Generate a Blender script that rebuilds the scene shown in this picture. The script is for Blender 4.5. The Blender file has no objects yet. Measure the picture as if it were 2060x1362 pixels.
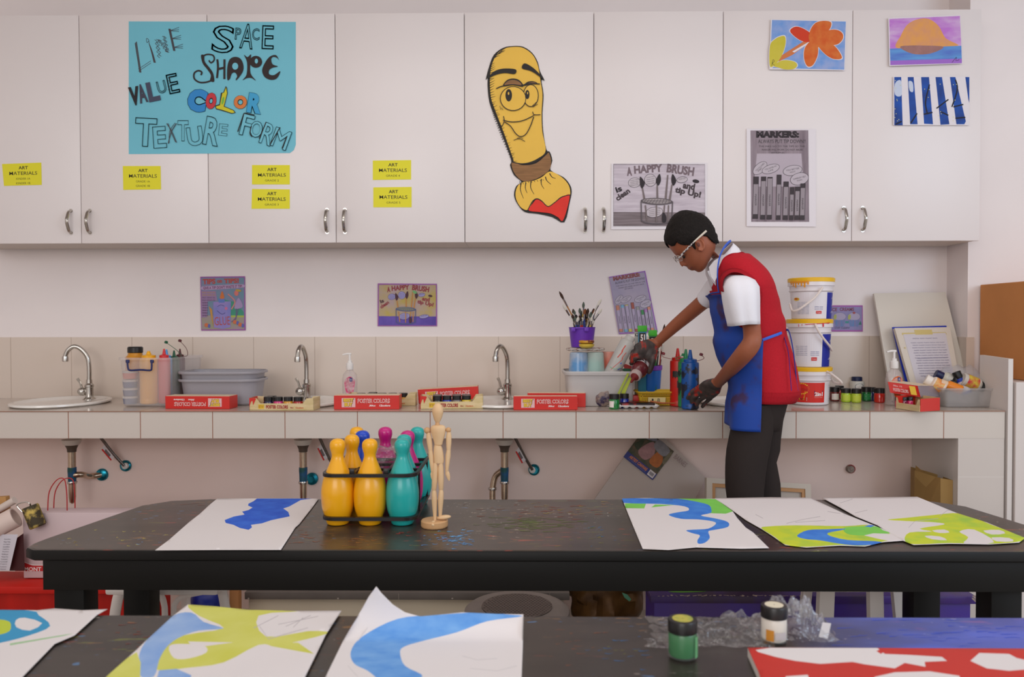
import bpy, bmesh, math, random
from math import sin, cos, pi, radians, sqrt, exp
from mathutils import Vector, Matrix, noise
from mathutils.geometry import tessellate_polygon, delaunay_2d_cdt
random.seed(7)
SC = bpy.context.scene
COL = SC.collection
# ---------------------------------------------------------------- camera, light, exposure
F = 1602.0; ZC = 1.2
cam_d = bpy.data.cameras.new('camera'); cam = bpy.data.objects.new('camera', cam_d); COL.objects.link(cam)
CR = Matrix.Rotation(radians(0.7), 3, 'Z') @ Matrix.Rotation(radians(90 - 1.11), 3, 'X') @ Matrix.Rotation(radians(-0.10), 3, 'Z')
cam.matrix_world = Matrix.Translation((0, 0, ZC)) @ CR.to_4x4()
cam_d.sensor_width = 36; cam_d.lens = 36 * F / 2060; cam_d.clip_start = 0.05
cam_d.dof.use_dof = True; cam_d.dof.focus_distance = 2.35; cam_d.dof.aperture_fstop = 5.0
SC.camera = cam
SC.view_settings.view_transform = 'Standard'; SC.view_settings.look = 'None'
SC.view_settings.exposure = -0.25; SC.view_settings.gamma = 1.0
SC.view_settings.use_curve_mapping = False
w = bpy.data.worlds.new('daylight'); SC.world = w; w.use_nodes = True
w.node_tree.nodes['Background'].inputs[0].default_value = (1.0, 0.95, 0.93, 1)
w.node_tree.nodes['Background'].inputs[1].default_value = 0.98
def area(name, loc, aim, sx, sy, e, col):
    d = bpy.data.lights.new(name, 'AREA'); d.shape = 'RECTANGLE'; d.size = sx; d.size_y = sy; d.energy = e; d.color = col
    o = bpy.data.objects.new(name, d); COL.objects.link(o); o.location = loc
    o.rotation_euler = (Vector(aim) - Vector(loc)).to_track_quat('-Z', 'Y').to_euler(); return o
area('window_light_right', (3.4, -0.6, 2.1), (0.3, 3.0, 1.2), 2.2, 1.5, 44, (0.60, 0.78, 1.0))
area('window_light_rear', (-1.2, -3.4, 2.1), (0, 3.0, 1.2), 3.0, 1.4, 72, (1.0, 0.96, 0.95))

area('table_fill_light', (0.1, 1.9, 2.6), (0.1, 1.9, 0), 2.6, 0.5, 10, (1.0, 0.96, 0.93))  # added fill to brighten the table papers, no known lamp hangs here
def ray(px, py): return CR @ Vector(((px - 1030) / F, -(py - 681) / F, -1))
def P(px, py, Y):
    d = ray(px, py); t = Y / d.y; return Vector((d.x * t, Y, ZC + d.z * t))
def PZ(px, py, Z):
    d = ray(px, py); t = (Z - ZC) / d.z; return Vector((d.x * t, d.y * t, Z))
def ppm(Y): return F / Y
# ---------------------------------------------------------------- materials
def lin(c):
    c = c / 255.0
    return c / 12.92 if c <= 0.04045 else ((c + 0.055) / 1.055) ** 2.4
MC = {}
def M(rgb, rough=0.55, metal=0, var=0.0, sc=30, trans=0, alpha=1, bump=0, spec=0.5, sss=0, coat=0, ior=1.45, stretch=None, rgb2=None, lo=.35, hi=.65):
    key = (rgb, rough, metal, var, sc, trans, alpha, bump, spec, sss, coat, ior, stretch, rgb2, lo, hi)
    if key in MC: return MC[key]
    m = bpy.data.materials.new('m_%d_%d_%d' % rgb); MC[key] = m; m.use_nodes = True
    nt = m.node_tree; b = nt.nodes['Principled BSDF']
    c = tuple(lin(v) for v in rgb) + (1,)
    b.inputs['Base Color'].default_value = c; b.inputs['Roughness'].default_value = rough
    b.inputs['Metallic'].default_value = metal; b.inputs['Specular IOR Level'].default_value = spec
    b.inputs['Transmission Weight'].default_value = trans; b.inputs['Alpha'].default_value = alpha; b.inputs['IOR'].default_value = ior
    if sss: b.inputs['Subsurface Weight'].default_value = sss; b.inputs['Subsurface Scale'].default_value = 0.01
    if coat: b.inputs['Coat Weight'].default_value = coat; b.inputs['Coat Roughness'].default_value = .15
    if var or bump or rgb2:
        tc = nt.nodes.new('ShaderNodeTexCoord'); mp = nt.nodes.new('ShaderNodeMapping'); nz = nt.nodes.new('ShaderNodeTexNoise')
        if stretch: mp.inputs['Scale'].default_value = stretch
        nz.inputs['Scale'].default_value = sc; nz.inputs['Detail'].default_value = 4
        nt.links.new(tc.outputs['Object'], mp.inputs[0]); nt.links.new(mp.outputs[0], nz.inputs['Vector'])
        if var or rgb2:
            r = nt.nodes.new('ShaderNodeValToRGB'); nt.links.new(nz.outputs['Fac'], r.inputs[0])
            if rgb2: a = c; d = tuple(lin(v) for v in rgb2) + (1,)
            else: a = tuple(v * (1 - var) for v in c[:3]) + (1,); d = tuple(min(1, v * (1 + var)) for v in c[:3]) + (1,)
            r.color_ramp.elements[0].position = lo; r.color_ramp.elements[1].position = hi
            r.color_ramp.elements[0].color = a; r.color_ramp.elements[1].color = d
            nt.links.new(r.outputs[0], b.inputs['Base Color'])
        if bump:
            bp = nt.nodes.new('ShaderNodeBump'); bp.inputs['Strength'].default_value = bump; bp.inputs['Distance'].default_value = .004
            nt.links.new(nz.outputs['Fac'], bp.inputs['Height']); nt.links.new(bp.outputs[0], b.inputs['Normal'])
    return m
WHITE = M((232, 226, 222), .5); BLACK = M((22, 21, 20), .35); CHROME = M((190, 185, 178), .16, 1)
# ---------------------------------------------------------------- mesh builder
def fr(d, up=(0, 0, 1)):
    d = Vector(d).normalized(); u = Vector(up)
    if abs(d.dot(u)) > .98: u = Vector((1, 0, 0))
    x = u.cross(d).normalized(); return x, d.cross(x)
def catmull(pts, n=6, closed=False):
    pts = [Vector(p) for p in pts]; N = len(pts); out = []
    rng = range(N) if closed else range(N - 1)
    for i in rng:
        if closed: a, b, c, d = pts[i - 1], pts[i], pts[(i + 1) % N], pts[(i + 2) % N]
        else: a, b, c, d = pts[max(i - 1, 0)], pts[i], pts[i + 1], pts[min(i + 2, N - 1)]
        for k in range(n):
            t = k / n
            out.append(.5 * ((2 * b) + (c - a) * t + (2 * a - 5 * b + 4 * c - d) * t * t + (3 * b - a - 3 * c + d) * t ** 3))
    if not closed: out.append(pts[-1])
    return out
TXT = {}
def text_mesh(s, outline=0, bold=0, shear=0):
    k = (s, outline, bold, shear)
    if k in TXT: return TXT[k]
    cu = bpy.data.curves.new('t', 'FONT'); cu.body = s; cu.size = 1; cu.resolution_u = 3; cu.offset = bold; cu.shear = shear
    if outline: cu.fill_mode = 'NONE'; cu.bevel_depth = outline; cu.bevel_resolution = 0
    o = bpy.data.objects.new('t', cu); COL.objects.link(o)
    bpy.context.view_layer.update()
    me = bpy.data.meshes.new_from_object(o.evaluated_get(bpy.context.evaluated_depsgraph_get()))
    vs = [(v.co.x, v.co.y) for v in me.vertices]; fs = [tuple(p.vertices) for p in me.polygons]
    bpy.data.objects.remove(o); bpy.data.curves.remove(cu); bpy.data.meshes.remove(me)
    x0 = min(v[0] for v in vs); x1 = max(v[0] for v in vs); y0 = min(v[1] for v in vs); y1 = max(v[1] for v in vs)
    vs = [((x - x0) / (x1 - x0) - .5, (y - y0) / max(y1 - y0, 1e-6) - .5) for x, y in vs]
    TXT[k] = (vs, fs); return TXT[k]
class MB:
    def __init__(s): s.v = []; s.f = []; s.m = []; s.mats = []
    def mi(s, m):
        if m not in s.mats: s.mats.append(m)
        return s.mats.index(m)
    def add(s, vs, fs, m=None, T=None):
        k = s.mi(m); b = len(s.v)
        s.v += [(T @ Vector(v)) if T else Vector(v) for v in vs]
        s.f += [tuple(b + i for i in f) for f in fs]; s.m += [k] * len(fs); return s
    def box(s, c, d, m=None, R=None, bev=0, seg=2):
        T = Matrix.Translation(c) @ (R.to_4x4() if R else Matrix.Identity(4))
        bm = bmesh.new(); bmesh.ops.create_cube(bm, size=1)
        for v in bm.verts: v.co = Vector((v.co.x * d[0], v.co.y * d[1], v.co.z * d[2]))
        if bev: bmesh.ops.bevel(bm, geom=bm.edges[:], offset=bev, segments=seg, affect='EDGES', profile=.5)
        bm.verts.index_update()
        s.add([v.co.copy() for v in bm.verts], [[v.index for v in f.verts] for f in bm.faces], m, T); bm.free(); return s
    def b2(s, a, b, m=None, bev=0):
        a = Vector(a); b = Vector(b); return s.box((a + b) / 2, [abs(v) for v in (b - a)], m, None, bev)
    def rings(s, rs, m=None, cap=True, closed=True):
        n = len(rs[0]); vs = [p for r in rs for p in r]; fs = []
        for i in range(len(rs) - 1):
            for j in range(n if closed else n - 1):
                a = i * n + j; b = i * n + (j + 1) % n; fs.append((a, b, b + n, a + n))
        if cap and closed: fs.append(tuple(range(n - 1, -1, -1))); fs.append(tuple(range((len(rs) - 1) * n, len(rs) * n)))
        return s.add(vs, fs, m)
    def lathe(s, prof, c=(0, 0, 0), m=None, seg=28, axis=(0, 0, 1), sx=1, sy=1, cap=True, up=(0, 1, 0)):
        ax = Vector(axis).normalized(); x, y = fr(ax, up); c = Vector(c)
        return s.rings([[c + ax * z + (x * cos(2 * pi * j / seg) * sx + y * sin(2 * pi * j / seg) * sy) * max(r, 1e-5) for j in range(seg)] for r, z in prof], m, cap)
    def tube(s, pts, r, m=None, seg=10, n=0, sx=1):
        pts = [Vector(p) for p in pts]
        if n:
            k = len(pts); rr = r if isinstance(r, (list, tuple)) else None
            if rr: rv = catmull([(x, 0, 0) for x in rr], n); r = [q.x for q in rv]
            pts = catmull(pts, n)
        R = r if isinstance(r, (list, tuple)) else [r] * len(pts)
        px = None; rs = []
        for i, p in enumerate(pts):
            d = (pts[min(i + 1, len(pts) - 1)] - pts[max(i - 1, 0)])
            if d.length < 1e-9: d = Vector((0, 0, 1))
            d.normalize()
            if px is None: x, y = fr(d)
            else:
                x = px - d * px.dot(d)
                x = x.normalized() if x.length > 1e-6 else fr(d)[0]
                y = d.cross(x)
            px = x
            rs.append([p + (x * cos(2 * pi * j / seg) * sx + y * sin(2 * pi * j / seg)) * R[i] for j in range(seg)])
        return s.rings(rs, m)
    def ell(s, c, r, m=None, seg=20, rg=12, R=None):
        c = Vector(c); rs = []
        for i in range(1, rg):
            a = pi * i / rg
            q = [Vector((r[0] * sin(a) * cos(2 * pi * j / seg), r[1] * sin(a) * sin(2 * pi * j / seg), -r[2] * cos(a))) for j in range(seg)]
            rs.append([c + ((R @ p) if R else p) for p in q])
        return s.rings(rs, m)
    def poly(s, loops, fn, m=None):          # 2D loops -> filled face through fn(x, y)
        if not isinstance(loops[0][0], (tuple, list, Vector)): loops = [loops]
        L = [[Vector((p[0], p[1], 0)) for p in l] for l in loops]
        tr = tessellate_polygon(L); fl = [p for l in L for p in l]
        return s.add([fn(p.x, p.y) for p in fl], [t for t in tr], m)
    def prism(s, loop, fn, m=None):          # fn(x, y, k) with k 0 front, 1 back
        n = len(loop); tr = tessellate_polygon([[Vector((p[0], p[1], 0)) for p in loop]])
        vs = [fn(p[0], p[1], 0) for p in loop] + [fn(p[0], p[1], 1) for p in loop]
        fs = [tuple(t) for t in tr] + [tuple(i + n for i in reversed(t)) for t in tr] + [(i, (i + 1) % n, (i + 1) % n + n, i + n) for i in range(n)]
        return s.add(vs, fs, m)
    def build(s, name, parent=None, smooth=35, origin=None, mat=None):
        me = bpy.data.meshes.new(name)
        if parent is not None:
            o0 = Vector((0, 0, 0)); q = parent
            while q is not None: o0 += q.location; q = q.parent
            loc = Vector((0, 0, 0))
        else:
            if origin is None:
                xs = [v.x for v in s.v]; ys = [v.y for v in s.v]; zs = [v.z for v in s.v]
                origin = ((min(xs) + max(xs)) / 2, (min(ys) + max(ys)) / 2, min(zs))
            o0 = Vector(origin); loc = o0
        me.from_pydata([v - o0 for v in s.v], [], s.f)
        for m in s.mats: me.materials.append(m or mat)
        me.polygons.foreach_set('material_index', s.m)
        me.validate(); me.update()
        bm = bmesh.new(); bm.from_mesh(me); bmesh.ops.recalc_face_normals(bm, faces=bm.faces[:]); bm.to_mesh(me); bm.free()
        if smooth:
            me.polygons.foreach_set('use_smooth', [True] * len(me.polygons)); me.set_sharp_from_angle(angle=radians(smooth))
        o = bpy.data.objects.new(name, me); COL.objects.link(o); o.parent = parent; o.location = loc
        return o
def tag(o, label=None, cat=None, group=None, kind=None):
    if label: o['label'] = label
    if cat: o['category'] = cat
    if group: o['group'] = group
    if kind: o['kind'] = kind
    return o
def thing(name, label, cat, loc, group=None):
    o = bpy.data.objects.new(name, None); COL.objects.link(o); o.location = Vector(loc); o.empty_display_size = .05
    return tag(o, label, cat, group)
def copy_tree(o, parent=None):
    c = o.copy(); COL.objects.link(c); c.parent = parent
    for ch in list(o.children): copy_tree(ch, c)
    return c
def struct(mb, name, smooth=0): return tag(mb.build(name, None, smooth), kind='structure')
class Art(MB):                                # layered flat artwork on a plane; coordinates are read off the photo
    def __init__(s, fn, step=.00005): super().__init__(); s.fn = fn; s.k = 0; s.step = step
    def L(s, m, loops, fit=False):
        s.k += 1; k = s.k * s.step; return s.poly(loops, lambda x, y: s.fn(x, y, k), m)
    def S(s, m, pts): return s.L(m, [tuple(p[:2]) for p in catmull([(x, y, 0) for x, y in pts], 6, True)])
    def R(s, m, x0, y0, x1, y1): return s.L(m, [(x0, y0), (x1, y0), (x1, y1), (x0, y1)])
    def E(s, m, cx, cy, rx, ry, rot=0, n=22):
        c, q = cos(radians(rot)), sin(radians(rot))
        return s.L(m, [(cx + rx * cos(a) * c - ry * sin(a) * q, cy + rx * cos(a) * q + ry * sin(a) * c) for a in [2 * pi * i / n for i in range(n)]])
    def W(s, m, pts, wd, smooth=True, closed=False):       # stroke
        p = [Vector((x, y)) for x, y in pts]
        if smooth and len(p) > 2: p = [Vector(q[:2]) for q in catmull([(a.x, a.y, 0) for a in p], 5, closed)]
        if closed: p.append(p[0])
        s.k += 1; k = s.k * s.step; vs = []; fs = []; N = len(p)
        for i in range(N):
            d = p[min(i + 1, N - 1)] - p[max(i - 1, 0)]
            if d.length < 1e-9: d = Vector((1, 0))
            d.normalize(); ww = wd if not isinstance(wd, tuple) else wd[0] + (wd[1] - wd[0]) * i / (N - 1)
            nn = Vector((-d.y, d.x)) * ww / 2
            vs += [s.fn(*(p[i] + nn), k), s.fn(*(p[i] - nn), k)]
        for i in range(N - 1): fs.append((2 * i, 2 * i + 1, 2 * i + 3, 2 * i + 2))
        return s.add(vs, fs, m)
    def T(s, m, st, cx, cy, wd, h, rot=0, outline=0, bold=0, shear=0, flip=1):
        vs, fs = text_mesh(st, outline, bold, shear); c, q = cos(radians(rot)), sin(radians(rot)); s.k += 1; k = s.k * s.step
        out = []
        for x, y in vs:
            x *= wd; y *= -h * flip; out.append(s.fn(cx + x * c - y * q, cy + x * q + y * c, k))
        return s.add(out, fs, m)
def wallfn(Y): return lambda x, y, k: P(x, y, Y - k)
def inpoly(x, y, pl):
    r = False; n = len(pl); j = n - 1
    for i in range(n):
        xi, yi = pl[i]; xj, yj = pl[j]
        if (yi > y) != (yj > y) and x < (xj - xi) * (y - yi) / (yj - yi) + xi: r = not r
        j = i
    return r
def sm(pts, n=5): return [tuple(p[:2]) for p in catmull([(x, y, 0) for x, y in pts], n, True)]
def sheet(name, base, regions, fn, mat, step=10, parent=None, thick=.0006):
    """one thin sheet, triangulated so that the painted areas have crisp outlines"""
    vs = []; es = []
    for pl in [base] + [r[0] for r in regions]:
        b = len(vs); vs += [Vector(p) for p in pl]; es += [(b + i, b + (i + 1) % len(pl)) for i in range(len(pl))]
    x0 = min(p[0] for p in base); x1 = max(p[0] for p in base); y0 = min(p[1] for p in base); y1 = max(p[1] for p in base)
    y = y0 + step / 2
    while y < y1:
        x = x0 + step / 2
        while x < x1:
            if inpoly(x, y, base): vs.append(Vector((x, y)))
            x += step
        y += step / 2
    V, E, Fc, *_ = delaunay_2d_cdt(vs, es, [], 0, 1e-4)
    mb = MB(); mats = [mat] + [r[1] for r in regions]; co = [fn(v.x, v.y) for v in V]
    groups = {}
    for f in Fc:
        cx = sum(V[i].x for i in f) / len(f); cy = sum(V[i].y for i in f) / len(f)
        if not inpoly(cx, cy, base): continue
        k = 0
        for j, r in enumerate(regions):
            if inpoly(cx, cy, r[0]): k = j + 1
        groups.setdefault(k, []).append(tuple(f))
    mb.v = co
    for k, fl in groups.items():
        q = mb.mi(mats[k]); mb.f += fl; mb.m += [q] * len(fl)
    o = mb.build(name, parent, smooth=60)
    md = o.modifiers.new('thickness', 'SOLIDIFY'); md.thickness = thick; md.offset = 0
    return o
# ---------------------------------------------------------------- the room
YW, YL, YP, YC, YF, ZK = 3.2, 3.04, 3.05, 2.945, 2.715, 0.90
XN = P(1947, 560, YP).x
wallm = M((235, 226, 224), .75, var=.02, sc=3, bump=.03); lowm = M((228, 205, 195), .8, var=.03, sc=3)
tilem = M((206, 194, 182), .22, var=.015, sc=2, coat=.2)
def tiles(rgb, rough, bw, bh, grout, gap, off=0.0, ox=0.0, oz=0.0, axis='XZ', dirt=None):
    m = M(rgb, rough, var=.012, sc=2.01 + ox + oz + bw).copy(); nt = m.node_tree; b = nt.nodes['Principled BSDF']
    tc = nt.nodes.new('ShaderNodeTexCoord'); sp = nt.nodes.new('ShaderNodeSeparateXYZ'); cb = nt.nodes.new('ShaderNodeCombineXYZ')
    geo = nt.nodes.new('ShaderNodeNewGeometry')
    nt.links.new(geo.outputs['Position'], sp.inputs[0])
    a1 = nt.nodes.new('ShaderNodeMath'); a1.operation = 'ADD'; a1.inputs[1].default_value = -ox
    a2 = nt.nodes.new('ShaderNodeMath'); a2.operation = 'ADD'; a2.inputs[1].default_value = -oz
    nt.links.new(sp.outputs['X'], a1.inputs[0]); nt.links.new(sp.outputs['Z' if axis == 'XZ' else 'Y'], a2.inputs[0])
    nt.links.new(a1.outputs[0], cb.inputs[0]); nt.links.new(a2.outputs[0], cb.inputs[1])
    br = nt.nodes.new('ShaderNodeTexBrick'); br.offset = off; br.inputs['Scale'].default_value = 1
    br.inputs['Mortar Size'].default_value = gap; br.inputs['Brick Width'].default_value = bw; br.inputs['Row Height'].default_value = bh
    nt.links.new(cb.outputs[0], br.inputs['Vector'])
    mx = nt.nodes.new('ShaderNodeMix'); mx.data_type = 'RGBA'; mx.inputs['B'].default_value = tuple(lin(v) for v in grout) + (1,)
    old = b.inputs['Base Color'].links[0].from_socket
    nt.links.new(old, mx.inputs['A']); nt.links.new(br.outputs['Fac'], mx.inputs['Factor']); nt.links.new(mx.outputs['Result'], b.inputs['Base Color'])
    return m
XJ = P(1012, 855, YF).x; TW = P(1159, 855, YF).x - XJ
splash = tiles((214, 199, 186), .25, .2465, .6, (186, 168, 154), .0016, 0, P(757, 740, YW).x, .85)
fasc = tiles((208, 198, 188), .25, TW, .4, (150, 104, 84), .0016, 0, XJ, .7)
topm = tiles((196, 184, 172), .15, TW, .25, (150, 110, 90), .0014, 0, XJ, YF, 'XY')
struct(MB().b2((-4.5, YW, .85), (XN, YW + .1, 2.75), wallm).b2((-4.5, YW - .008, .86), (XN, YW, P(1000, 677, YW).z), splash), 'wall_back')
struct(MB().b2((-4.5, YL, 0), (XN + .1, YL + .06, .80), lowm), 'wall_back_lower')
zs = P(1900, 677, YW).z
struct(MB().b2((XN, YP, 0), (4.2, YW + .1, 2.75), wallm).b2((XN - .008, YP - .004, .86), (XN, YW, zs), splash).b2((XN - .008, YP - .008, .86), (XN + .022, YP, zs), splash), 'wall_right')
struct(MB().b2((-4.5, -4, -.1), (4.2, 3.3, 0), M((178, 168, 158), .35, var=.04, sc=4)), 'floor')
struct(MB().b2((-4.5, 1.6, 2.72), (4.2, 3.3, 2.8), M((216, 208, 204), .8, var=.01, sc=2)), 'ceiling')
struct(MB().b2((-4.6, -4, 0), (-4.5, 3.3, 2.75), wallm), 'wall_left')
struct(MB().b2((-2.9, 2.96, 0), (1.5, YL, .1), M((196, 184, 172), .3, var=.02, sc=3)), 'trim_1')
# wall cabinets
zb = P(1000, 487, YC).z; zt = P(1000, 25, YC).z
DE = [P(p, 256, YC).x for p in (-97, 161, 418, 675, 934.5, 1194.5, 1454.5, 1714.5, 1973)]
doorm = M((229, 221, 219), .35, var=.012, sc=2); bodym = M((206, 196, 188), .5)
def handle(x, side, par, y0=YC):
    mb = MB(); z0 = P(1000, 466, YC).z; z1 = P(1000, 421, YC).z; zm = (z0 + z1) / 2
    pts = [(x, y0 + .002, z0), (x, y0 - .014, z0 + .006), (x - side * .000, y0 - .026, z0 + .028), (x, y0 - .030, zm), (x, y0 - .026, z1 - .028), (x, y0 - .014, z1 - .006), (x, y0 + .002, z1)]
    mb.tube(pts, .0042, CHROME, 8, 4, 1.5)
    mb.lathe([(.007, 0), (.007, .003)], (x, y0 + .001, z0), CHROME, 12, (0, -1, 0)); mb.lathe([(.007, 0), (.007, .003)], (x, y0 + .001, z1), CHROME, 12, (0, -1, 0))
    return mb.build('handle', par)
CL = ['white wall cabinet at the far left under the blue word poster\'s left half', 'white wall cabinet between the blue poster and the yellow paintbrush cutout', 'white wall cabinet carrying the yellow paintbrush cutout', 'white wall cabinet at the right end carrying the flower drawing']
CL[0] = 'double door white wall cabinet at the left end, above the leftmost sink tap'
HX = [(143, 181), (658, 694), (1177, 1214), (1697, 1735)]
for i in range(4):
    a, b_, c = DE[2 * i], DE[2 * i + 1], DE[2 * i + 2]
    t = thing('wall_cabinet', CL[i], 'cabinet', ((a + c) / 2, YW, zb), 'white cabinets hung along the back wall')
    MB().b2((a + .0005, YC + .019, zb + .002), (c - .0005, YW - .012, zt - .001), bodym).build('body', t, 0)
    for k, (l, r) in enumerate(((a, b_), (b_, c))):
        d = MB().b2((l + .0012, YC, zb), (r - .0012, YC + .0185, zt), doorm, .0012).build('door', t)
        hp = HX[i][k]; handle(P(hp, 443, YC).x, 1 if k == 0 else -1, d)
# dark grey gap strip is the cabinet body seen between the doors
# ---------------------------------------------------------------- posters on the doors
def paperthing(name, label, cat, art, group=None):
    o = art.build(name, None, 0); return tag(o, label, cat, group)
INK = M((24, 22, 24), .6); GINK = M((70, 66, 72), .7); YEL = M((226, 218, 40), .6)
def panel(Y, x0, y0, x1, y1, m, dx=0, gap=.001, quad=None):
    q = quad or [(x0, y0), (x1, y0), (x1, y1), (x0, y1)]
    a = Art(wallfn(Y - gap)); a.prism(q, lambda x, y, k: P(x, y, Y - gap + .0008 * k), m); return a
CARD = [('slightly tilted yellow art materials card at the far left cabinet edge, torn top corner', [(4, 330), (83, 327), (84, 372), (8, 374)], ['KINDER 1A', 'KINDER 1B'], -1),
        ('yellow art materials card for grades 1A and 1B below the blue poster\'s left corner', [(247, 334), (323, 334), (324, 381), (248, 382)], ['GRADE 1A', 'GRADE 1B'], 0),
        ('yellow grade 2 art materials card, upper of the two below the blue poster', [(507, 332), (583, 332), (583, 371), (507, 371)], ['GRADE 2'], 0),
        ('yellow grade 3 art materials card, lower of the two below the blue poster', [(507, 380), (583, 381), (583, 420), (506, 420)], ['GRADE 3'], 0),
        ('yellow grade 4 art materials card, upper of the two left of the paintbrush cutout', [(750, 323), (827, 322), (827, 361), (750, 362)], ['GRADE 4'], 0),
        ('yellow grade 5 art materials card, lower of the two left of the paintbrush cutout', [(751, 377), (828, 376), (828, 417), (751, 417)], ['GRADE 5'], 0)]
for lb, q, ls, rot in CARD:
    a = panel(YC, 0, 0, 0, 0, YEL, quad=q); cx = sum(p[0] for p in q) / 4 + 2; top = (q[0][1] + q[1][1]) / 2
    a.T(INK, 'ART', cx, top + 9, 19, 6.5, rot, bold=.02); a.T(INK, 'MATERIALS', cx, top + 20, 56, 7, rot, bold=.006)
    for j, l in enumerate(ls): a.T(M((80, 80, 30), .7), l, cx, top + 31 + j * 9, 28, 4, rot)
    paperthing('name_card', lb, 'card', a, 'yellow art materials cards')
# blue word poster
BL = M((112, 190, 208), .55, var=.02, sc=4)
a = panel(YC, 0, 0, 0, 0, BL, quad=[(259, 43), (595, 44), (595, 291), (591, 302), (583, 308), (259, 310)])
def lines(a, m, segs, w):
    for s_ in segs: a.W(m, s_, w, False)
def pc(pts): return [(260 + x / 5.044, 40 + y / 5.044) for x, y in pts]        # coordinates of the enlarged crop
for off in (0, 5, 11, 16):
    a.W(GINK, pc([(58 + off, 235 - off), (105 + off, 535)]), 1.1)
for off in (0, 22): a.W(GINK, pc([(92, 500 + off), (220, 415 + off)]), 1)
for off in (0, 5, 10, 14, 18): a.W(GINK, pc([(200 + off * .6, 240 + off), (225 + off * .7, 330), (250 + off, 435)]), .9)
a.W(GINK, pc([(205, 250), (195, 200), (175, 190), (180, 230), (198, 215)]), 1)
def wav(x0, y0, x1, y1, n=9, am=10):
    return pc([(x0 + (x1 - x0) * i / n + (am if i % 2 else -am), y0 + (y1 - y0) * i / n) for i in range(n + 1)])
for q in ((268, 200, 300, 385), (285, 195, 315, 370), (290, 200, 385, 330), (305, 200, 395, 310), (345, 165, 380, 325), (360, 165, 395, 330)): a.W(GINK, wav(*q), 1)
for off in (0, 8, 15): a.W(GINK, pc([(400 + off, 90), (450 + off, 315)]), 1.4)
for (x, y) in ((410, 110), (430, 190), (450, 280)):
    for q in (-35, -12, 8): a.W(GINK, pc([(x, y), (x + 95, y + q)]), .8)
# SPACE
SPW = 5
a.T(INK, 'S', 449, 79, 45, 56, 6, outline=.016); a.T(GINK, 'P', 479, 68, 12, 24, 4, outline=.02); a.T(INK, 'A', 497, 73, 27, 51, 6, outline=.017)
a.T(GINK, 'C', 514.5, 69, 15, 24, 0, outline=.02); a.T(INK, 'E', 539, 75, 24, 48, 2, outline=.017)
# SHAPE
INKB = M((38, 26, 26), .6)
a.W(INKB, pc([(740, 372), (790, 350), (850, 360), (862, 405), (830, 435), (808, 410)]), 3)
a.L(INKB, sm(pc([(728, 360), (760, 360), (765, 420), (810, 480), (850, 540), (862, 625), (820, 615), (828, 560), (790, 500), (745, 440)])))
a.W(INKB, pc([(845, 610), (780, 632), (710, 632), (660, 595), (660, 540), (700, 515), (735, 530), (728, 560)]), 3.2)
a.W(INKB, pc([(893, 400), (900, 480), (890, 590)]), 4); a.W(INKB, pc([(966, 400), (965, 600)]), 4.2); a.W(INKB, pc([(895, 500), (965, 485)]), 4.5)
a.L(INKB, sm(pc([(995, 605), (995, 480), (1020, 400), (1075, 375), (1130, 395), (1158, 460), (1150, 530), (1090, 610), (1082, 600), (1095, 570), (1075, 535), (1045, 540), (1030, 570), (1020, 600)]), 4))
a.E(BL, *pc([(1075, 470)])[0], 6, 7)
a.L(INKB, sm(pc([(1165, 355), (1200, 378), (1235, 350), (1230, 420), (1230, 540), (1285, 615), (1240, 590), (1195, 590), (1150, 610), (1190, 555), (1195, 430)]), 4))
a.E(INKB, *pc([(1285, 425)])[0], 12.5, 12); a.E(BL, *pc([(1290, 418)])[0], 3.2, 5)
a.L(INKB, sm(pc([(1520, 410), (1500, 385), (1460, 375), (1440, 400), (1455, 450), (1508, 472), (1455, 485), (1420, 510), (1420, 550), (1470, 560), (1532, 520), (1500, 590), (1440, 608), (1375, 580), (1348, 510), (1380, 430), (1430, 370), (1490, 358)]), 4))
# COLOR
def lt(m, s_, cx, cy, w, h, rot=0, bold=.05): a.T(INK, s_, cx, cy, w * 1.04, h * 1.03, rot, outline=.03, bold=bold); a.T(m, s_, cx, cy, w, h, rot, bold=bold)
lt(M((42, 134, 200), .6), 'C', 396.5, 202, 38, 46, 10, .09); lt(M((196, 50, 60), .6), 'O', 424.5, 203, 21, 33, 8, .09)
CY = M((206, 198, 34), .6); CG = M((120, 180, 60), .6)
a.L(INK, pc([(930, 740), (955, 735), (980, 670), (992, 690), (998, 745), (965, 875), (1060, 915), (1080, 942), (1040, 952), (935, 920), (880, 905), (870, 870), (915, 855)]))
a.L(CY, pc([(944, 745), (962, 738), (983, 685), (992, 745), (958, 880), (1055, 920), (1070, 940), (1040, 945), (940, 912), (884, 898), (880, 878), (920, 866)]))
a.E(CG, *pc([(950, 820)])[0], 2.5, 8, 12)
lt(M((214, 122, 60), .6), 'O', 483.5, 205.5, 26, 27, 12, .07); lt(M((60, 160, 206), .6), 'R', 513, 208, 29, 40, 9, .06)
# VALUE
a.T(M((30, 24, 28), .6), 'V', 270.5, 193, 21, 38, -9, bold=.05); a.T(M((60, 60, 78), .6), 'A', 286, 188, 17, 38, -13, bold=.04)
a.T(M((64, 70, 92), .6), 'L', 308, 184, 24, 40, -12, bold=.05); a.T(GINK, 'U', 325, 175, 18, 25, -14, outline=.017); a.T(GINK, 'E', 348, 168, 22, 40, -12, outline=.02)
for k in range(5): a.W(GINK, pc([(390, 590 + 30 * k), (420, 580 + 30 * k)]), .7)
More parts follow.
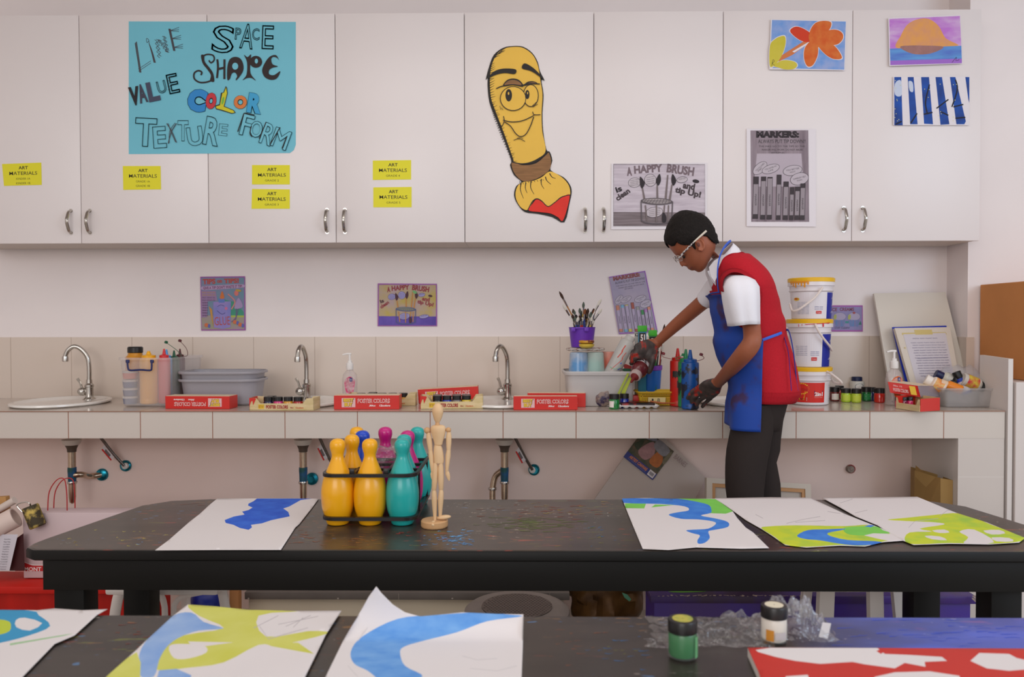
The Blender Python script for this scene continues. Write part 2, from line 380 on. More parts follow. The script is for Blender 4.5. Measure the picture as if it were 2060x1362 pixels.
# TEXTURE
for s_, cx, cy, w_, h_, r_ in (('T', 293, 266, 44, 58, 3), ('E', 321, 276, 27, 44, -4), ('T', 368, 263, 22, 42, 0), ('U', 392, 274, 32, 39, -8), ('R', 427, 264, 32, 58, 10), ('E', 449, 261, 18, 24, 6)):
    a.T(M((76, 110, 122), .7), s_, cx, cy, w_, h_, r_, outline=.009, bold=.03)
a.W(GINK, pc([(380, 1050), (430, 1130), (480, 1245)]), 1.6); a.W(GINK, pc([(395, 1050), (420, 1130), (470, 1240)]), 1); a.W(GINK, pc([(478, 1050), (425, 1140), (395, 1255)]), 1.6); a.W(GINK, pc([(465, 1045), (410, 1130), (405, 1250)]), 1)
# FORM
for s_, cx, cy, w_, h_, r_ in (('F', 497, 252, 24, 44, 14), ('O', 515.5, 260, 25, 34, 10), ('R', 539, 270, 25, 44, 20), ('M', 565, 279, 34, 40, 20)):
    a.T(INK, s_, cx, cy, w_, h_, r_, outline=.018); a.T(BL, s_, cx, cy, w_ - 2.2, h_ - 2.2, r_)
for q in ([(1165, 945), (1100, 1135)], [(1240, 1075), (1225, 1150), (1245, 1185)], [(1390, 1035), (1330, 1180), (1318, 1205)], [(1530, 1090), (1430, 1265)], [(1600, 1180), (1550, 1305)], [(1170, 945), (1270, 965)]): a.W(INK, pc(q), 2)
paperthing('word_poster', 'light blue handmade poster of art words in fancy hand lettering', 'poster', a)
# paintbrush cutout
def pb(pts): return [(700 + x / 2.724, y / 2.724) for x, y in pts]
BY = M((232, 186, 72), .6, var=.04, sc=6); BK = M((30, 24, 20), .6); BB = M((140, 100, 62), .7, var=.15, sc=60, stretch=(.3, 1, 3)); BR = M((222, 42, 26), .6, var=.06, sc=20)
outl = [(905, 252), (960, 256), (1010, 290), (1040, 340), (1052, 390), (1077, 440), (1060, 440), (1072, 520), (1066, 620), (1070, 720), (1088, 820), (1106, 832), (1120, 880), (1110, 932), (1180, 970), (1215, 1010), (1226, 1050), (1215, 1110), (1186, 1218), (1120, 1190), (1040, 1172), (970, 1162), (930, 1120), (910, 1070), (922, 1020), (950, 996), (910, 960), (888, 905), (895, 880), (860, 780), (810, 650), (775, 560), (765, 470), (766, 425), (755, 436), (775, 360), (800, 300), (850, 262)]
oo = sm(pb(outl), 3)
a = Art(wallfn(YC - .003)); a.prism(oo, lambda x, y, k: P(x, y, YC - .003 + .002 * k), BK)
cx0, cy0 = pb([(990, 700)])[0]
a.S(BY, pb([(905, 257), (958, 262), (1008, 296), (1036, 345), (1048, 395), (1056, 450), (1066, 520), (1061, 620), (1065, 720), (1083, 826), (1040, 868), (980, 892), (915, 892), (905, 870), (870, 770), (840, 690), (805, 600), (785, 540), (778, 470), (780, 400), (790, 350), (815, 300), (852, 268)]))
random.seed(3)
for (x0, y0), (x1, y1) in [((800, 318), (850, 268)), ((778, 440), (785, 345)), ((782, 560), (778, 440)), ((808, 650), (782, 560)), ((850, 760), (808, 650)), ((905, 885), (850, 760))]:
    for k in range(9):
        t = k / 9; x = x0 + (x1 - x0) * t; y = y0 + (y1 - y0) * t
        a.W(BK, pb([(x - 6, y + 4), (x + random.uniform(14, 30), y - random.uniform(2, 14))]), (1.6, .2))
a.S(BB, pb([(902, 890), (960, 905), (1030, 895), (1085, 850), (1100, 838), (1113, 880), (1104, 930), (1060, 965), (1010, 988), (960, 992), (920, 960), (900, 920)]))
a.W(BK, pb([(900, 888), (960, 898), (1030, 884), (1092, 832)]), 2)
a.S(BY, pb([(958, 998), (1010, 992), (1060, 972), (1108, 940), (1170, 970), (1208, 1012), (1218, 1052), (1212, 1070), (1170, 1080), (1130, 1110), (1095, 1130), (1060, 1100), (1030, 1090), (1010, 1110), (985, 1150), (950, 1138), (925, 1100), (918, 1060), (930, 1020)]))
a.S(BR, pb([(1215, 1072), (1170, 1084), (1130, 1115), (1095, 1134), (1060, 1104), (1034, 1093), (1015, 1112), (990, 1152), (1050, 1162), (1110, 1170), (1150, 1190), (1180, 1205)]))
a.W(BK, pb([(985, 1152), (1010, 1105), (1034, 1089), (1060, 1100), (1095, 1131), (1130, 1112), (1170, 1080), (1216, 1068)]), 1.8)
for q in ([(950, 1000), (945, 1040), (962, 1088)], [(975, 1000), (972, 1030), (982, 1058)], [(1003, 995), (1002, 1030), (1020, 1065)], [(1060, 980), (1060, 1010), (1075, 1035)], [(1082, 968), (1090, 990), (1112, 1010)], [(1105, 950), (1118, 970), (1138, 978)]): a.W(BK, pb(q), (2.2, .8))
for k in range(10): a.W(BK, pb([(940 + 16 * k, 996 - 2 * abs(k - 2)), (945 + 16 * k, 1012 - 3 * k)]), .9)
# face
a.S(BK, pb([(762, 432), (800, 392), (850, 376), (918, 380), (914, 405), (860, 400), (810, 410)]))
a.S(BK, pb([(968, 347), (1010, 368), (1050, 405), (1078, 442), (1040, 412), (1000, 388), (954, 374)]))
for (x, y, rx, ry) in ((1002, 524, 43, 62), (905, 540, 72, 68)):
    X, Y_ = pb([(x, y)])[0]; a.E(BK, X, Y_, rx / 2.724, ry / 2.724); a.E(BY, X, Y_, rx / 2.724 - 1.6, ry / 2.724 - 1.6)
a.S(BK, pb([(850, 472), (870, 440), (905, 430), (940, 440), (960, 472), (905, 466)])); a.S(BB, pb([(858, 466), (875, 445), (905, 438), (935, 446), (950, 466), (905, 462)]))
a.S(BK, pb([(962, 470), (985, 448), (1020, 446), (1040, 460), (1000, 462)])); a.S(BB, pb([(972, 464), (990, 454), (1018, 451), (1030, 458), (1000, 458)]))
a.W(BK, pb([(812, 486), (845, 472), (905, 464), (960, 474)]), 2); a.W(BK, pb([(950, 470), (990, 458), (1052, 460)]), 2)
for x, y, r1, r2 in ((881, 522, 18, 34), (983, 518, 12, 25)): X, Y_ = pb([(x, y)])[0]; a.E(BK, X, Y_, r1 / 2.724, r2 / 2.724)
a.E(BY, *pb([(880, 512)])[0], 1.5, 3); a.E(BY, *pb([(984, 510)])[0], 1, 2.5)
a.W(BK, pb([(852, 636), (856, 662), (845, 690), (830, 698)]), 1.5); a.W(BK, pb([(850, 658), (900, 668), (960, 660), (1020, 632)]), 1.8); a.W(BK, pb([(1012, 612), (1020, 628), (1055, 628)]), 1.6)
a.W(BK, pb([(858, 668), (890, 690), (918, 730), (945, 748), (975, 735), (1000, 690), (1018, 640)]), 1.8); a.W(BK, pb([(908, 768), (940, 760), (970, 775)]), 1.2); a.W(BK, pb([(925, 758), (945, 754), (960, 760)]), .9)
for q in ([(1012, 588), (1040, 570)], [(1010, 580), (1032, 560)], [(832, 580), (838, 600)], [(840, 590), (850, 602)]): a.W(BK, pb(q), .9)
paperthing('paintbrush_cutout', 'yellow cardboard cutout of a smiling paintbrush with a red tip', 'cutout', a)
# flower drawing
def pf(pts): return [(1530 + x / 10.84, 30 + y / 10.84) for x, y in pts]
FB = M((104, 152, 216), .8, rgb2=(150, 168, 214), sc=25); OR = M((208, 90, 34), .8, rgb2=(214, 116, 52), sc=30); RD = M((206, 62, 34), .8); LY = M((206, 192, 74), .8, rgb2=(198, 186, 50), sc=12)
WP = M((226, 220, 224), .7)
a = panel(YC - .006, 0, 0, 0, 0, WP, quad=pf([(225, 95), (1875, 130), (1840, 1212), (190, 1190)]))
a.L(FB, pf([(250, 110), (1860, 145), (1825, 1195), (200, 1160)]))
PET = [(RD, [(645, 360), (760, 255), (940, 300), (1140, 450), (1060, 590), (850, 545)]), (OR, [(1070, 380), (1180, 190), (1350, 130), (1535, 160), (1500, 320), (1300, 480), (1120, 540)]), (OR, [(1300, 420), (1500, 330), (1680, 330), (1790, 410), (1785, 540), (1650, 650), (1400, 640)]), (OR, [(1230, 560), (1450, 600), (1640, 700), (1775, 930), (1620, 965), (1440, 880), (1270, 700)]), (OR, [(1060, 600), (1200, 560), (1255, 700), (1240, 900), (1140, 1095), (1020, 1115), (950, 950), (960, 740)]), (LY, [(205, 680), (300, 540), (430, 470), (530, 470), (545, 620), (480, 850), (360, 1040), (205, 1120)]), (LY, [(290, 1110), (420, 1010), (560, 985), (740, 1020), (800, 1100), (720, 1180), (540, 1190), (400, 1150)])]
for m_, q in PET:
    X = sum(p[0] for p in q) / len(q); Y_ = sum(p[1] for p in q) / len(q)
    a.S(WP, pf([(X + (x - X) * 1.07, Y_ + (y - Y_) * 1.07) for x, y in q])); 
a.L(M((206, 120, 72), .8), pf([(390, 1020), (430, 900), (950, 570), (1080, 590), (700, 870)])); a.L(WP, pf([(690, 800), (1070, 575), (1010, 650), (740, 820)]))
for m_, q in PET: a.S(m_, pf(q))
a.S(OR, pf([(1070, 400), (1330, 330), (1500, 420), (1440, 650), (1240, 700), (1080, 600)]))
a.W(INK, pf([(245, 1110), (270, 980), (300, 1010), (260, 1060), (310, 1100)]), .7)
paperthing('flower_drawing', 'crayon drawing of an orange flower on a blue background', 'drawing', a)
# sunset drawing
PU = M((190, 120, 206), .8, rgb2=(214, 186, 218), sc=22, lo=.4, hi=.75, stretch=(.5, 1, 1.6)); SO = M((226, 160, 84), .8, rgb2=(216, 152, 110), sc=28)
a = panel(YC - .008, 0, 0, 0, 0, WP, quad=[(1787, 36), (1932, 30), (1936, 128), (1789, 133)])
a.L(PU, [(1789, 38), (1931, 32), (1934, 94), (1790, 98)])
a.S(SO, [(1803, 96), (1812, 72), (1825, 50), (1845, 39), (1868, 38), (1888, 52), (1902, 76), (1924, 88), (1926, 92), (1895, 94), (1850, 98)])
a.L(M((100, 160, 216), .8, rgb2=(88, 120, 200), sc=25, stretch=(.3, 1, 2)), [(1790, 98), (1934, 92), (1935, 120), (1791, 124)])
a.L(M((160, 116, 110), .8, var=.1, sc=30), sm([(1812, 93), (1880, 92), (1898, 96), (1870, 108), (1835, 108)]))
a.L(M((160, 108, 200), .8), [(1791, 122), (1935, 118), (1935, 127), (1791, 131)])
a.W(INK, [(1915, 126), (1924, 115), (1923, 122), (1930, 120)], .8)
paperthing('sunset_drawing', 'purple crayon drawing of an orange sun setting over blue water', 'drawing', a)
# night strips
NB = M((26, 80, 170), .7, rgb2=(30, 60, 130), sc=20)
a = panel(YC - .005, 0, 0, 0, 0, WP, quad=[(1797, 154), (1951, 154), (1950, 252), (1797, 252)])
for q in ([(1799, 155), (1813, 155), (1816, 252), (1799, 252)], [(1826, 155), (1838, 155), (1846, 250), (1831, 250)], [(1853, 155), (1869, 155), (1877, 250), (1859, 249)], [(1882, 155), (1895, 155), (1910, 250), (1892, 251)], [(1911, 155), (1922, 155), (1943, 244), (1940, 250), (1924, 250)], [(1942, 155), (1950, 155), (1950, 207), (1948, 200)]): a.L(NB, q)
a.S(M((196, 206, 226), .7), [(1800, 170), (1806, 162), (1813, 164), (1814, 190), (1806, 194), (1800, 188)]); a.S(M((196, 206, 226), .7), [(1828, 164), (1836, 166), (1837, 184), (1830, 182)])
for q in ([(1832, 248), (1845, 228)], [(1858, 230), (1876, 226)], [(1870, 170), (1862, 205), (1866, 230)], [(1884, 218), (1908, 200)], [(1893, 225), (1908, 232)], [(1915, 215), (1926, 180), (1922, 160)], [(1918, 215), (1938, 210)], [(1922, 238), (1942, 236)], [(1802, 250), (1814, 244)]): a.W(M((26, 24, 34), .7), q, 2.6)
random.seed(5)
ST = M((220, 220, 150), .7)
for k in range(60):
    x = random.uniform(1800, 1948); y = random.uniform(158, 248)
    for (l, r) in ((1799, 1814), (1829, 1841), (1856, 1872), (1885, 1902), (1914, 1930)):
        if l + 1 < x < r - 1: a.E(ST, x, y, .9, .9, n=6)
paperthing('night_collage', 'blue starry night picture cut in strips with tree branches', 'picture', a)
# two school rule drawings, in grey and in colour
def happy(fn, X, colour, name, label, bord=None):
    """X maps crop units (0..1973, 0..1362) to the photo"""
    a = Art(fn)
    q = [X(*p) for p in ([(95, 85), (1905, 70), (1895, 1320), (90, 1330)] if not colour else [(105, 60), (1890, 70), (1895, 1290), (100, 1290)])]
    a.prism(q, lambda x, y, k: fn(x, y, -.0008 * k), WP if not colour else M((158, 84, 168), .5))
    bg = M((206, 196, 204), .8, rgb2=(184, 172, 182), sc=30, stretch=(.3, 1, 3)) if not colour else M((190, 170, 96), .8, rgb2=(182, 160, 170), sc=14)
    a.L(bg, [X(*p) for p in [(135, 95), (1860, 100), (1865, 1265), (130, 1265)]])
    a.L(M((140, 128, 132), .8, rgb2=(110, 98, 100), sc=30, stretch=(.2, 1, 4)) if not colour else M((112, 92, 180), .8, rgb2=(92, 74, 160), sc=14), [X(*p) for p in [(135, 1000), (1862, 1010), (1865, 1262), (130, 1262)]])
    D = M((76, 66, 70), .8) if not colour else M((150, 70, 76), .8); D2 = M((50, 44, 48), .8) if not colour else M((84, 56, 66), .8); HND = M((120, 108, 108), .8) if not colour else M((196, 140, 80), .8)
    RM = M((96, 88, 92), .8) if not colour else M((92, 100, 140), .8); BBL = M((196, 186, 192), .8) if not colour else M((160, 156, 206), .8)
    u = abs(X(1000, 0)[0] - X(0, 0)[0]) / 1000
    def TT(m, s_, x, y, w_, h_, r_=0, **kw): a.T(m, s_, *X(x, y), w_ * u, h_ * u, r_, **kw)
    DT = M((120, 104, 110), .8) if not colour else D
    TT(DT, 'A', 432, 235, 100, 165, -4, bold=.06)
    TT(DT, 'HAPPY', 790, 185, 540, 150, -4, bold=.05); TT(DT, 'BRUSH', 1400, 205, 520, 170, 8, bold=.05)
    TT(D2, 'is', 230, 570, 120, 110, -20, bold=.04); TT(D, 'clean', 305, 670, 300, 110, -35, bold=.05)
    TT(D, 'and', 1560, 510, 230, 130, 10, bold=.05); TT(D, 'tip Up!', 1540, 640, 500, 150, 12, bold=.05)
    a.E(D2, *X(1690, 420), 65 * u, 35 * u, 10)
    for (x, y, rx, ry) in ((530, 445, 120, 95), (830, 400, 115, 120), (1430, 390, 105, 60), (905, 1005, 165, 100)) + (((1500, 1010, 150, 60),) if colour else ()):
        a.E(D2, *X(x, y), rx * u, ry * u, -8); a.E(BBL, *X(x, y), (rx - 7) * u, (ry - 7) * u, -8)
        for k in range(4 if ry > 80 else 2): TT(D2, 'mmnm mnm', x, y - ry * .5 + k * ry * .34, rx * 1.3, 14, -10)
    for x0, y0, x1, y1 in ((680, 540, 725, 800), (960, 490, 965, 820), (1160, 300, 1115, 810), (1240, 480, 1190, 810)):
        a.L(HND, [X(x0 - 13, y0), X(x0 + 13, y0), X(x1 + 22, y1), X(x1 - 22, y1)])
    for x, y, t in ((675, 450, -35), (980, 400, 25), (1270, 400, -20)):
        a.L(D2, sm([X(x - 45, y), X(x + t, y - 120), X(x + 50, y), X(x + 10, y + 95), X(x - 20, y + 90)], 4))
    if colour: a.E(M((120, 180, 120), .8), *X(1215, 310), 70 * u, 40 * u, 30)
    a.E(RM, *X(950, 800), 305 * u, 68 * u, 2); a.E(M((170, 160, 160), .8) if not colour else M((150, 150, 110), .8), *X(950, 795), 270 * u, 45 * u, 2)
    for k in range(-4, 5): a.W(RM, [X(950 + k * 62 - 20, 835), X(950 + k * 55 + 25, 760)], 9 * u)
    for dy in (-14, 14): a.W(RM, [X(680, 795 + dy), X(1220, 795 + dy)], 9 * u)
    for x0, x1 in ((655, 665), (1250, 1235)): a.W(RM, [X(x0, 800), X(x1, 1180)], 22 * u)
    for x0, x1, y1 in ((735, 770, 1170), (1175, 1165, 1170), (945, 945, 1190), (1100, 1085, 1050)): a.W(HND, [X(x0, 870), X(x1, y1)], 26 * u)
    a.W(RM, [X(655, 1160), X(750, 1205), X(950, 1225), X(1150, 1205), X(1240, 1160)], 24 * u)
    a.S(D2, [X(1050, 1080), X(1085, 1010), X(1130, 1090), X(1120, 1190), X(1060, 1190)])
    if not colour: a.W(D2, [X(*p) for p in [(135, 95), (1860, 100), (1865, 1265), (130, 1265), (135, 95)]], 5 * u, False)
    else: a.W(M((120, 90, 150), .7), [X(*p) for p in [(135, 95), (1860, 100), (1865, 1265), (130, 1265), (135, 95)]], 5 * u, False)
    paperthing(name, label, 'poster', a)
happy(wallfn(YC - .004), lambda x, y: (1220 + x / 9.395, 320 + y / 9.395), False, 'brush_care_poster', 'black and white brush care poster on the cabinet door above the boy\'s head')
happy(wallfn(YW - .004), lambda x, y: (753 + (x - 0) / 15.0, 566 + y / 14.3), True, 'brush_care_poster', 'coloured brush care poster with purple border taped to the wall')
def markers(fn, X, colour, label):
    a = Art(fn)
    if colour: a.prism([X(*p) for p in [(95, 48), (850, 45), (862, 1242), (105, 1242)]], lambda x, y, k: fn(x, y, -.0008 * k), M((146, 90, 176), .5))
    else: a.prism([X(*p) for p in [(45, 25), (950, 30), (950, 1305), (45, 1300)]], lambda x, y, k: fn(x, y, -.0008 * k), WP)
    e = 22 if colour else 0
    a.L(M((150, 136, 144), .7, rgb2=(118, 104, 112), sc=14, stretch=(3, 1, .4)) if not colour else M((170, 160, 178), .7, rgb2=(154, 148, 174), sc=10), [X(95 + e * .3, 48 + e), X(850 - e, 45 + e), X(862 - e, 1242 - e), X(105 + e * .3, 1242 - e)])
    if not colour: a.L(M((180, 168, 178), .7, var=.03, sc=9), [X(180, 350), X(760, 350), X(790, 780), X(140, 780)])
    u = sqrt((X(1000, 0)[0] - X(0, 0)[0]) ** 2 + (X(1000, 0)[1] - X(0, 0)[1]) ** 2) / 1000
    rot = math.degrees(math.atan2(X(1000, 0)[1] - X(0, 0)[1], X(1000, 0)[0] - X(0, 0)[0]))
    D = M((48, 40, 44), .7); RDm = M((140, 84, 84), .7)
    def TT(m, s_, x, y, w_, h_, r_=0, **kw): a.T(m, s_, *X(x, y), w_ * u, h_ * u, rot + r_, **kw)
    TT(D if not colour else RDm, 'MARKERS:', 450, 100, 560, 90, bold=.07); TT(D, 'ALWAYS PUT TIP DOWN!!', 505, 190, 620, 48)
    TT(D, 'THE INKS GO TO THE TIPS SO THE', 505, 255, 600, 22); TT(D, 'MARKER WILL WORK. DO NOT ABUSE', 510, 300, 530, 22); TT(D, 'ART SUPPLIES.', 455, 340, 180, 20)
    BBm = M((186, 176, 184), .7) if not colour else M((178, 170, 186), .7)
    for (x, y, rx, ry, r_, l1, l2) in ((220, 540, 110, 60, -42, 'YOU CLOSED', 'ME!'), (360, 550, 118, 55, -18, 'YOU SAVED MY', 'LIFE'), (645, 570, 125, 65, -10, 'YOU BETTER', 'WATCH IT!'), (735, 680, 120, 78, -14, 'SOMEBODY HELP', 'TIP DOWN!')):
        a.E(D, *X(x, y), (rx + 3) * u, (ry + 3) * u, rot + r_); a.E(BBm, *X(x, y), (rx - 2) * u, (ry - 2) * u, rot + r_)
        TT(D, l1, x, y - 14, rx * 1.4, 20, r_); TT(D, l2, x, y + 20, rx * .6, 18, r_)
    for i, (x, y0, y1, wd, cap, cc) in enumerate(((170, 650, 1200, 66, 100, (190, 130, 110)), (268, 650, 1210, 62, 60, (120, 170, 200)), (352, 655, 1210, 62, 20, (200, 190, 90)), (470, 625, 1215, 56, 130, (160, 90, 80)), (562, 715, 1215, 62, 70, (150, 150, 150)), (640, 790, 1215, 50, 95, (70, 140, 90)), (712, 780, 1215, 58, 60, (170, 120, 180)), (782, 740, 1215, 60, 60, (206, 140, 120)))):
        a.L(D, [X(x - wd / 2 - 3, y0), X(x + wd / 2 + 3, y0), X(x + wd / 2 - 10, y1), X(x - wd / 2 - 16, y1)])
        a.L(M((150, 140, 146), .7) if not colour else M((172, 160, 186), .7), [X(x - wd / 2 + 2, y0 + 4), X(x + wd / 2 - 2, y0 + 4), X(x + wd / 2 - 15, y1 - 4), X(x - wd / 2 - 11, y1 - 4)])
        cm = M((60, 52, 56), .7) if not colour else M(cc, .7)
        a.L(cm, [X(x - wd / 2 + 2, y0 + 4), X(x + wd / 2 - 2, y0 + 4), X(x + wd / 2 - 4, y0 + cap), X(x - wd / 2, y0 + cap)])
        a.L(cm, [X(x - wd / 2 - 8, y1 - 60), X(x + wd / 2 - 14, y1 - 60), X(x + wd / 2 - 15, y1 - 4), X(x - wd / 2 - 11, y1 - 4)])
        TT(D, 'MARKER', x - 6, (y0 + y1) / 2 + 30, 150, 24, 90)
    paperthing('marker_care_poster', label, 'poster', a)
markers(wallfn(YC - .005), lambda x, y: (1495 + x / 6.487, 255 + y / 6.487), False, 'black and white marker care poster taped to the cabinet door right of the boy')
def cm_(x, y):
    u = (x - 95) / 755; v = (y - 48) / 1194
    ax = 1225 + (1298 - 1225) * u; ay = 557 + (545 - 557) * u; bx = 1244 + (1322 - 1244) * u; by = 672 + (668 - 672) * u
    return (ax + (bx - ax) * v, ay + (by - ay) * v)
markers(wallfn(YW - .006), cm_, True, 'tilted lilac marker care poster on the wall left of the boy')
# glue poster
def pg(pts): return [(395 + x / 11.35, 550 + y / 11.35) for x, y in pts]
a = panel(YW - .003, 0, 0, 0, 0, M((150, 76, 156), .5), quad=pg([(90, 75), (1110, 65), (1125, 1300), (110, 1305)]))
a.L(M((104, 140, 156), .8, rgb2=(128, 128, 160), sc=22), pg([(110, 100), (1090, 95), (1095, 1275), (120, 1280)]))
a.L(M((150, 150, 120), .8, rgb2=(160, 140, 150), sc=25), pg([(118, 960), (1090, 960), (1095, 1275), (120, 1280)]))
a.L(M((70, 144, 120), .8), pg([(640, 600), (880, 650), (1080, 880), (1085, 960), (790, 960)]))
a.L(M((166, 182, 80), .8), pg([(790, 960), (1090, 965), (1090, 1000), (790, 1000)]))
GR = M((176, 76, 70), .7)
a.T(GR, 'TIPS', *pg([(290, 185)])[0], 26, 11, -2, bold=.05); a.T(GR, 'on', *pg([(530, 185)])[0], 10, 6, -2, bold=.05); a.T(GR, 'TIPS!', *pg([(800, 170)])[0], 30, 10, -2, bold=.05)
a.L(M((176, 150, 186), .7), sm(pg([(130, 300), (600, 265), (1060, 250), (1080, 320), (700, 350), (160, 380)]), 3)); a.T(M((120, 70, 100), .7), "GIVE A TIP! DON'T WASTE IT TIP!", *pg([(600, 315)])[0], 78, 6, -3, bold=.03)
LI = M((150, 122, 160), .7); a.L(LI, pg([(115, 400), (440, 400), (480, 620), (260, 640), (240, 1000), (120, 1010)]))
PT = M((96, 66, 96), .7)
for k in range(10): a.T(M((170, 140, 70), .7) if k < 2 else PT, 'mnm nmnm mn', *pg([(280 - (80 if k > 3 else 0), 440 + 58 * k)])[0], 26 if k < 4 else 11, 3)
a.L(M((154, 132, 188), .8, rgb2=(112, 124, 190), sc=12), pg([(385, 650), (790, 635), (780, 1230), (600, 1270), (400, 1235)])); a.L(M((96, 120, 186), .7), pg([(500, 575), (650, 575), (645, 670), (510, 670)]))
a.L(M((200, 112, 60), .7), sm(pg([(540, 575), (555, 480), (590, 405), (620, 470), (635, 570)]), 3)); a.T(GR, 'GLUE', *pg([(590, 1085)])[0], 31, 17, -3)
a.W(M((70, 70, 130), .7), pg([(480, 760), (560, 720), (640, 750)]), .9); a.W(M((70, 70, 130), .7), pg([(470, 850), (580, 930), (660, 900)]), 1.2); a.E(M((196, 110, 150), .7), *pg([(680, 800)])[0], 3, 3)
a.L(M((190, 140, 70), .7), pg([(285, 740), (360, 830), (380, 1060), (400, 1230), (350, 1060)]))
a.W(M((196, 130, 130), .7), pg([(720, 470), (880, 640), (800, 820)]), 2.6); a.E(M((206, 116, 110), .7), *pg([(915, 450)])[0], 4.5, 5.5); a.E(M((180, 150, 70), .7), *pg([(960, 390)])[0], 6, 2.4, 10)
a.S(M((160, 140, 180), .7), pg([(960, 560), (1060, 760), (870, 800)])); a.W(M((110, 90, 140), .7), pg([(910, 800), (900, 1000), (800, 1110)]), 1.4); a.W(M((110, 90, 140), .7), pg([(960, 800), (910, 1000), (880, 1100)]), 1.2)
for x, y in ((230, 1180), (880, 1110), (1000, 1170)): a.E(M((200, 110, 70), .7), *pg([(x, y)])[0], 4, 4); a.E(M((90, 100, 170), .7), *pg([(x + 60, y + 20)])[0], 2.5, 4)
paperthing('glue_poster', 'coloured glue tips poster with purple border on the wall above grey tubs', 'poster', a)
# cupcake-like poster behind the buckets
def pq(pts): return [(1660 + x / 19.46, 605 + y / 19.46) for x, y in pts]
a = panel(YW - .003, 0, 0, 0, 0, M((160, 80, 160), .5), quad=pq([(-80, 180), (1470, 180), (1475, 1205), (-80, 1205)]))
a.L(M((146, 136, 182), .8, rgb2=(132, 130, 168), sc=16), pq([(-60, 235), (1435, 240), (1440, 1150), (-60, 1150)]))
a.T(M((130, 74, 92), .7), 'ICE', *pq([(350, 345)])[0], 12, 7, bold=.04); a.T(M((130, 74, 92), .7), 'CREAMS', *pq([(850, 335)])[0], 29, 7, bold=.04)
for x in (560, 1120):
    a.E(M((120, 120, 150), .7), *pq([(x + 10, 620)])[0], 13, 8.6); a.E(M((168, 158, 184), .7), *pq([(x + 10, 620)])[0], 12.2, 7.8); a.E(M((168, 170, 96), .7), *pq([(x - 170, 640)])[0], 3, 5.5, 10)
    a.L(M((96, 128, 176), .7, rgb2=(130, 120, 160), sc=60, stretch=(3, 1, .3)), pq([(x - 210, 755), (x + 230, 755), (x + 170, 1010), (x - 150, 1010)]))
a.E(M((160, 80, 84), .7), *pq([(1130, 475)])[0], 3, 2.4); a.L(M((70, 140, 140), .7), pq([(790, 800), (930, 800), (920, 880), (780, 880)])); a.L(M((64, 120, 110), .7), pq([(1310, 940), (1380, 780), (1430, 940)]))
a.T(M((70, 64, 90), .7), 'STAY CLEAN!', *pq([(660, 1060)])[0], 30, 4)
paperthing('cake_poster', 'lilac poster with two drawn cups partly hidden behind the bucket stack', 'poster', a)
# ---------------------------------------------------------------- tiled counter
x0c = -3.2; x1c = P(2022, 850, YF).x; zf0 = P(1000, 882, YF).z
ct = thing('sink_counter', 'long beige tiled counter with inset sinks along the back wall', 'counter', ((x0c + x1c) / 2, 2.95, 0))
basins = [(125, 806), (607, 806), (1010, 806), (1494, 806)]
MB().b2((x0c, YF - .001, ZK - .003), (x1c, YW - .009, ZK), topm).build('worktop', ct)
MB().b2((x0c, YF + .002, zf0), (x1c, YF + .03, ZK - .0032), fasc).build('front_edge', ct)
MB().b2((P(1928, 960, YF).x, YF + .003, 0), (x1c, YL - .001, zf0), tiles((206, 196, 188), .25, .6, .4, (214, 206, 198), .0014, 0, P(1928, 960, YF).x, P(1928, 960, YF).z)).build('support_pillar', ct)
POR = M((240, 236, 230), .12, coat=.5)
def at(px, row): return PZ(px, row, ZK)
BC = []
for i, (px, row) in enumerate(basins):
    c = PZ(px, row, ZK); c = Vector((P(px, row, 2.965).x, 2.965, ZK)); BC.append(c)
    sx_ = .84 if i == 3 else 1
    t = thing('wash_basin', ['white oval basin inset at the left end of the counter', 'white oval basin inset behind the open paint set of pink and red jars', 'white oval basin inset right of the middle tap, beside the wooden mannequin\'s head', 'white oval basin inset behind the boy'][i], 'basin', c, 'oval basins set in the counter')
    MB().lathe([(.17, .0005), (.196, .001), (.204, .006), (.203, .011), (.196, .0135), (.182, .0125), (.170, .006), (.12, .003), (.02, .002)], c, POR, 48, sx=.78, sy=sx_).build('rim', t)
    if i == 3: continue
    MB().lathe([(.16, -.04), (.14, -.085), (.06, -.112), (.001, -.115)], c + Vector((0, .0, 0)), POR, 28, sy=.78).build('bowl', t)
def faucet(px, row, ang, label, reach=.085):
    b = PZ(px, row, ZK); b = Vector((P(px, row, 3.1).x, 3.1, ZK + .001))
    t = thing('gooseneck_tap', label, 'tap', b, 'chrome gooseneck taps'); d = Vector((cos(ang), sin(ang), 0))
    sd = Vector((-1, -.3, 0)).normalized()
    MB().lathe([(.024, 0), (.024, .004), (.019, .008), (.015, .012), (.015, .05), (.017, .052), (.017, .06), (.0115, .066), (.011, .08)], b, CHROME, 20).build('base', t)
    H = .2
    MB().tube([b + Vector((0, 0, .07)), b + Vector((0, 0, .13)), b + Vector((0, 0, H - .03)) + d * .006, b + Vector((0, 0, H)) + d * .028, b + Vector((0, 0, H + .011)) + d * .052, b + Vector((0, 0, H - .004)) + d * .074, b + Vector((0, 0, H - .03)) + d * reach], .0085, CHROME, 12, 6).build('spout', t)
    e = b + Vector((0, 0, H - .028)) + d * (reach - .001)
    MB().lathe([(.011, 0), (.0115, -.004), (.0115, -.018), (.009, -.02)], e, CHROME, 16).build('nozzle', t)
    k = b + Vector((0, 0, .034)) + sd * .026
    kn = MB().ell(k, (.017, .017, .017), CHROME).build('valve_knob', t)
    MB().tube([k + Vector((0, 0, .012)), k + Vector((-.004, -.004, .034)), k + Vector((-.012, -.01, .052))], [.005, .004, .006], CHROME, 8).build('lever', kn)
faucet(180, 803, radians(195), 'chrome gooseneck tap curving left over the leftmost basin')
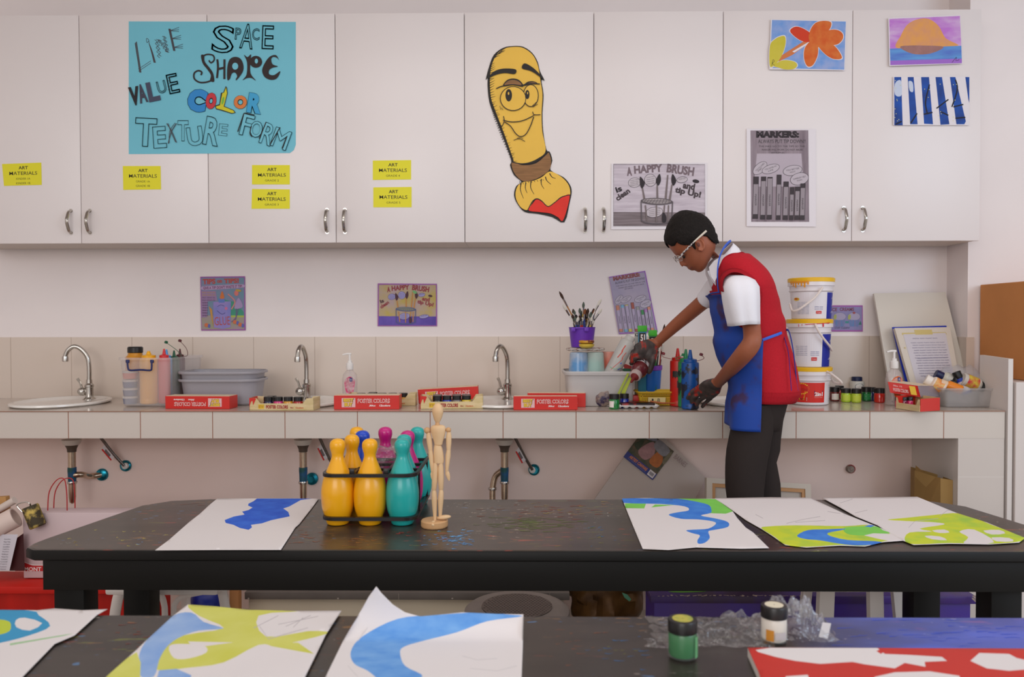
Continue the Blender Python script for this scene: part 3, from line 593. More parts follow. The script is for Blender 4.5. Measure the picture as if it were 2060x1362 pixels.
faucet(617, 803, radians(262), 'chrome gooseneck tap seen head on, left of the pink soap bottle')
faucet(1021, 803, radians(238), 'chrome gooseneck tap left of the stacked red paint boxes')
# ---------------------------------------------------------------- poster colour boxes
RED = M((206, 38, 30), .35); TAN = M((222, 200, 156), .6, rgb2=(206, 184, 130), sc=10, stretch=(2, 1, 8)); LOGO = M((226, 186, 50), .5); LB = M((226, 180, 180), .5); WT = M((236, 226, 222), .5); DR = M((160, 40, 40), .5)
def front(c, R, w, h, y):          # plane on the box front: u across, v up (0..1)
    return lambda u, v, k: c + R @ Vector(((u - .5) * w, -y - k, v * h))
def closed_box(px0, px1, rowb, h, label, rot=0, flip=False, dy=0, depth=.07, group='boxes of poster colours', tilt=0):
    c = (PZ(px0, rowb, ZK) + PZ(px1, rowb, ZK)) / 2; w = (PZ(px1, rowb, ZK) - PZ(px0, rowb, ZK)).length
    R = Matrix.Rotation(radians(rot), 3, 'Z') @ Matrix.Rotation(radians(tilt), 3, 'Y'); c = c + R @ Vector((0, depth / 2, 0)) + Vector((0, dy, .0005 + abs(sin(radians(tilt))) * w / 2))
    t = thing('paint_box', label, 'box', c, group)
    mb = MB().box(c + R @ Vector((0, 0, h / 2)), (w, depth, h), RED, R, .0012)
    mb.box(c + R @ Vector((0, .001, h - .0006)), (w - .004, depth - .006, .003), M((226, 206, 176), .6), R)
    mb.build('carton', t, 0)
    g = front(c, R, w, h, depth / 2 + .0006); a = Art((lambda u, v, k: g(1 - u, 1 - v, k)) if flip else g, .00008)
    asp = w / h
    a.R(LB, .12, .16, .33, .82)
    a.T(M((60, 40, 20), .5), 'BEST', .228, .66, .165, .27, 0, bold=.08, flip=-1); a.T(LOGO, 'BEST', .225, .67, .15, .25, 0, bold=.06, flip=-1)
    a.T(M((60, 40, 20), .5), 'BUY', .228, .35, .135, .3, 0, bold=.08, flip=-1); a.T(LOGO, 'BUY', .225, .36, .125, .28, 0, bold=.06, flip=-1)
    a.T(WT, 'POSTER COLORS', .61, .62, .5, .36, 0, bold=.04, flip=-1); a.T(RED, 'POSTER COLORS', .61, .62, .5, .36, 0, bold=-.004, flip=-1)
    a.T(WT, '30cc', .59, .28, .1, .13, 0, bold=.04, flip=-1, shear=.2); a.T(WT, '12colors', .78, .28, .17, .14, 0, bold=.04, flip=-1, shear=.2)
    a.build('printing', t, 0); return t
BLK = M((30, 28, 28), .3)
def jar(c, r, h, col, parent=None, capcol=None, label=None, cat='jar', group=None, name='paint_jar', lab=None, R=None, lid=None):
    c = Vector(c); t = parent
    if parent is None: t = thing(name, label, cat, c, group)
    T = lambda v: v
    MB().lathe([(r * .86, 0), (r * .97, .002), (r, .006), (r, h * .58), (r * .9, h * .66), (r * .86, h * .7)], c, M(col, .18, coat=.6), 20).build('glass_jar', t)
    MB().lathe([(r * .93, h * .66), (r * .97, h * .67), (r * .97, h * .97), (r * .9, h)], c, capcol or BLK, 24).build('cap', t)
    if lab is not None:
        a = Art(lambda x, y, k: c + Vector((sin(x) * (r + .0006 + k), -cos(x) * (r + .0006 + k), y)))
        for s_ in range(6):
            u = lab[1] + (lab[2] - lab[1]) * s_ / 6; v = lab[1] + (lab[2] - lab[1]) * (s_ + 1) / 6
            a.k = 0; a.L(lab[0], [(u, h * .12), (v, h * .12), (v, h * .54), (u, h * .54)])
        if len(lab) > 3:
            for j, (mm, hh) in enumerate(lab[3]): a.k = 1; a.L(mm, [(lab[1] * .6, h * hh), (lab[2] * .6, h * hh), (lab[2] * .6, h * (hh + .1)), (lab[1] * .6, h * (hh + .1))])
        a.build('jar_label', t, 0)
    return t
def open_box(px0, px1, rowb, h, label, jars, rot=0, depth=.075, group='open sets of poster colours'):
    c = (PZ(px0, rowb, ZK) + PZ(px1, rowb, ZK)) / 2; w = (PZ(px1, rowb, ZK) - PZ(px0, rowb, ZK)).length
    R = Matrix.Rotation(radians(rot), 3, 'Z'); c = c + R @ Vector((0, depth / 2, .0005))
    t = thing('paint_tray_box', label, 'box', c, group)
    q = lambda x, y, z: c + R @ Vector((x, y, z))
    mb = MB(); hw = w / 2; hd = depth / 2; e = .0015
    prof = [(-hw, 0), (hw, 0), (hw, h), (hw - .11 * w, h * .97), (hw - .17 * w, h * .56), (-hw + .17 * w, h * .56), (-hw + .11 * w, h * .97), (-hw, h)]
    for sy in (-1, 1): mb.prism(prof, lambda x, z, k, sy=sy: q(x, sy * hd - sy * k * e, z), TAN)
    mb.box(q(0, 0, e), (w, depth, e), TAN, R)
    for sx in (-1, 1): mb.box(q(sx * (hw - e / 2), 0, h / 2), (e, depth, h), RED if sx < 0 else TAN, R)
    mb.build('carton', t, 0)
    a = Art(lambda x, y, k: q(-hw + x * w, -hd - .0004 - k, y * h), .00008)
    a.L(RED, [(0, .2), (0, 1), (.095, .97), (.105, .9), (.09, .75), (.06, .4), (.05, .75), (.03, .72), (.01, .45)])
    a.R(LOGO, .14, .12, .23, .48); a.T(M((170, 120, 30), .5), 'BEST BUY', .185, .3, .08, .2, bold=.03, flip=-1)
    a.T(DR, 'POSTER COLORS', .43, .28, .34, .28, bold=.045, flip=-1); a.T(DR, '30cc', .66, .22, .05, .1, flip=-1, bold=.03); a.T(M((200, 90, 40), .5), '12colors', .78, .22, .12, .12, flip=-1, bold=.03)
    a.build('printing', t, 0)
    n = len(jars[0]); out = []
    for r_ in range(2):
        for k, col in enumerate(jars[r_]):
            if col is None: continue
            x = -hw + w * (.5 + (k - (n - 1) / 2) * .155); y = -hd + .019 + r_ * .036
            out.append((q(x, y, .0025), col))
    return t, out
JR = .0165; JH = .043
def fill(out, desc):
    for i, (p, col) in enumerate(out):
        nm = min(CN, key=lambda k: sum((a - b) ** 2 for a, b in zip(CN[k], col)))
        j = jar(p, JR, JH, col, None, label=desc[i] if isinstance(desc, list) else desc, group='small paint jars in the sets')
CN = {'x': (0, 0, 0)}
closed_box(331, 463, 823, .0445, 'red poster colour box lying upside down before the grey tubs', -3, True)
t, o = open_box(501, 632, 826, .043, 'open cream paint set holding black, pink, orange and red jars', [[(16, 16, 60), (206, 50, 120), (214, 150, 40), (170, 30, 26)], [(24, 24, 26), None, None, None]], -2)
fill(o, ['paint jar with dark blue label in the pink and red jar set', 'pink paint jar with black cap in the leftmost open set', 'orange paint jar with black cap in the leftmost open set', 'red paint jar with black cap in the leftmost open set', 'black jar behind the dark blue one in the leftmost open set'])
closed_box(672, 803, 824, .0485, 'red poster colour box standing in front of the soap bottle', 1.2)
t, o = open_box(700, 836, 817, .044, 'open cream paint set half hidden behind the soap bottle\'s red box', [[(200, 60, 120), (30, 30, 30), (60, 60, 60), (190, 120, 120), (206, 150, 50)], [None, (30, 60, 40), None, None, None]], 3)
fill(o, ['jar cap showing just right of the soap bottle', 'second jar cap from the left above the soap bottle\'s box', 'middle jar cap showing above the soap bottle\'s box', 'reddish jar cap showing above the soap bottle\'s box', 'orange paint jar at the right end of the half hidden set', 'raised dark jar cap at the back of the half hidden set'])
bx = closed_box(842, 963, 812, .052, 'red poster colour box behind the open set left of the middle tap', 1.5, tilt=-3.0)
t, o = open_box(846, 972, 823, .046, 'open cream paint set behind the wooden mannequin\'s head', [[(20, 20, 20), (40, 60, 160), (120, 110, 110), (220, 190, 60)], [(24, 24, 26), None, (30, 30, 30), (30, 30, 30)]], 4)
fill(o, ['black paint jar at the left of the set behind the mannequin', 'blue paint jar in the open set behind the mannequin\'s head', 'grey paint jar in the open set behind the mannequin\'s head', 'yellow paint jar in the open set behind the mannequin\'s head', 'rear left black cap in the set behind the mannequin', 'rear middle black cap in the set behind the mannequin', 'rear right black cap in the set behind the mannequin'])
closed_box(1061, 1178, 819, .049, 'red poster colour box at the back of the pair left of the grey bin', -3, depth=.04)
closed_box(1033, 1162, 825, .047, 'red poster colour box at the front of the pair left of the grey bin', 0, depth=.028)
# ---------------------------------------------------------------- soap bottles
def clearm(rgb, a=.32, r=.1): return M(rgb, r, alpha=a, spec=.8)
def soap(px, row, Y, s, label, lcol, lc2, rot=0):
    c = Vector((P(px, row, Y).x, Y, ZK + .001)); t = thing('soap_dispenser', label, 'bottle', c)
    MB().lathe([(.022 * s, 0), (.0275 * s, .003 * s), (.028 * s, .05 * s), (.029 * s, .085 * s), (.0255 * s, .108 * s), (.012 * s, .123 * s), (.0105 * s, .13 * s)], c, M((216, 202, 198), .1, alpha=.35, spec=.8), 28, sy=.7).build('bottle_body', t)
    MB().lathe([(.013 * s, .125 * s), (.014 * s, .128 * s), (.0135 * s, .148 * s), (.0085 * s, .152 * s), (.0085 * s, .158 * s), (.004 * s, .16 * s), (.004 * s, .182 * s)], c, M((232, 228, 224), .35), 20).build('pump_collar', t)
    h = c + Vector((0, 0, .182 * s)); MB().tube([h + Vector((.006 * s, 0, .002)), h + Vector((-.01 * s, -.001, .0025)), h + Vector((-.026 * s, -.003, -.001))], [.0045 * s, .004 * s, .0028 * s], M((232, 228, 224), .35), 10, 3).build('pump_head', t)
    MB().tube([c + Vector((0, 0, .004)), c + Vector((0, 0, .13 * s))], .002 * s, M((226, 216, 214), .3), 8).build('dip_tube', t)
    a = Art(lambda x, y, k: c + Vector((x * s, -sqrt(max(0, 1 - (x / .0295) ** 2)) * .0206 * s - .0006 - k, y * s)), .00006)
    a.L(lcol, sm([(-.016, .07), (-.012, .09), (.004, .1), (.02, .09), (.021, .07), (.014, .03), (.006, .012), (-.006, .03)], 4))
    a.R(M((40, 60, 120), .5), .004, .082, .013, .096); a.T(WT, 'A', .0085, .089, .005, .008, flip=-1)
    a.build('front_label', t, 0); return t
soap(704, 805, 2.98, 1.0, 'clear pump soap bottle with a bright pink flowered label', M((206, 52, 110), .5, rgb2=(226, 176, 186), sc=60, lo=.45, hi=.6), None)
soap(1798, 815, 2.9, 1.06, 'clear pump soap bottle with an orange label behind the tipped box', M((224, 110, 50), .5), None)
# ---------------------------------------------------------------- generic shapes
def rrect(cx, cy, hx, hy, r, n=6):
    out = []
    for qx, qy, a0 in ((1, 1, 0), (-1, 1, 90), (-1, -1, 180), (1, -1, 270)):
        for k in range(n + 1):
            a = radians(a0 + 90 * k / n); out.append((cx + qx * (hx - r) + r * cos(a), cy + qy * (hy - r) + r * sin(a)))
    return out
def tub(mb, c, hx, hy, r, prof, m, inner=.003, R=None):
    """open tub: prof = [(scale offset, z)] outer wall bottom to top, then the inside"""
    c = Vector(c); rs = []
    def ring(o, z): return [c + (R @ Vector((x, y, z)) if R else Vector((x, y, z))) for x, y in rrect(0, 0, hx + o, hy + o, max(r + o, .004))]
    seq = [(o, z) for o, z in prof] + [(prof[-1][0] - inner, prof[-1][1] - .0005)] + [(o - inner, z + inner) for o, z in reversed(prof[:-1])]
    for o, z in seq: rs.append(ring(o, z))
    mb.rings(rs, m); return mb
# clear storage box with bottles, leftmost
CB = M((222, 214, 212), .3, alpha=.25, spec=.6)
y0 = 2.84; xl = P(234, 760, y0).x; xr = P(346, 760, y0).x; zt_ = P(290, 720, y0).z
cbx = Vector(((xl + xr) / 2 + .008, y0 + .13, ZK + .001)); t = thing('clear_storage_box', 'frosted clear storage box full of paint bottles beside the grey tubs', 'box', cbx)
RB = Matrix.Rotation(radians(-4), 3, 'Z')
hx = (xr - xl) / 2 - .008; hz = zt_ - ZK
tub(MB(), cbx, hx, .13, .02, [(-.012, 0), (-.008, .004), (-.002, hz * .5), (.002, hz - .012), (.009, hz - .010), (.009, hz)], CB, .0025, RB).build('tub', t)
NV = M((30, 38, 92), .4); yy = cbx.y - .13 - .004
hp = [P(p[0], p[1], yy - .01) for p in ((256, 727), (258, 742), (264, 745), (283, 744), (302, 745), (305, 740), (305, 727))]
MB().tube(hp, .0034, NV, 8, 4).box(hp[0] + Vector((0, .003, 0)), (.012, .008, .012), NV, None, .002).box(hp[-1] + Vector((0, .003, 0)), (.012, .008, .012), NV, None, .002).build('carry_handle', t)
def bottle(name, label, c, r, h, col, cap=None, nh=.03, group=None, ncol=None, stopper=None, cat='bottle', sdir=1, ncap=None, scol=None, blot=None, m=None):
    c = Vector(c); t = thing(name, label, cat, c, group); bm_ = m or M(col, .3, coat=.3) if blot is None else M(col, .35, rgb2=blot, sc=26, lo=.50, hi=.54)
    MB().lathe([(r * .85, 0), (r, .004), (r, h * .1), (r * .97, h * .12), (r, h * .14), (r, h * .93), (r * .97, h * .97), (r * .8, h * .985), (r * .7, h * .99)], c, bm_, 24).build('bottle_body', t)
    n = ncol or col; sc_ = scol or n
    MB().lathe([(r * .72, h * .98), (r * .76, h * .985), (r * .76, h * 1.04), (r * .5, h * 1.05), (r * .3, h * 1.06), (r * .14, h * 1.06 + nh), (r * .06, h * 1.06 + nh)], c, M(n, .35), 18).build('nozzle_cap', t)
    if stopper:
        q = c + Vector((0, 0, h)); e = q + Vector(stopper); b_ = q + Vector((r * .6 * sdir, 0, 0))
        s_ = MB().tube([b_, b_ + Vector((.018 * sdir, 0, .004)), (b_ + e) / 2 + Vector((.02 * sdir, 0, .0)), e], .0011, M(sc_, .4), 6, 5).build('stopper_strap', t)
        MB().lathe([(.004, -.004), (.0065, -.003), (.0065, .004), (.004, .006)], e, M(sc_, .4), 10, (.3, 0, 1)).build('stopper', s_)
    return t
G1 = 'squeeze bottles inside the clear storage box'
bot = lambda px, y, r, h, col, lab, **k: bottle('squeeze_bottle', lab, (P(px, 700, y).x, y, ZK + .008), r, h, col, group=G1, **k)
bot(299, 2.882, .0315, .17, (236, 170, 16), 'yellow squeeze bottle standing in the clear storage box', nh=.012)
bot(330, 2.895, .021, .17, (206, 44, 50), 'red squeeze bottle in the clear storage box', nh=.02)
bot(335, 2.985, .02, .165, (70, 150, 210), 'light blue nozzled bottle in the clear storage box', nh=.02)
bot(350, 3.03, .02, .16, (30, 90, 60), 'dark green nozzled bottle in the clear storage box', nh=.02, stopper=(-.03, 0, .06))
bot(362, 3.07, .018, .165, (90, 36, 40), 'maroon nozzled bottle at the back of the clear storage box', nh=.02, stopper=(.0, 0, .06))
c = Vector((P(272, 700, 2.94).x, 2.94, ZK + .006))
t = thing('amber_jar', 'amber jar with a wide black lid poking out of the clear box', 'jar', c)
MB().lathe([(.03, 0), (.034, .004), (.034, .17), (.026, .178), (.022, .2)], c, M((206, 140, 40), .3), 24).build('jar_body', t)
Rl = Matrix.Rotation(radians(4), 3, 'Y')
MB().lathe([(.0255, .186), (.027, .188), (.027, .205), (.024, .209)], c, BLK, 28).build('lid', t)
for k, (zz, cc) in enumerate(((.004, (110, 120, 150)), (.034, (96, 106, 140)), (.064, (90, 100, 136)), (.096, (220, 130, 110)))):
    c = Vector((P(261, 700, 2.885).x, 2.885, ZK + .004 + zz)); t = thing('paint_tub', ['lowest', 'second lowest', 'second highest', 'topmost'][k] + ' of the small tubs stacked in the clear storage box', 'tub', c, 'small tubs stacked in the clear box')
    MB().lathe([(.022, 0), (.025, .022)], c, M(cc, .4), 20).build('tub_body', t); MB().lathe([(.0265, .021), (.0265, .028), (.024, .0285)], c, M((206, 200, 196), .4), 20).build('lid', t)
# two grey tubs
GT = M((158, 154, 160), .35); yc = 2.965; cx = P(437, 770, 2.9).x
for k, (dz, z1, lb) in enumerate(((0, .103, 'grey plastic tub at the bottom of the stack of two'), (.028, .103, 'upper grey plastic tub nested in the other beside the clear box'))):
    c = Vector((cx, yc, ZK + .001 + dz)); mb = MB()
    z1 = .096
    tub(mb, c, .1365, .085, .05, [(-.014, 0), (-.008, .006), (.004, z1 - .010), (.004, z1 - .009), (.0145, z1 - .009), (.0155, z1 - .004), (.0135, z1)], GT, .004)
    o = mb.build('nesting_tub', None); tag(o, lb, 'tub', 'grey nested tubs')
# ---------------------------------------------------------------- middle group: grey bin with pots and brushes
GB = M((196, 192, 190), .35); yb = 2.94; xa = P(1137, 790, yb - .1).x; xb = P(1283, 790, yb - .1).x; cg = Vector(((xa + xb) / 2, yb, ZK + .001)); hgt = P(1200, 748, yb - .1).z - ZK
mb = MB(); tub(mb, cg, (xb - xa) / 2 - .008, .09, .025, [(-.01, 0), (-.006, .005), (.002, hgt - .015), (.002, hgt - .014), (.011, hgt - .013), (.012, hgt - .004), (.009, hgt)], GB, .003)
tag(mb.build('plastic_bin', None), 'pale grey plastic bin holding upturned clear cups under the brush pot', 'bin')
zi = ZK + hgt
def cup(px, y, col, col2, label, r=.038, h=.075):
    c = Vector((P(px, 740, y).x, y, ZK + .05)); H = zi + .068 - c.z
    m = M(col, .2, alpha=.75, spec=.6, rgb2=col2, sc=14)
    t = thing('clear_cup', label, 'cup', c, 'upturned clear plastic cups in the grey bin')
    MB().lathe([(r, 0), (r * 1.02, .004), (r * .98, .01), (r * .78, H - .004), (r * .7, H), (.001, H)], c, m, 24, cap=False).build('cup_wall', t)
cup(1164, 2.895, (90, 160, 220), (206, 210, 214), 'upturned clear cup stained light blue inside the grey bin', .041)
cup(1197, 2.905, (170, 206, 196), (200, 206, 200), 'upturned clear cup stained pale green inside the grey bin', .04)
cup(1224, 2.955, (226, 110, 86), (222, 176, 160), 'upturned clear cup stained orange red inside the grey bin', .036)
# long clear bottle leaning
c = P(1229, 752, 2.9); tdir = (P(1266, 683, 2.92) - c); L = tdir.length; ax = tdir.normalized()
c = c - ax * .03
t = thing('clear_bottle', 'empty clear squeeze bottle smeared with red paint leaning in the bin', 'bottle', c)
MB().lathe([(.026, 0), (.0275, .005), (.0275, L + .015), (.022, L + .023), (.018, L + .025), (.018, L + .04), (.016, L + .042)], c, M((208, 208, 204), .25, alpha=.72, spec=.6), 24, ax).build('bottle_body', t)
xx, yy_ = fr(ax); 
a = Art(lambda u, v, k: c + ax * v + (-yy_ if yy_.y > 0 else yy_) * 0 + Vector((u, 0, 0)) - Vector((0, .028 + k, 0)), .0001)
a.W(M((214, 70, 50), .4), [(-.006, .15), (-.008, .13), (-.006, .12), (-.012, .1)], .0045); a.W(M((214, 70, 50), .4), [(.010, .12), (.006, .1), (.009, .09), (-.002, .07), (-.012, .05)], .0025); a.E(M((50, 90, 190), .4), .012, .075, .003, .003); a.W(M((40, 50, 140), .4), [(.02, .055), (.012, .048)], .004); a.W(M((120, 190, 150), .5), [(-.022, .062), (0, .052), (.022, .06)], .0018)
a.build('paint_smears', t, 0)
# crumpled paint-splashed lid/palette on top of the cups + purple pot
pl = MB(); zc_ = P(1178, 702, 2.92).z
rs = []
for rr, zz in ((.062, 0), (.069, .002), (.07, .007), (.066, .0095), (.001, .0095)):
    rs.append([Vector((P(1178, 702, 2.93).x + cos(2 * pi * j / 40) * rr * (1 + .05 * sin(j * 2.1)), 2.93 + sin(2 * pi * j / 40) * rr * .8, zc_ - .006 + zz + .0012 * sin(j * 3.3))) for j in range(40)])
pl.rings(rs, M((206, 200, 192), .6, rgb2=(150, 110, 96), sc=70, lo=.5, hi=.62, stretch=(1, 1, 3)))
tag(pl.build('round_palette', None), 'paint spattered round palette lying on the upturned cups', 'palette')
PV = M((104, 50, 176), .4); c = Vector((P(1171, 700, 2.935).x, 2.935, zc_ + .006)); t = thing('brush_pot', 'purple plastic pot packed with paintbrushes on the grey bin', 'pot', c)
ph = .074
MB().lathe([(.038, 0), (.040, .002), (.0485, ph - .002), (.0495, ph - .001), (.0495, ph), (.046, ph), (.037, .004), (.001, .004)], c, PV, 30, cap=False).build('pot_body', t)
MB().b2(c + Vector((-.043, -.052, ph - .016)), c + Vector((-.028, -.041, ph - .001)), PV, .002).b2(c + Vector((.004, -.054, ph - .016)), c + Vector((.02, -.044, ph - .001)), PV, .002).b2(c + Vector((-.028, -.05, ph - .006)), c + Vector((.006, -.046, ph)), PV, .001).build('pot_tab', t)
random.seed(11)
BCOL = [(170, 120, 70), (226, 222, 216), (60, 40, 30), (40, 60, 130), (206, 170, 90), (190, 60, 50), (60, 60, 60), (150, 90, 50)]
def brush(p0, p1, k, label, group, up=True, r=.003):
    """brush standing in a pot: handle end p0, bristle tip p1"""
    p0 = Vector(p0); p1 = Vector(p1); d = (p1 - p0); L = d.length; d.normalize()
    t = thing('paintbrush', label, 'paintbrush', p0, group)
    MB().lathe([(r * .5, 0), (r * .9, L * .1), (r, L * .5), (r, L * .72)], p0, M(BCOL[k % len(BCOL)], .4), 8, d).build('brush_handle', t)
    MB().lathe([(r * 1.1, L * .72), (r * 1.4, L * .86)], p0, CHROME, 8, d).build('ferrule', t)
    MB().lathe([(r * 1.35, L * .86), (r * 1.9, L * .92), (r * 1.2, L * .97), (r * .2, L)], p0, M([(60, 36, 24), (206, 200, 190), (120, 70, 40), (40, 32, 30), (80, 90, 80)][k % 5], .8), 8, d).build('bristles', t)
    return t
HN_ = ['tan', 'white', 'dark brown', 'blue', 'yellowish', 'red', 'grey', 'brown']; BN_ = ['dark brown', 'pale', 'rusty', 'black', 'greenish']
for k in range(40):
    a_ = random.uniform(0, 2 * pi); rr = .034 * sqrt(random.random()); b0 = c + Vector((rr * .6 * cos(a_), rr * .6 * sin(a_), .006))
    lean = Vector((rr * cos(a_) * 1.35, rr * sin(a_) * .8, 0)); tip = c + lean + Vector((0, 0, random.uniform(.10, .145)))
    brush(b0, tip, k, '%s handled paintbrush with %s bristles at the %s of the purple pot' % (HN_[k % 8], BN_[k % 5], 'left' if lean.x < -.015 else 'right' if lean.x > .015 else 'middle'), 'paintbrushes in the purple pot')
for (x, y), k, lb in (((1125, 586), 0, 'longest paintbrush leaning far left out of the purple pot'), ((1132, 612), 1, 'thin white paintbrush at the left edge of the purple pot'), ((1174, 607), 4, 'upright wooden paintbrush tip above the middle of the pot'), ((1210, 601), 1, 'silvery paintbrush leaning right out of the purple pot'), ((1211, 621), 6, 'dark paintbrush leaning right at the edge of the purple pot')):
    q = P(x, y, 2.93); b0 = c + Vector(((q.x - c.x) * -.25, 0, .008)); brush(b0, q, k, lb, 'paintbrushes in the purple pot', r=.0028)
# small yellow dish leaning on the pot
c2 = Vector((P(1180, 690, 2.868).x, 2.868, zc_ + .005)); 
tag(MB().lathe([(.018, 0), (.0265, .006), (.028, .014), (.027, .015), (.018, .004), (.001, .004)], c2, M((214, 184, 70), .4), 24, cap=False).build('small_dish', None), 'small yellow dish below its stacked twin beside the purple pot', 'dish', 'small yellow dishes')
tag(MB().lathe([(.02, .0), (.0275, .004), (.0275, .011), (.0265, .012), (.018, .004), (.001, .004)], c2 + Vector((0, 0, .0155)), M((206, 150, 40), .4, rgb2=(120, 50, 30), sc=50, lo=.55, hi=.6), 24, cap=False).build('small_dish', None), 'small orange dish with dark paint stacked on the yellow one', 'dish', 'small yellow dishes')
# blue pot with packs of tools and brushes behind the far hand
c = Vector((P(1306, 780, 2.99).x, 2.99, ZK + .001)); t = thing('blue_pot', 'blue plastic pot with a purple rim standing behind the outstretched hand', 'pot', c)
MB().lathe([(.036, 0), (.038, .003), (.0455, .122), (.0455, .124), (.043, .124), (.035, .004), (.001, .004)], c, M((24, 100, 190), .4), 30, cap=False).build('pot_body', t)
MB().lathe([(.046, .122), (.0485, .124), (.0485, .14), (.0455, .14), (.0445, .122)], c, M((120, 60, 180), .4), 30).build('pot_rim', t)
def pack(px, row, w, h, y, mt, mb_, num, label):
    q = P(px, row, y); q2 = Vector((q.x, y, c.z + .01)); t = thing('brush_pack', label, 'packet', (q.x, y, q2.z), 'packets of brushes in the blue pot')
    MB().b2((q.x - w / 2, y - .002, q2.z), (q.x + w / 2, y + .002, q.z - h * .25), mb_, .001).build('sleeve', t)
    MB().b2((q.x - w / 2 - .002, y - .0022, q.z - h * .25), (q.x + w / 2 + .002, y + .0022, q.z), mt, .001).build('header_card', t)
    a = Art(lambda x, y_, k: Vector((q.x + x * w, y - .0026 - k, q.z + y_ * h))); a.R(BLK, -.4, -.75, .4, -.3); a.T(WT, num, .05, -.5, .55, .28, bold=.04, flip=-1); a.build('printing', t, 0)
GN = M((70, 176, 50), .5)
pack(1292, 655, .030, .09, 2.94, GN, M((40, 120, 150), .5), '51', 'hanging packet with green header and teal sleeve, numbered 51')
pack(1313, 664, .028, .085, 2.955, GN, M((30, 110, 50), .5), '51', 'packet with green header and dark green sleeve, numbered 51')
pack(1282, 668, .02, .02, 2.965, M((170, 166, 160), .5), M((176, 172, 166), .5), 'II', 'plain grey packet left of the teal packet in the blue pot')
for (x, y), k, lb in (((1337, 652), 5, 'paintbrush with a maroon end tallest in the blue pot'), ((1328, 668), 6, 'dark paintbrush beside the maroon ended one in the blue pot'), ((1334, 690), 6, 'short dark paintbrush at the right edge of the blue pot'), ((1322, 672), 2, 'brown paintbrush in the blue pot')):
    q = P(x, y, 2.975); brush((c.x + (q.x - c.x) * .4, 2.975, c.z + .008), q, k, lb, 'paintbrushes in the blue pot', r=.003)
# crumpled wrapper, spatula, jars, palette, basket
mb = MB(); c = Vector((P(1216, 815, 2.86).x, 2.86, ZK + .001)); random.seed(4)
mb.ell(c + Vector((0, 0, .028)), (.032, .016, .03), M((60, 50, 80), .25, rgb2=(150, 130, 120), sc=45, lo=.4, hi=.55), 22, 14)
for v in mb.v: n_ = noise.noise(v * 45) ; v.x += n_ * .012; v.z = max(c.z, v.z + noise.noise(v * 45 + Vector((9, 9, 9))) * .012)
tag(mb.build('crumpled_wrapper', None, 12), 'crumpled shiny wrapper left of the green paint jar', 'wrapper')
c = P(1240, 795, 2.88); tag(MB().prism([(1236, 820), (1239, 798), (1262, 750), (1266, 752), (1245, 796), (1244, 820)], lambda x, y, k: P(x, y, 2.83 + .0012 * k), M((166, 180, 60), .4)).prism([(1240, 818), (1252, 784), (1270, 752), (1273, 756), (1258, 790), (1250, 818)], lambda x, y, k: P(x, y, 2.838 + .0012 * k), M((186, 200, 60), .4)).build('tongs', None), 'thin lime green tongs leaning on the bin\'s rim', 'tongs')
jar(PZ(1237, 824, ZK) + Vector((0, .02, .0005)), .0185, .052, (20, 120, 50), None, label='green paint jar at the left of the dirty palette', group='paint jars by the palette', lab=(WT, -1.2, -.2))
jar(PZ(1258, 822, ZK) + Vector((0, .026, .0005)), .0165, .05, (20, 40, 140), None, label='dark blue paint jar next to the green one by the palette', group='paint jars by the palette')
c = PZ(1286, 818, ZK) + Vector((0, .05, .0005)); tag(MB().box(c + Vector((0, 0, .021)), (.085, .03, .032), M((196, 36, 30), .4), None, .003).build('red_carton', None), 'plain red carton behind the dirty paint palette', 'box')
c = PZ(1282, 823, ZK) + Vector((0, .03, .0005)); t = thing('paint_palette', 'white well palette caked in red and dark paint near the counter edge', 'palette', c)
mb = MB(); pc_ = M((226, 222, 218), .2, coat=.3); cake = M((150, 26, 22), .35, rgb2=(40, 22, 22), sc=34, lo=.42, hi=.52)
mb.rings([[c + Vector((x, y, z)) for x, y in rrect(0, 0, .078 + o, .03 + o, .015)] for o, z in ((0, .008), (.001, .0105), (0, .012), (-.004, .0115))], pc_)
for i in range(6): mb.ell(c + Vector((-.063 + i * .0255, -.014, .008)), (.0115, .011, .008), pc_, 14, 8); mb.ell(c + Vector((-.063 + i * .0255, .012, .008)), (.0115, .011, .008), pc_, 14, 8)
mb.build('well_tray', t)
mb = MB(); mb.rings([[c + Vector((x * (1 + .04 * sin(7 * x * 50)), y, z)) for x, y in rrect(.004, 0, .064 + o, .024 + o, .012)] for o, z in ((0, .011), (-.001, .018), (-.012, .021), (-.05, .022))], cake); mb.build('caked_paint', t)
tag(MB().tube([c + Vector((.05, .0, .024)), c + Vector((.09, -.01, .0185)), c + Vector((.135, -.012, .0185))], [.0025, .003, .002], M((176, 96, 50), .4), 8).build('paintbrush', None), 'brown paintbrush lying across the palette toward the yellow basket', 'paintbrush')
c = PZ(1335, 820, ZK) + Vector((0, .088, .0005)); YB = M((222, 182, 50), .4); t = thing('plastic_basket', 'yellow slotted plastic basket behind the squeeze bottles', 'basket', c)
mb = MB(); tub(mb, c, .082, .045, .012, [(-.012, 0), (-.008, .003), (-.002, .034)], YB, .003); tub(mb, c, .082, .045, .014, [(-.002, .036), (.004, .046), (.010, .05), (.010, .053)], YB, .003)
for x, y in rrect(0, 0, .0795, .0425, .012, 2): mb.tube([c + Vector((x, y, .033)), c + Vector((x, y, .037))], .002, YB, 6)
mb.build('basket_body', t)
a = Art(lambda x, y, k: c + Vector((x, -.0455 - .2 * (y - .033) * 0 - k, y)), .0001); DK = M((90, 66, 20), .6)
for r_ in range(5):
    for k in range(22): a.R(DK, -.072 + k * .0066, .007 + r_ * .0055, -.0695 + k * .0066, .0095 + r_ * .0055)
for k in range(24): a.R(DK, -.07 + k * .006, .041, -.067 + k * .006, .0435)
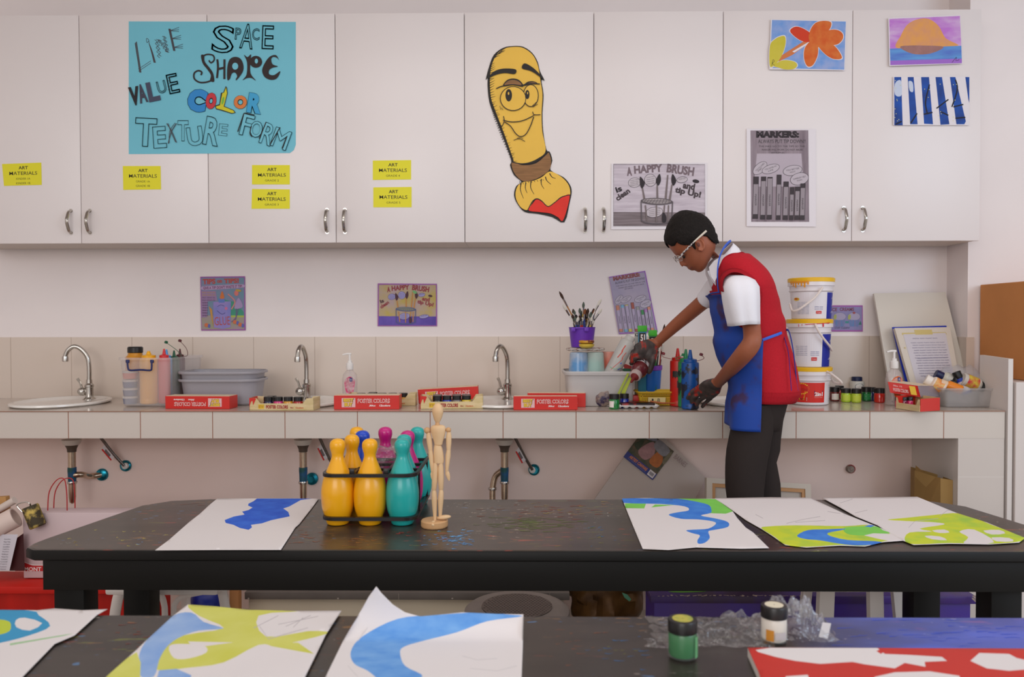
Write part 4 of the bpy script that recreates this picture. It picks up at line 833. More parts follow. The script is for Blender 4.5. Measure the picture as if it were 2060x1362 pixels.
a.R(M((220, 200, 140), .5), -.05, .013, .012, .033); a.T(INK, 'I', -.034, .022, .006, .012, flip=-1); a.T(INK, 'B', -.012, .023, .009, .012, -8, flip=-1)
a.build('slots', t, 0)
SQ = 'squeeze bottles beside the boy\'s hand'
def sqb(px, rowb, label, col, blot, **k):
    c = PZ(px, rowb, ZK) + Vector((0, .030, .0005)); return bottle('squeeze_bottle', label, c, .0300 if k.pop('big', 0) else .0275, k.pop('h', .145), col, blot=blot, group=SQ, **k)
sqb(1366.5, 819, 'red squeeze bottle with dark paint patches, leftmost of the three tall ones', (204, 34, 26), (196, 40, 30), h=.168, nh=.03, stopper=(-.05, .01, .02), sdir=-1, scol=(150, 60, 70))
sqb(1383, 821, 'green squeeze bottle between the red and the blue ones', (50, 140, 90), (40, 60, 56), h=.166, nh=.03, stopper=(-.007, .01, .018), sdir=-1)
bb = sqb(1392, 825, 'blue squeeze bottle touched by the boy\'s lower hand', (24, 84, 160), (36, 40, 56), big=1, h=.166, nh=.03, stopper=(.040, .01, .022), sdir=1, scol=(110, 40, 50))
a = Art(lambda x, y, k: PZ(1366.5, 819, ZK) + Vector((.0280 * sin(x) * (1 + k), .030 - (.0280 + k) * cos(x), y)), .0003)
for q in ((-.9, .105, -.2, .128), (-.2, .1, .9, .125), (-.3, .07, .8, .094), (.1, .094, .7, .1)):
    for j in range(6): a.R(M((46, 42, 40), .5), q[0] + (q[2] - q[0]) * j / 6, q[1] + .003 * sin(j * 2 + q[1] * 50), q[0] + (q[2] - q[0]) * (j + 1) / 6, q[3] + .003 * cos(j * 3 + q[0] * 5))
a.build('paint_patches', [o for o in bpy.data.objects if o.name == 'squeeze_bottle.005' or o.get('label', '').startswith('red squeeze bottle with dark')][-1], 0)
# ---------------------------------------------------------------- bucket stack
def bucket(rb, rt, px, y, label, mid, lid=True, hdl=None, lowz=None, kind=0):
    z0 = P(1630, rb, y).z if lowz is None else lowz; z1 = P(1630, rt, y).z; h = z1 - z0; c = Vector((P(px, 700, y).x, y, z0))
    r1 = .079; r0 = r1 - h * .07
    t = thing('paint_bucket', label, 'bucket', c, 'stacked white paint buckets')
    m = M((228, 222, 224), .3)
    pr = [(r0 - .003, 0), (r0, .003), (r1 - .006, h - .052), (r1 - .001, h - .048), (r1 - .001, h - .046), (r1 - .004, h - .044), (r1 - .003, h - .030), (r1 + .003, h - .029), (r1 + .003, h - .016), (r1 - .001, h - .014)]
    MB().lathe(pr, c, m, 44).build('pail', t)
    MB().lathe([(r1 - .002, h - .016), (r1 + .003, h - .015), (r1 + .004, h - .003), (r1, h), (r1 - .006, h - .001), (r1 - .012, h - .004)], c, M((236, 186, 30), .35), 44).build('lid', t)
    a = Art(lambda x, z, k: c + Vector((sin(radians(x)) * ((r0 + (r1 - .006 - r0) * z) + .0012 + k), -cos(radians(x)) * ((r0 + (r1 - .006 - r0) * z) + .0012 + k), z * (h - .052))), .00008)
    def strip(mm, x0, x1, za, zb, n=10):
        a.k += 1; k0 = a.k
        for i in range(n):
            a.k = k0; u = x0 + (x1 - x0) * i / n; v = x0 + (x1 - x0) * (i + 1) / n; a.k = k0 - 1; a.L(mm, [(u, za), (v, za), (v, zb), (u, zb)])
    NVY = M((20, 40, 150), .4); TX = M((110, 120, 160), .6)
    if kind < 2:
        o = 28 if kind == 0 else 18
        strip(M((226, 222, 226), .4), -80, o, .02, .98, 16); strip(NVY, o, 86, .02, .98, 12)
        for k in range(9 if kind == 0 else 6): a.T(TX, 'mnmn nmnmn mnm', -42, .62 - k * .052, 34, .022, flip=-1)
        for k in range(3): a.T(M((70, 80, 150), .6), 'nmnm mnm', 2 - 6 * kind, .46 - k * .05, 24, .022, flip=-1)
        strip(M((204, 34, 30), .4), -6 - 8 * kind, 10 - 8 * kind, .2, .3, 3); a.T(WT, '4 Liters', 2 - 8 * kind, .25, 12, .04, flip=-1)
        if kind == 0: a.E(M((226, 190, 60), .5), -62, .74, 10, .06); a.T(M((190, 40, 30), .5), 'Mr', -62, .75, 12, .06, flip=-1, bold=.04)
        for q in ((58, .72), (62, .45), (55, .2)):
            for ang in range(-60, 61, 30): sx_ = 14 * sin(radians(ang)); cz_ = .1 * cos(radians(ang)); a.L(WT, [(q[0] + sx_ * .3, q[1] + cz_ * .3), (q[0] + sx_ * .8 - 1.6, q[1] + cz_ * .8), (q[0] + sx_, q[1] + cz_), (q[0] + sx_ * .8 + 1.6, q[1] + cz_ * .8)])
        if kind == 1: a.L(M((206, 150, 40), .5), [(66, .6), (72, .6), (68, .45), (74, .3), (68, .3), (62, .45)])
    else:
        strip(M((210, 40, 30), .4), -75, 28, .12, .96, 14)
        SUN = M((240, 190, 50), .5); S = [(-38 + 22 * (1 if i % 2 else .8) * cos(2 * pi * i / 44), .7 + .26 * (1 if i % 2 else .8) * sin(2 * pi * i / 44)) for i in range(44)]; a.L(SUN, S)
        a.T(M((190, 30, 30), .5), 'Home', -38, .68, 34, .14, 0, bold=.05, flip=-1); a.L(SUN, [(-50, .6), (-28, .6), (-32, .22), (-46, .22)])
        a.L(M((226, 216, 206), .5), [(-60, .18), (-24, .18), (-24, .34), (-60, .34)]); a.T(INK, 'READY', -42, .26, 22, .07, flip=-1)
        a.L(M((30, 30, 80), .5), [(-4, .42), (22, .42), (22, .62), (-4, .62)]); a.T(WT, '2in1', 9, .48, 24, .17, bold=.04, flip=-1); a.T(M((230, 200, 190), .5), 'Primer Paint', 9, .34, 24, .03, flip=-1)
        for k in range(9): a.T(TX, 'mnm nmn', 56, .82 - k * .08, 16, .03, flip=-1)
    a.build('bucket_label', t, 0)
    if hdl:
        pts = [P(x, y_, yy) for x, y_, yy in hdl]
        MB().tube(pts, .0042, M((226, 214, 206), .4), 8, 5, 1).build('bail_handle', t)
    return t, c, r1, h
yb = 2.95
b3 = bucket(812, 737, 1627, yb, 'bottom bucket with a red 2in1 label', 0, hdl=[(1655, 744, yb - .045), (1672, 752, yb - .09), (1692, 768, yb - .1), (1690, 772, yb - .08), (1678, 769, yb - .03), (1672, 762, yb + .02)], lowz=ZK + .001, kind=2)
b2_ = bucket(737, 642, 1628, yb, 'middle bucket with a blue panel and red drips on its rim', 0, hdl=[(1640, 652, yb - .086), (1646, 665, yb - .092), (1656, 680, yb - .09), (1668, 695, yb - .075), (1674, 705, yb - .05)], lowz=b3[1].z + b3[3] - .0005, kind=1)
b1_ = bucket(642, 560, 1631, yb, 'top bucket with yellow drips under its lid and a blue panel', 0, hdl=[(1655, 578, yb - .086), (1640, 598, yb - .092), (1622, 612, yb - .092), (1606, 623, yb - .085), (1594, 625, yb - .07), (1589, 612, yb - .04)], lowz=b2_[1].z + b2_[3] - .0005, kind=0)
def drips(bt, m, segs):
    t, c, r1, h = bt; a = Art(lambda x, z, k: c + Vector((sin(radians(x)) * (r1 + .0040 + k), -cos(radians(x)) * (r1 + .0040 + k), h + z)), .0001)
    for q in segs: a.R(m, *q)
    a.build('paint_drips', t, 0)
DY = M((226, 150, 30), .4); drips(b1_, DY, [(-77 + 8 * k, -.026 - .005 * (k % 3), -73 + 8 * k, -.012) for k in range(7)] + [(-80 + 5 * k, -.019, -74.5 + 5 * k, -.013) for k in range(10)])
drips(b2_, M((200, 50, 60), .4), [(-30 + 6 * k, -.021 + .0006 * k, -24 + 6 * k, -.0185 + .0006 * k) for k in range(11)] + [(-46, -.028, -44.5, -.018), (-38, -.024, -36.5, -.018), (12, -.028, 16, -.014), (26, -.017, 32, -.0155)])
# ---------------------------------------------------------------- row of jars right of the buckets
J2 = 'paint jars lined up right of the buckets'
jl = [(1683, 808, .0185, .054, (110, 30, 26), (M((230, 220, 210), .5), -.9, .5, [(M((230, 140, 40), .5), .2), (M((40, 120, 190), .5), .33)]), 'brown red jar with a white striped label beside the bottom bucket', 0),
      (1699, 804, .017, .05, (180, 30, 24), None, 'red jar half hidden behind the first lime jar', .03),
      (1706, 810, .018, .052, (170, 200, 40), (M((196, 214, 70), .5), -.9, .9), 'lime paint jar, left of the two lime ones', 0),
      (1727, 811, .018, .052, (176, 200, 50), (M((196, 214, 70), .5), -1.0, .8), 'lime paint jar, right of the two lime ones', 0),
      (1747, 808, .018, .054, (16, 90, 40), (M((40, 130, 70), .5), -.8, .8, [(WT, .3)]), 'dark green paint jar with a green label', 0),
      (1760, 808, .017, .052, (30, 36, 80), None, 'dark navy paint jar between the green and the red one', .012),
      (1774, 811, .019, .054, (190, 36, 24), None, 'orange red paint jar at the right end of the row', 0)]
for px, row, r, h, col, lab, lb, dy in jl:
    jar(PZ(px, row, ZK) + Vector((0, .02 + dy, .0005)), r, h, col, None, label=lb, group=J2, lab=lab)
c = PZ(1730, 802, ZK) + Vector((0, .03, .0005)); t = thing('glue_jar', 'larger white jar with navy cap and label behind the lime jars', 'jar', c)
MB().lathe([(.026, 0), (.028, .004), (.028, .062), (.026, .066), (.019, .068)], c, M((216, 212, 200), .3, alpha=.9), 26).build('jar_body', t); MB().lathe([(.019, .067), (.02, .068), (.02, .082), (.018, .084)], c, M((24, 34, 70), .4), 24).build('cap', t)
a = Art(lambda x, y, k: c + Vector((sin(x) * (.0286 + k), -cos(x) * (.0286 + k), y))); a.E(M((24, 40, 90), .5), 0, .046, .62, .013); a.T(WT, 'Pixel', 0, .046, .6, .01, flip=-1); a.build('jar_label', t, 0)
# ---------------------------------------------------------------- leaning boards, canvas, tipped box, tray
def slab(pts4, Yb, Yt, th, m, name, label, cat, extra=None):
    """leaning board through four px corners; bottom at depth Yb, top at Yt; order tl, tr, br, bl"""
    q = [P(pts4[0][0], pts4[0][1], Yt), P(pts4[1][0], pts4[1][1], Yt), P(pts4[2][0], pts4[2][1], Yb), P(pts4[3][0], pts4[3][1], Yb)]
    n = (q[1] - q[0]).cross(q[3] - q[0]).normalized()
    if n.y < 0: n = -n
    mb = MB(); mb.add(q + [p + n * th for p in q], [(0, 1, 2, 3), (7, 6, 5, 4), (0, 4, 5, 1), (1, 5, 6, 2), (2, 6, 7, 3), (3, 7, 4, 0)], m)
    return mb, q, n
mb, q, n = slab([(1758, 590), (1902, 588), (1957, 806), (1795, 806)], 3.02, 3.16, .012, M((212, 204, 192), .5), '', '', '')
tag(mb.build('white_board', None, 0), 'tall off-white board leaning on the wall at the right end', 'board')
mb, q, n = slab([(1795, 658), (1904, 655), (1925, 804), (1830, 804)], 2.985, 3.085, .004, M((30, 50, 170), .4), '', '', '')
tag(mb.build('blue_folder', None, 0), 'blue folder edge showing behind the stretched canvas', 'folder')
mb, q, n = slab([(1800, 660), (1911, 658), (1938, 806), (1842, 807)], 2.96, 3.06, .016, M((214, 204, 190), .7, bump=.1, sc=200), '', '', '')
t = thing('canvas', 'back of a stretched canvas with a handwritten sheet taped on it', 'canvas', (q[2] + q[3]) / 2)
mb.build('canvas_frame', t, 0)
A, B, Cc, D_ = q
def cq(u, v, k): return A + (B - A) * u * (1 - v) + (Cc - D_) * u * v + (D_ - A) * v - n * (.0006 + k)
a = Art(cq, .0001); TP = M((206, 186, 120), .6); PG = M((206, 200, 206), .7)
a.L(TP, [(.1, .07), (.9, .07), (.92, .1), (.1, .1)]); a.L(PG, [(.12, .09), (.9, .08), (.9, 1), (.12, 1)]); a.L(TP, [(.34, .03), (.66, .03), (.66, .1), (.34, .1)])
HW = M((110, 104, 140), .7)
a.T(HW, 'minu nmi numi inm', .5, .15, .45, .02, flip=-1 * -1)
for k in range(14): a.T(HW, 'numin munim inumn nimun mui numi', .53 + .02 * (k % 2), .21 + k * .035, .62, .016)
for k in range(4): a.T(HW, 'numin imu', .8, .76 + k * .045, .22, .014)
a.W(HW, [(.26, .43), (.86, .42)], .004, False); a.W(HW, [(.3, .68), (.84, .67)], .004, False)
a.L(INK, [(.33, .78), (.37, .80), (.36, .99), (.34, .99)]); a.E(INK, .33, .79, .035, .02); a.E(TP, .08, .28, .01, .01)
a.build('taped_sheet', t, 0)
# tipped open red box
c = (PZ(1802, 821, ZK) + PZ(1890, 826, ZK)) / 2 + Vector((0, .03, .0008)); RR = Matrix.Rotation(radians(-24), 3, 'Z')
t = thing('paint_tray_box', 'open red and cream paint box with a raised lid flap, at the right end', 'box', c, 'open sets of poster colours')
MB().box(c + Vector((0, 0, .021)), (.075, .12, .042), RED, Matrix.Rotation(radians(0), 3, 'Z'), .001)
q0 = lambda x, y, z: c + Vector((x, y, z))
pA = PZ(1803, 822, ZK); pB = PZ(1851, 829, ZK); pC = PZ(1890, 826, ZK); pD = pA + (pC - pB) + Vector((.01, .02, 0))
def wallp(mb, a_, b_, z0, z1, m, th=.0015):
    nn = (b_ - a_).cross(Vector((0, 0, 1))).normalized() * th; zz = Vector((0, 0, 1))
    mb.add([a_ + zz * z0, b_ + zz * z0, b_ + zz * z1, a_ + zz * z1, a_ + nn + zz * z0, b_ + nn + zz * z0, b_ + nn + zz * z1, a_ + nn + zz * z1], [(0, 1, 2, 3), (7, 6, 5, 4), (0, 4, 5, 1), (1, 5, 6, 2), (2, 6, 7, 3), (3, 7, 4, 0)], m)
mb = MB(); wallp(mb, pA, pB, .001, .022, TAN); wallp(mb, pB, pC, .001, .044, RED); wallp(mb, pC, pD, .001, .044, TAN); wallp(mb, pD, pA, .001, .044, RED)
mb.add([p + Vector((0, 0, .001)) for p in (pA, pB, pC, pD)], [(0, 1, 2, 3)], TAN); mb.build('carton', t, 0)
u_ = (pB - pA); wv = u_.cross(Vector((0, 0, 1))).normalized()
a = Art(lambda x, y, k: pA + u_ * x + Vector((0, 0, y)) + wv * (.0008 + k) * (1 if wv.y < 0 else -1), .0001); a.T(DR, 'POSTER COLORS', .5, .012, .6, .009, bold=.03, flip=-1); a.L(TAN, [(.85, .022), (1, .022), (1, .042), (.92, .042)]); a.L(TAN, [(0, .022), (.12, .022), (.06, .04), (0, .04)]); a.build('printing', t, 0)
v_ = (pC - pB); wn = v_.cross(Vector((0, 0, 1))).normalized(); wn = wn if wn.y < 0 else -wn
a = Art(lambda x, y, k: pB + v_ * x + Vector((0, 0, y)) + wn * (.0008 + k), .0001); a.R(LOGO, .1, .026, .3, .038); a.R(WT, .1, .014, .34, .024); a.T(WT, '30cc 12colors', .7, .032, .5, .004, flip=-1); a.build('end_printing', t, 0)
fa, fb, fc_, fd = P(1786, 768, 2.86), P(1846, 776, 2.80), P(1852, 799, 2.80), P(1791, 790, 2.84)
g1, g2 = P(1890, 776, 2.86), P(1891, 798, 2.84)
mb = MB(); mb.add([fa, fb, fc_, fd] + [p + Vector((0, .001, 0)) for p in (fa, fb, fc_, fd)], [(0, 1, 2, 3), (7, 6, 5, 4), (0, 4, 5, 1), (1, 5, 6, 2), (2, 6, 7, 3), (3, 7, 4, 0)], RED)
mb.add([fb, g1, g2, fc_] + [p + Vector((0, .001, .0)) for p in (fb, g1, g2, fc_)], [(0, 1, 2, 3), (7, 6, 5, 4), (0, 4, 5, 1), (1, 5, 6, 2), (2, 6, 7, 3)], M((160, 150, 158), .25, .5))
g3 = P(1800, 765, 2.9); mb.add([fa, fb, g1, g3], [(0, 1, 2, 3)], M((226, 206, 176), .6)); mb.build('lid_flap', t, 0)
a = Art(lambda x, y, k: fa + (fb - fa) * x + (fd - fa) * y + Vector((0, -.0008 - k, 0)), .0001); a.R(LOGO, .7, .12, .9, .9); a.T(WT, 'POSTER COLORS', .38, .66, .5, .3); a.T(WT, '30cc 12', .3, .28, .3, .14); a.build('lid_printing', t, 0)
for k, (px, row) in enumerate(((1812, 812), (1824, 813), (1836, 814))): jar(PZ(px, 822, ZK) + Vector((.004, .028, .002)), .0105, .036, (200, 40, 100) if k != 1 else (120, 20, 60), None, label=['left', 'middle', 'right'][k] + ' jar inside the open box with the raised lid flap', group='small paint jars in the sets')
# clear tray of bottles
yt = 2.88; xa = P(1893, 800, yt - .07).x; xb = P(2010, 800, yt - .07).x; c = Vector(((xa + xb) / 2, yt, ZK + .001)); h = P(1950, 781, yt - .07).z - ZK
mb = MB(); tub(mb, c, (xb - xa) / 2 - .01, .075, .02, [(-.012, 0), (-.008, .005), (.000, h - .012), (.000, h - .010), (.009, h - .008), (.010, h)], M((196, 192, 190), .3, alpha=.38, spec=.6), .003)
t = thing('clear_tray', 'clear plastic tray heaped with paint bottles at the counter end', 'tray', c); mb.build('tray_body', t)
G3 = 'paint bottles heaped in the clear tray'
def lying(px, row, y, r, L, ang, col, capc, label, labcol=None, tilt=0):
    p = P(px, row, y); d = Vector((cos(radians(ang)), sin(radians(tilt)), sin(radians(ang)))).normalized(); p0 = p - d * L * .5
    t = thing('paint_bottle', label, 'bottle', p0, G3)
    MB().lathe([(r * .85, 0), (r, .003), (r, L * .62), (r * .7, L * .72)], p0, M(col, .3), 20, d).build('bottle_body', t)
    MB().lathe([(r * .74, L * .7), (r * .76, L * .71), (r * .76, L * .98), (r * .7, L)], p0, M(capc, .4), 20, d).build('cap', t)
    if labcol: MB().lathe([(r * 1.02, L * .12), (r * 1.02, L * .56)], p0, M(labcol[0], .5, rgb2=labcol[1], sc=60), 20, d, cap=False).build('bottle_label', t)
lying(1881, 772, 2.86, .024, .07, 150, (226, 206, 190), (230, 220, 210), 'pale bottle with an orange label at the left of the tray', ((226, 120, 50), (220, 190, 120)), 20)
lying(1905, 762, 2.90, .022, .085, 155, (200, 196, 180), (24, 30, 70), 'bottle with grey label and navy cap pointing up left', ((176, 172, 160), (200, 196, 186)), 10)
lying(1913, 777, 2.84, .017, .075, 158, (226, 130, 30), (220, 190, 160), 'orange bottle with a pale cap low in the tray', None, 10)
lying(1934, 770, 2.87, .019, .085, 112, (20, 50, 150), (24, 24, 24), 'blue bottle with a white label and black cap, upright', ((220, 214, 214), (200, 190, 196)), 10)
lying(1919, 772, 2.875, .015, .05, 60, (40, 40, 40), (24, 24, 26), 'small black bottle between the orange and the blue ones')
lying(1960, 772, 2.86, .024, .095, -22, (206, 200, 190), (26, 26, 26), 'bottle with a red and yellow label and a black cap pointing right', ((210, 60, 70), (220, 200, 70)), 0)
lying(1999, 779, 2.87, .014, .035, 88, (220, 210, 200), (24, 22, 24), 'upright jar with a black cap at the right end of the tray')
bag = MB(); bc = P(1932, 752, 2.93); bag.ell(bc, (.07, .03, .03), M((206, 206, 214), .15, alpha=.28, spec=.9), 22, 14)
for v in bag.v: v.z += noise.noise(v * 30) * .014; v.x += noise.noise(v * 30 + Vector((5, 0, 0))) * .014
tag(bag.build('plastic_bag', None, 20), 'clear plastic bag puffed up behind the bottles in the tray', 'bag')
# end panel, right cabinet and carton
x = P(2024, 800, YF).x; mb = MB(); ym = 2.877; pr = [(YF - .006, 0), (ym, 0), (ym, 1.083), (YF - .006, 1.076)]
mb.prism(pr, lambda y_, z, k: Vector((x + .003 + .016 * k, y_, z)), M((220, 212, 206), .5))
tag(mb.build('end_panel', None, 0), 'upright white panel closing the right end of the counter', 'panel')
WC = M((216, 206, 200), .5); t = thing('low_cabinet', 'white low cabinet at the right edge, under the brown carton', 'cabinet', (2.0, 2.85, 0))
MB().b2((x + .024, 2.70, 0), (2.5, 3.04, P(2040, 769, 2.7).z), WC, .002).build('body', t, 0)
zc0 = P(2040, 769, 2.7).z
q = P(1984, 600, 3.0); mb = MB(); mb.b2((q.x, 2.704, zc0 + .001), (q.x + .6, 3.04, P(1984, 572, 3.0).z), M((200, 134, 76), .8, var=.03, sc=8), .003)
tag(mb.build('brown_carton', None, 0), 'large brown cardboard carton standing on the white low cabinet', 'box')
# ---------------------------------------------------------------- the two work tables
ZT = 0.72
def tabletop_mat(rgb, rgb2, seed, blue=False):
    m = M(rgb, .32, rgb2=rgb2, sc=7 + seed, lo=.3, hi=.75, stretch=(.5, 1.6, 1), coat=.12).copy(); nt = m.node_tree; b = nt.nodes['Principled BSDF']
    geo = nt.nodes.new('ShaderNodeNewGeometry')
    base = b.inputs['Base Color'].links[0].from_socket
    def spots(base, col, scale, st, thr, seedv, soft=.02, mask=None):
        mp = nt.nodes.new('ShaderNodeMapping'); mp.inputs['Scale'].default_value = st; mp.inputs['Location'].default_value = (seedv, seedv * 1.7, 0)
        nz = nt.nodes.new('ShaderNodeTexNoise'); nz.inputs['Scale'].default_value = scale; nz.inputs['Detail'].default_value = 3
        nt.links.new(geo.outputs['Position'], mp.inputs[0]); nt.links.new(mp.outputs[0], nz.inputs['Vector'])
        r = nt.nodes.new('ShaderNodeMapRange'); r.inputs['From Min'].default_value = thr; r.inputs['From Max'].default_value = thr + soft
        nt.links.new(nz.outputs['Fac'], r.inputs['Value'])
        if not mask:
            n2 = nt.nodes.new('ShaderNodeTexNoise'); n2.inputs['Scale'].default_value = 4; nt.links.new(mp.outputs[0], n2.inputs['Vector']); r3 = nt.nodes.new('ShaderNodeMapRange'); r3.inputs['From Min'].default_value = .5; r3.inputs['From Max'].default_value = .56; nt.links.new(n2.outputs['Fac'], r3.inputs['Value'])
            mu = nt.nodes.new('ShaderNodeMath'); mu.operation = 'MULTIPLY'; nt.links.new(r.outputs[0], mu.inputs[0]); nt.links.new(r3.outputs[0], mu.inputs[1]); r = mu
        mx = nt.nodes.new('ShaderNodeMix'); mx.data_type = 'RGBA'; mx.inputs['B'].default_value = tuple(lin(v) for v in col) + (1,)
        fac = r.outputs[0]
        if mask:
            sp = nt.nodes.new('ShaderNodeSeparateXYZ'); nt.links.new(geo.outputs['Position'], sp.inputs[0])
            r2 = nt.nodes.new('ShaderNodeMapRange'); r2.inputs['From Min'].default_value = mask[0]; r2.inputs['From Max'].default_value = mask[1]
            nt.links.new(sp.outputs['X'], r2.inputs['Value']); mu = nt.nodes.new('ShaderNodeMath'); mu.operation = 'MULTIPLY'
            nt.links.new(fac, mu.inputs[0]); nt.links.new(r2.outputs[0], mu.inputs[1]); fac = mu.outputs[0]
        nt.links.new(base, mx.inputs['A']); nt.links.new(fac, mx.inputs['Factor']); return mx.outputs['Result']
    base = spots(base, (120, 86, 50), 60, (.4, 1.5, 1), .64, 1.3)
    base = spots(base, (140, 60, 46), 46, (.35, 1.6, 1), .65, 4.1)
    base = spots(base, (96, 100, 40), 40, (.3, 1.8, 1), .66, 8.8)
    base = spots(base, (70, 110, 150), 75, (.5, 1.3, 1), .66, 6.2)
    base = spots(base, (170, 160, 150), 90, (.6, 1, 1), .68, 2.9)
    if blue: base = spots(base, (72, 98, 206), 5, (.6, 1.5, 1), .3, 5.5, .3, (.40, .60))
    nt.links.new(base, b.inputs['Base Color']); return m
TM = tabletop_mat((50, 42, 37), (72, 61, 54), 0); TM2 = tabletop_mat((42, 37, 34), (62, 54, 49), 2, True)
BW = M((15, 14, 12), .5, spec=.3)
def table(name_label, xl, xr, yn, yf, mat, cut, legs, apron_h, inset):
    cx = (xl + xr) / 2; t = thing('work_table', name_label, 'table', (cx, (yn + yf) / 2, 0))
    c1, c2 = cut
    loop = [(xl + c2[0], yf), (xl + c1[0], yn)]
    far = [(xl + c2[0], yf), (xl + c2[0] * .55, yf - .02), (xl + c2[0] * .3, yf - .075)]
    near = [(xl + .004, yn + .09), (xl, yn + .05), (xl + .006, yn + .018), (xl + .03, yn)]
    L = far + near; Rr = [(xl + xr - x, y) for x, y in reversed(L)]; lp = L + Rr
    mb = MB(); rs = []
    ccx, ccy = (xl + xr) / 2, (yn + yf) / 2
    for o, z in ((-.004, ZT - .024), (0, ZT - .021), (.0, ZT - .005), (-.002, ZT - .0012), (-.006, ZT)):
        rs.append([Vector((x + (o if x < ccx else -o) * -1 * (1), y + (-o if y < ccy else o), z)) for x, y in lp])
    mb.rings(rs[:4], BW, False).rings(rs[3:], mat, False); n_ = len(lp); mb.add(rs[-1], [tuple(range(n_))], mat).add(rs[0], [tuple(range(n_))], BW); mb.build('tabletop', t, 50)
    xa, xb = xl + inset, xr - inset; ya, yb = yn + .012, yf - .03; z1 = ZT - .024; z0 = z1 - apron_h
    a = MB().b2((xa, ya, z0), (xb, ya + .02, z1), BW, .001).b2((xa, yb - .02, z0), (xb, yb, z1), BW, .001).b2((xa, ya + .02, z0), (xa + .02, yb - .02, z1), BW).b2((xb - .02, ya + .02, z0), (xb, yb - .02, z1), BW)
    a.build('apron', t)
    for x0, x1, y0_, y1_ in legs: MB().b2((x0, y0_, 0), (x1, y1_, z1), BW, .002).build('leg', t)
    return t
yN = PZ(1030, 1108, ZT).y; yFr = PZ(1030, 1004, ZT).y
xl = PZ(50, 1100, ZT).x; xr = 1.225
xA = P(86, 1150, yN + .012).x; AH = (P(1000, 1130, yN + .012).z - P(1000, 1189, yN + .012).z)
z_ap = P(1000, 1189, yN + .012).z
AH = ZT - .024 - z_ap
l1 = P(109, 1200, yN + .035).x; l2 = P(169, 1200, yN + .035).x; l3 = P(1994, 1200, yN + .035).x; l4 = P(2056, 1200, yN + .035).x
m1 = P(248, 1200, 1.97).x; m2 = P(300, 1200, 1.97).x; m3 = P(1838, 1200, 1.97).x; m4 = P(1892, 1200, 1.97).x
table('middle black work table with paint specks, carrying the bowling pins', xl, xr, yN, yFr, TM, ((0, 0), (.215, 0)), [(l1, l2, yN + .034, yN + .094), (l3, l4, yN + .034, yN + .094), (m1, m2, 1.97, 2.03), (m3, m4, 1.97, 2.03)], AH, xA - xl)
yF2 = PZ(1030, 1238, ZT).y
table('nearest black work table, its right end smeared with blue paint', -1.45, 1.25, yF2 - .5, yF2, TM2, ((0, 0), (.2, 0)), [(-1.35, -1.29, yF2 - .46, yF2 - .4), (1.1, 1.16, yF2 - .46, yF2 - .4), (-1.2, -1.14, yF2 - .1, yF2 - .04), (1.02, 1.08, yF2 - .1, yF2 - .04)], .1, .06)
def marks(tb, cl, seed):
    random.seed(seed); a = Art(lambda x, y, k: PZ(x, y, ZT + .0003 + k), .00001)
    for x0, x1, y0, y1, col, n, ln in cl:
        m = M(col, .5)
        for i in range(n):
            x = random.gauss((x0 + x1) / 2, (x1 - x0) / 4); y = min(1104 if y0 < 1110 else 1400, max(y0 - 3, random.gauss((y0 + y1) / 2, (y1 - y0) / 3))); l = ln * random.uniform(.3, 1.2)
            a.k = random.randrange(12); a.W(m, [(x, y), (x + l * .5, y + random.uniform(-1.2, 1.2)), (x + l, y + random.uniform(-1.5, .5))], (random.uniform(.5, 1.6), .3))
    tag(a.build('paint_marks', tb, 0), kind='stuff')
tabs = [o for o in bpy.data.objects if o.name.startswith('work_table')]
marks(tabs[0], [(860, 960, 1072, 1096, (90, 150, 206), 46, 12), (900, 950, 1068, 1090, (110, 170, 210), 18, 9), (960, 1140, 1044, 1064, (92, 104, 52), 60, 34), (560, 640, 1070, 1098, (140, 84, 60), 16, 14), (690, 760, 1078, 1098, (150, 100, 50), 16, 12), (1000, 1240, 1010, 1044, (130, 76, 60), 40, 16), (1040, 1250, 1010, 1040, (150, 130, 80), 22, 12), (1130, 1260, 1055, 1100, (120, 120, 60), 14, 10), (1180, 1240, 1050, 1085, (60, 110, 150), 9, 8),
    (140, 160, 1090, 1096, (170, 150, 60), 3, 6), (160, 340, 1066, 1096, (190, 180, 90), 13, 7), (230, 330, 1080, 1094, (100, 140, 180), 5, 9), (360, 420, 1014, 1020, (130, 90, 80), 3, 16), (110, 160, 1088, 1096, (140, 140, 130), 5, 6), (760, 860, 1068, 1076, (150, 50, 40), 6, 14), (700, 1000, 1012, 1100, (120, 100, 84), 30, 8), (1216, 1230, 1022, 1036, (200, 196, 190), 2, 3)], 21)
marks(tabs[1], [(220, 310, 1250, 1310, (130, 60, 44), 14, 16), (230, 300, 1270, 1350, (90, 96, 80), 10, 10), (1060, 1300, 1270, 1320, (140, 84, 60), 16, 16), (1150, 1300, 1280, 1330, (60, 110, 160), 14, 18), (1200, 1280, 1300, 1320, (120, 120, 60), 6, 10), (660, 720, 1240, 1300, (140, 70, 50), 6, 8), (1700, 2060, 1250, 1295, (60, 90, 210), 40, 40)], 5)
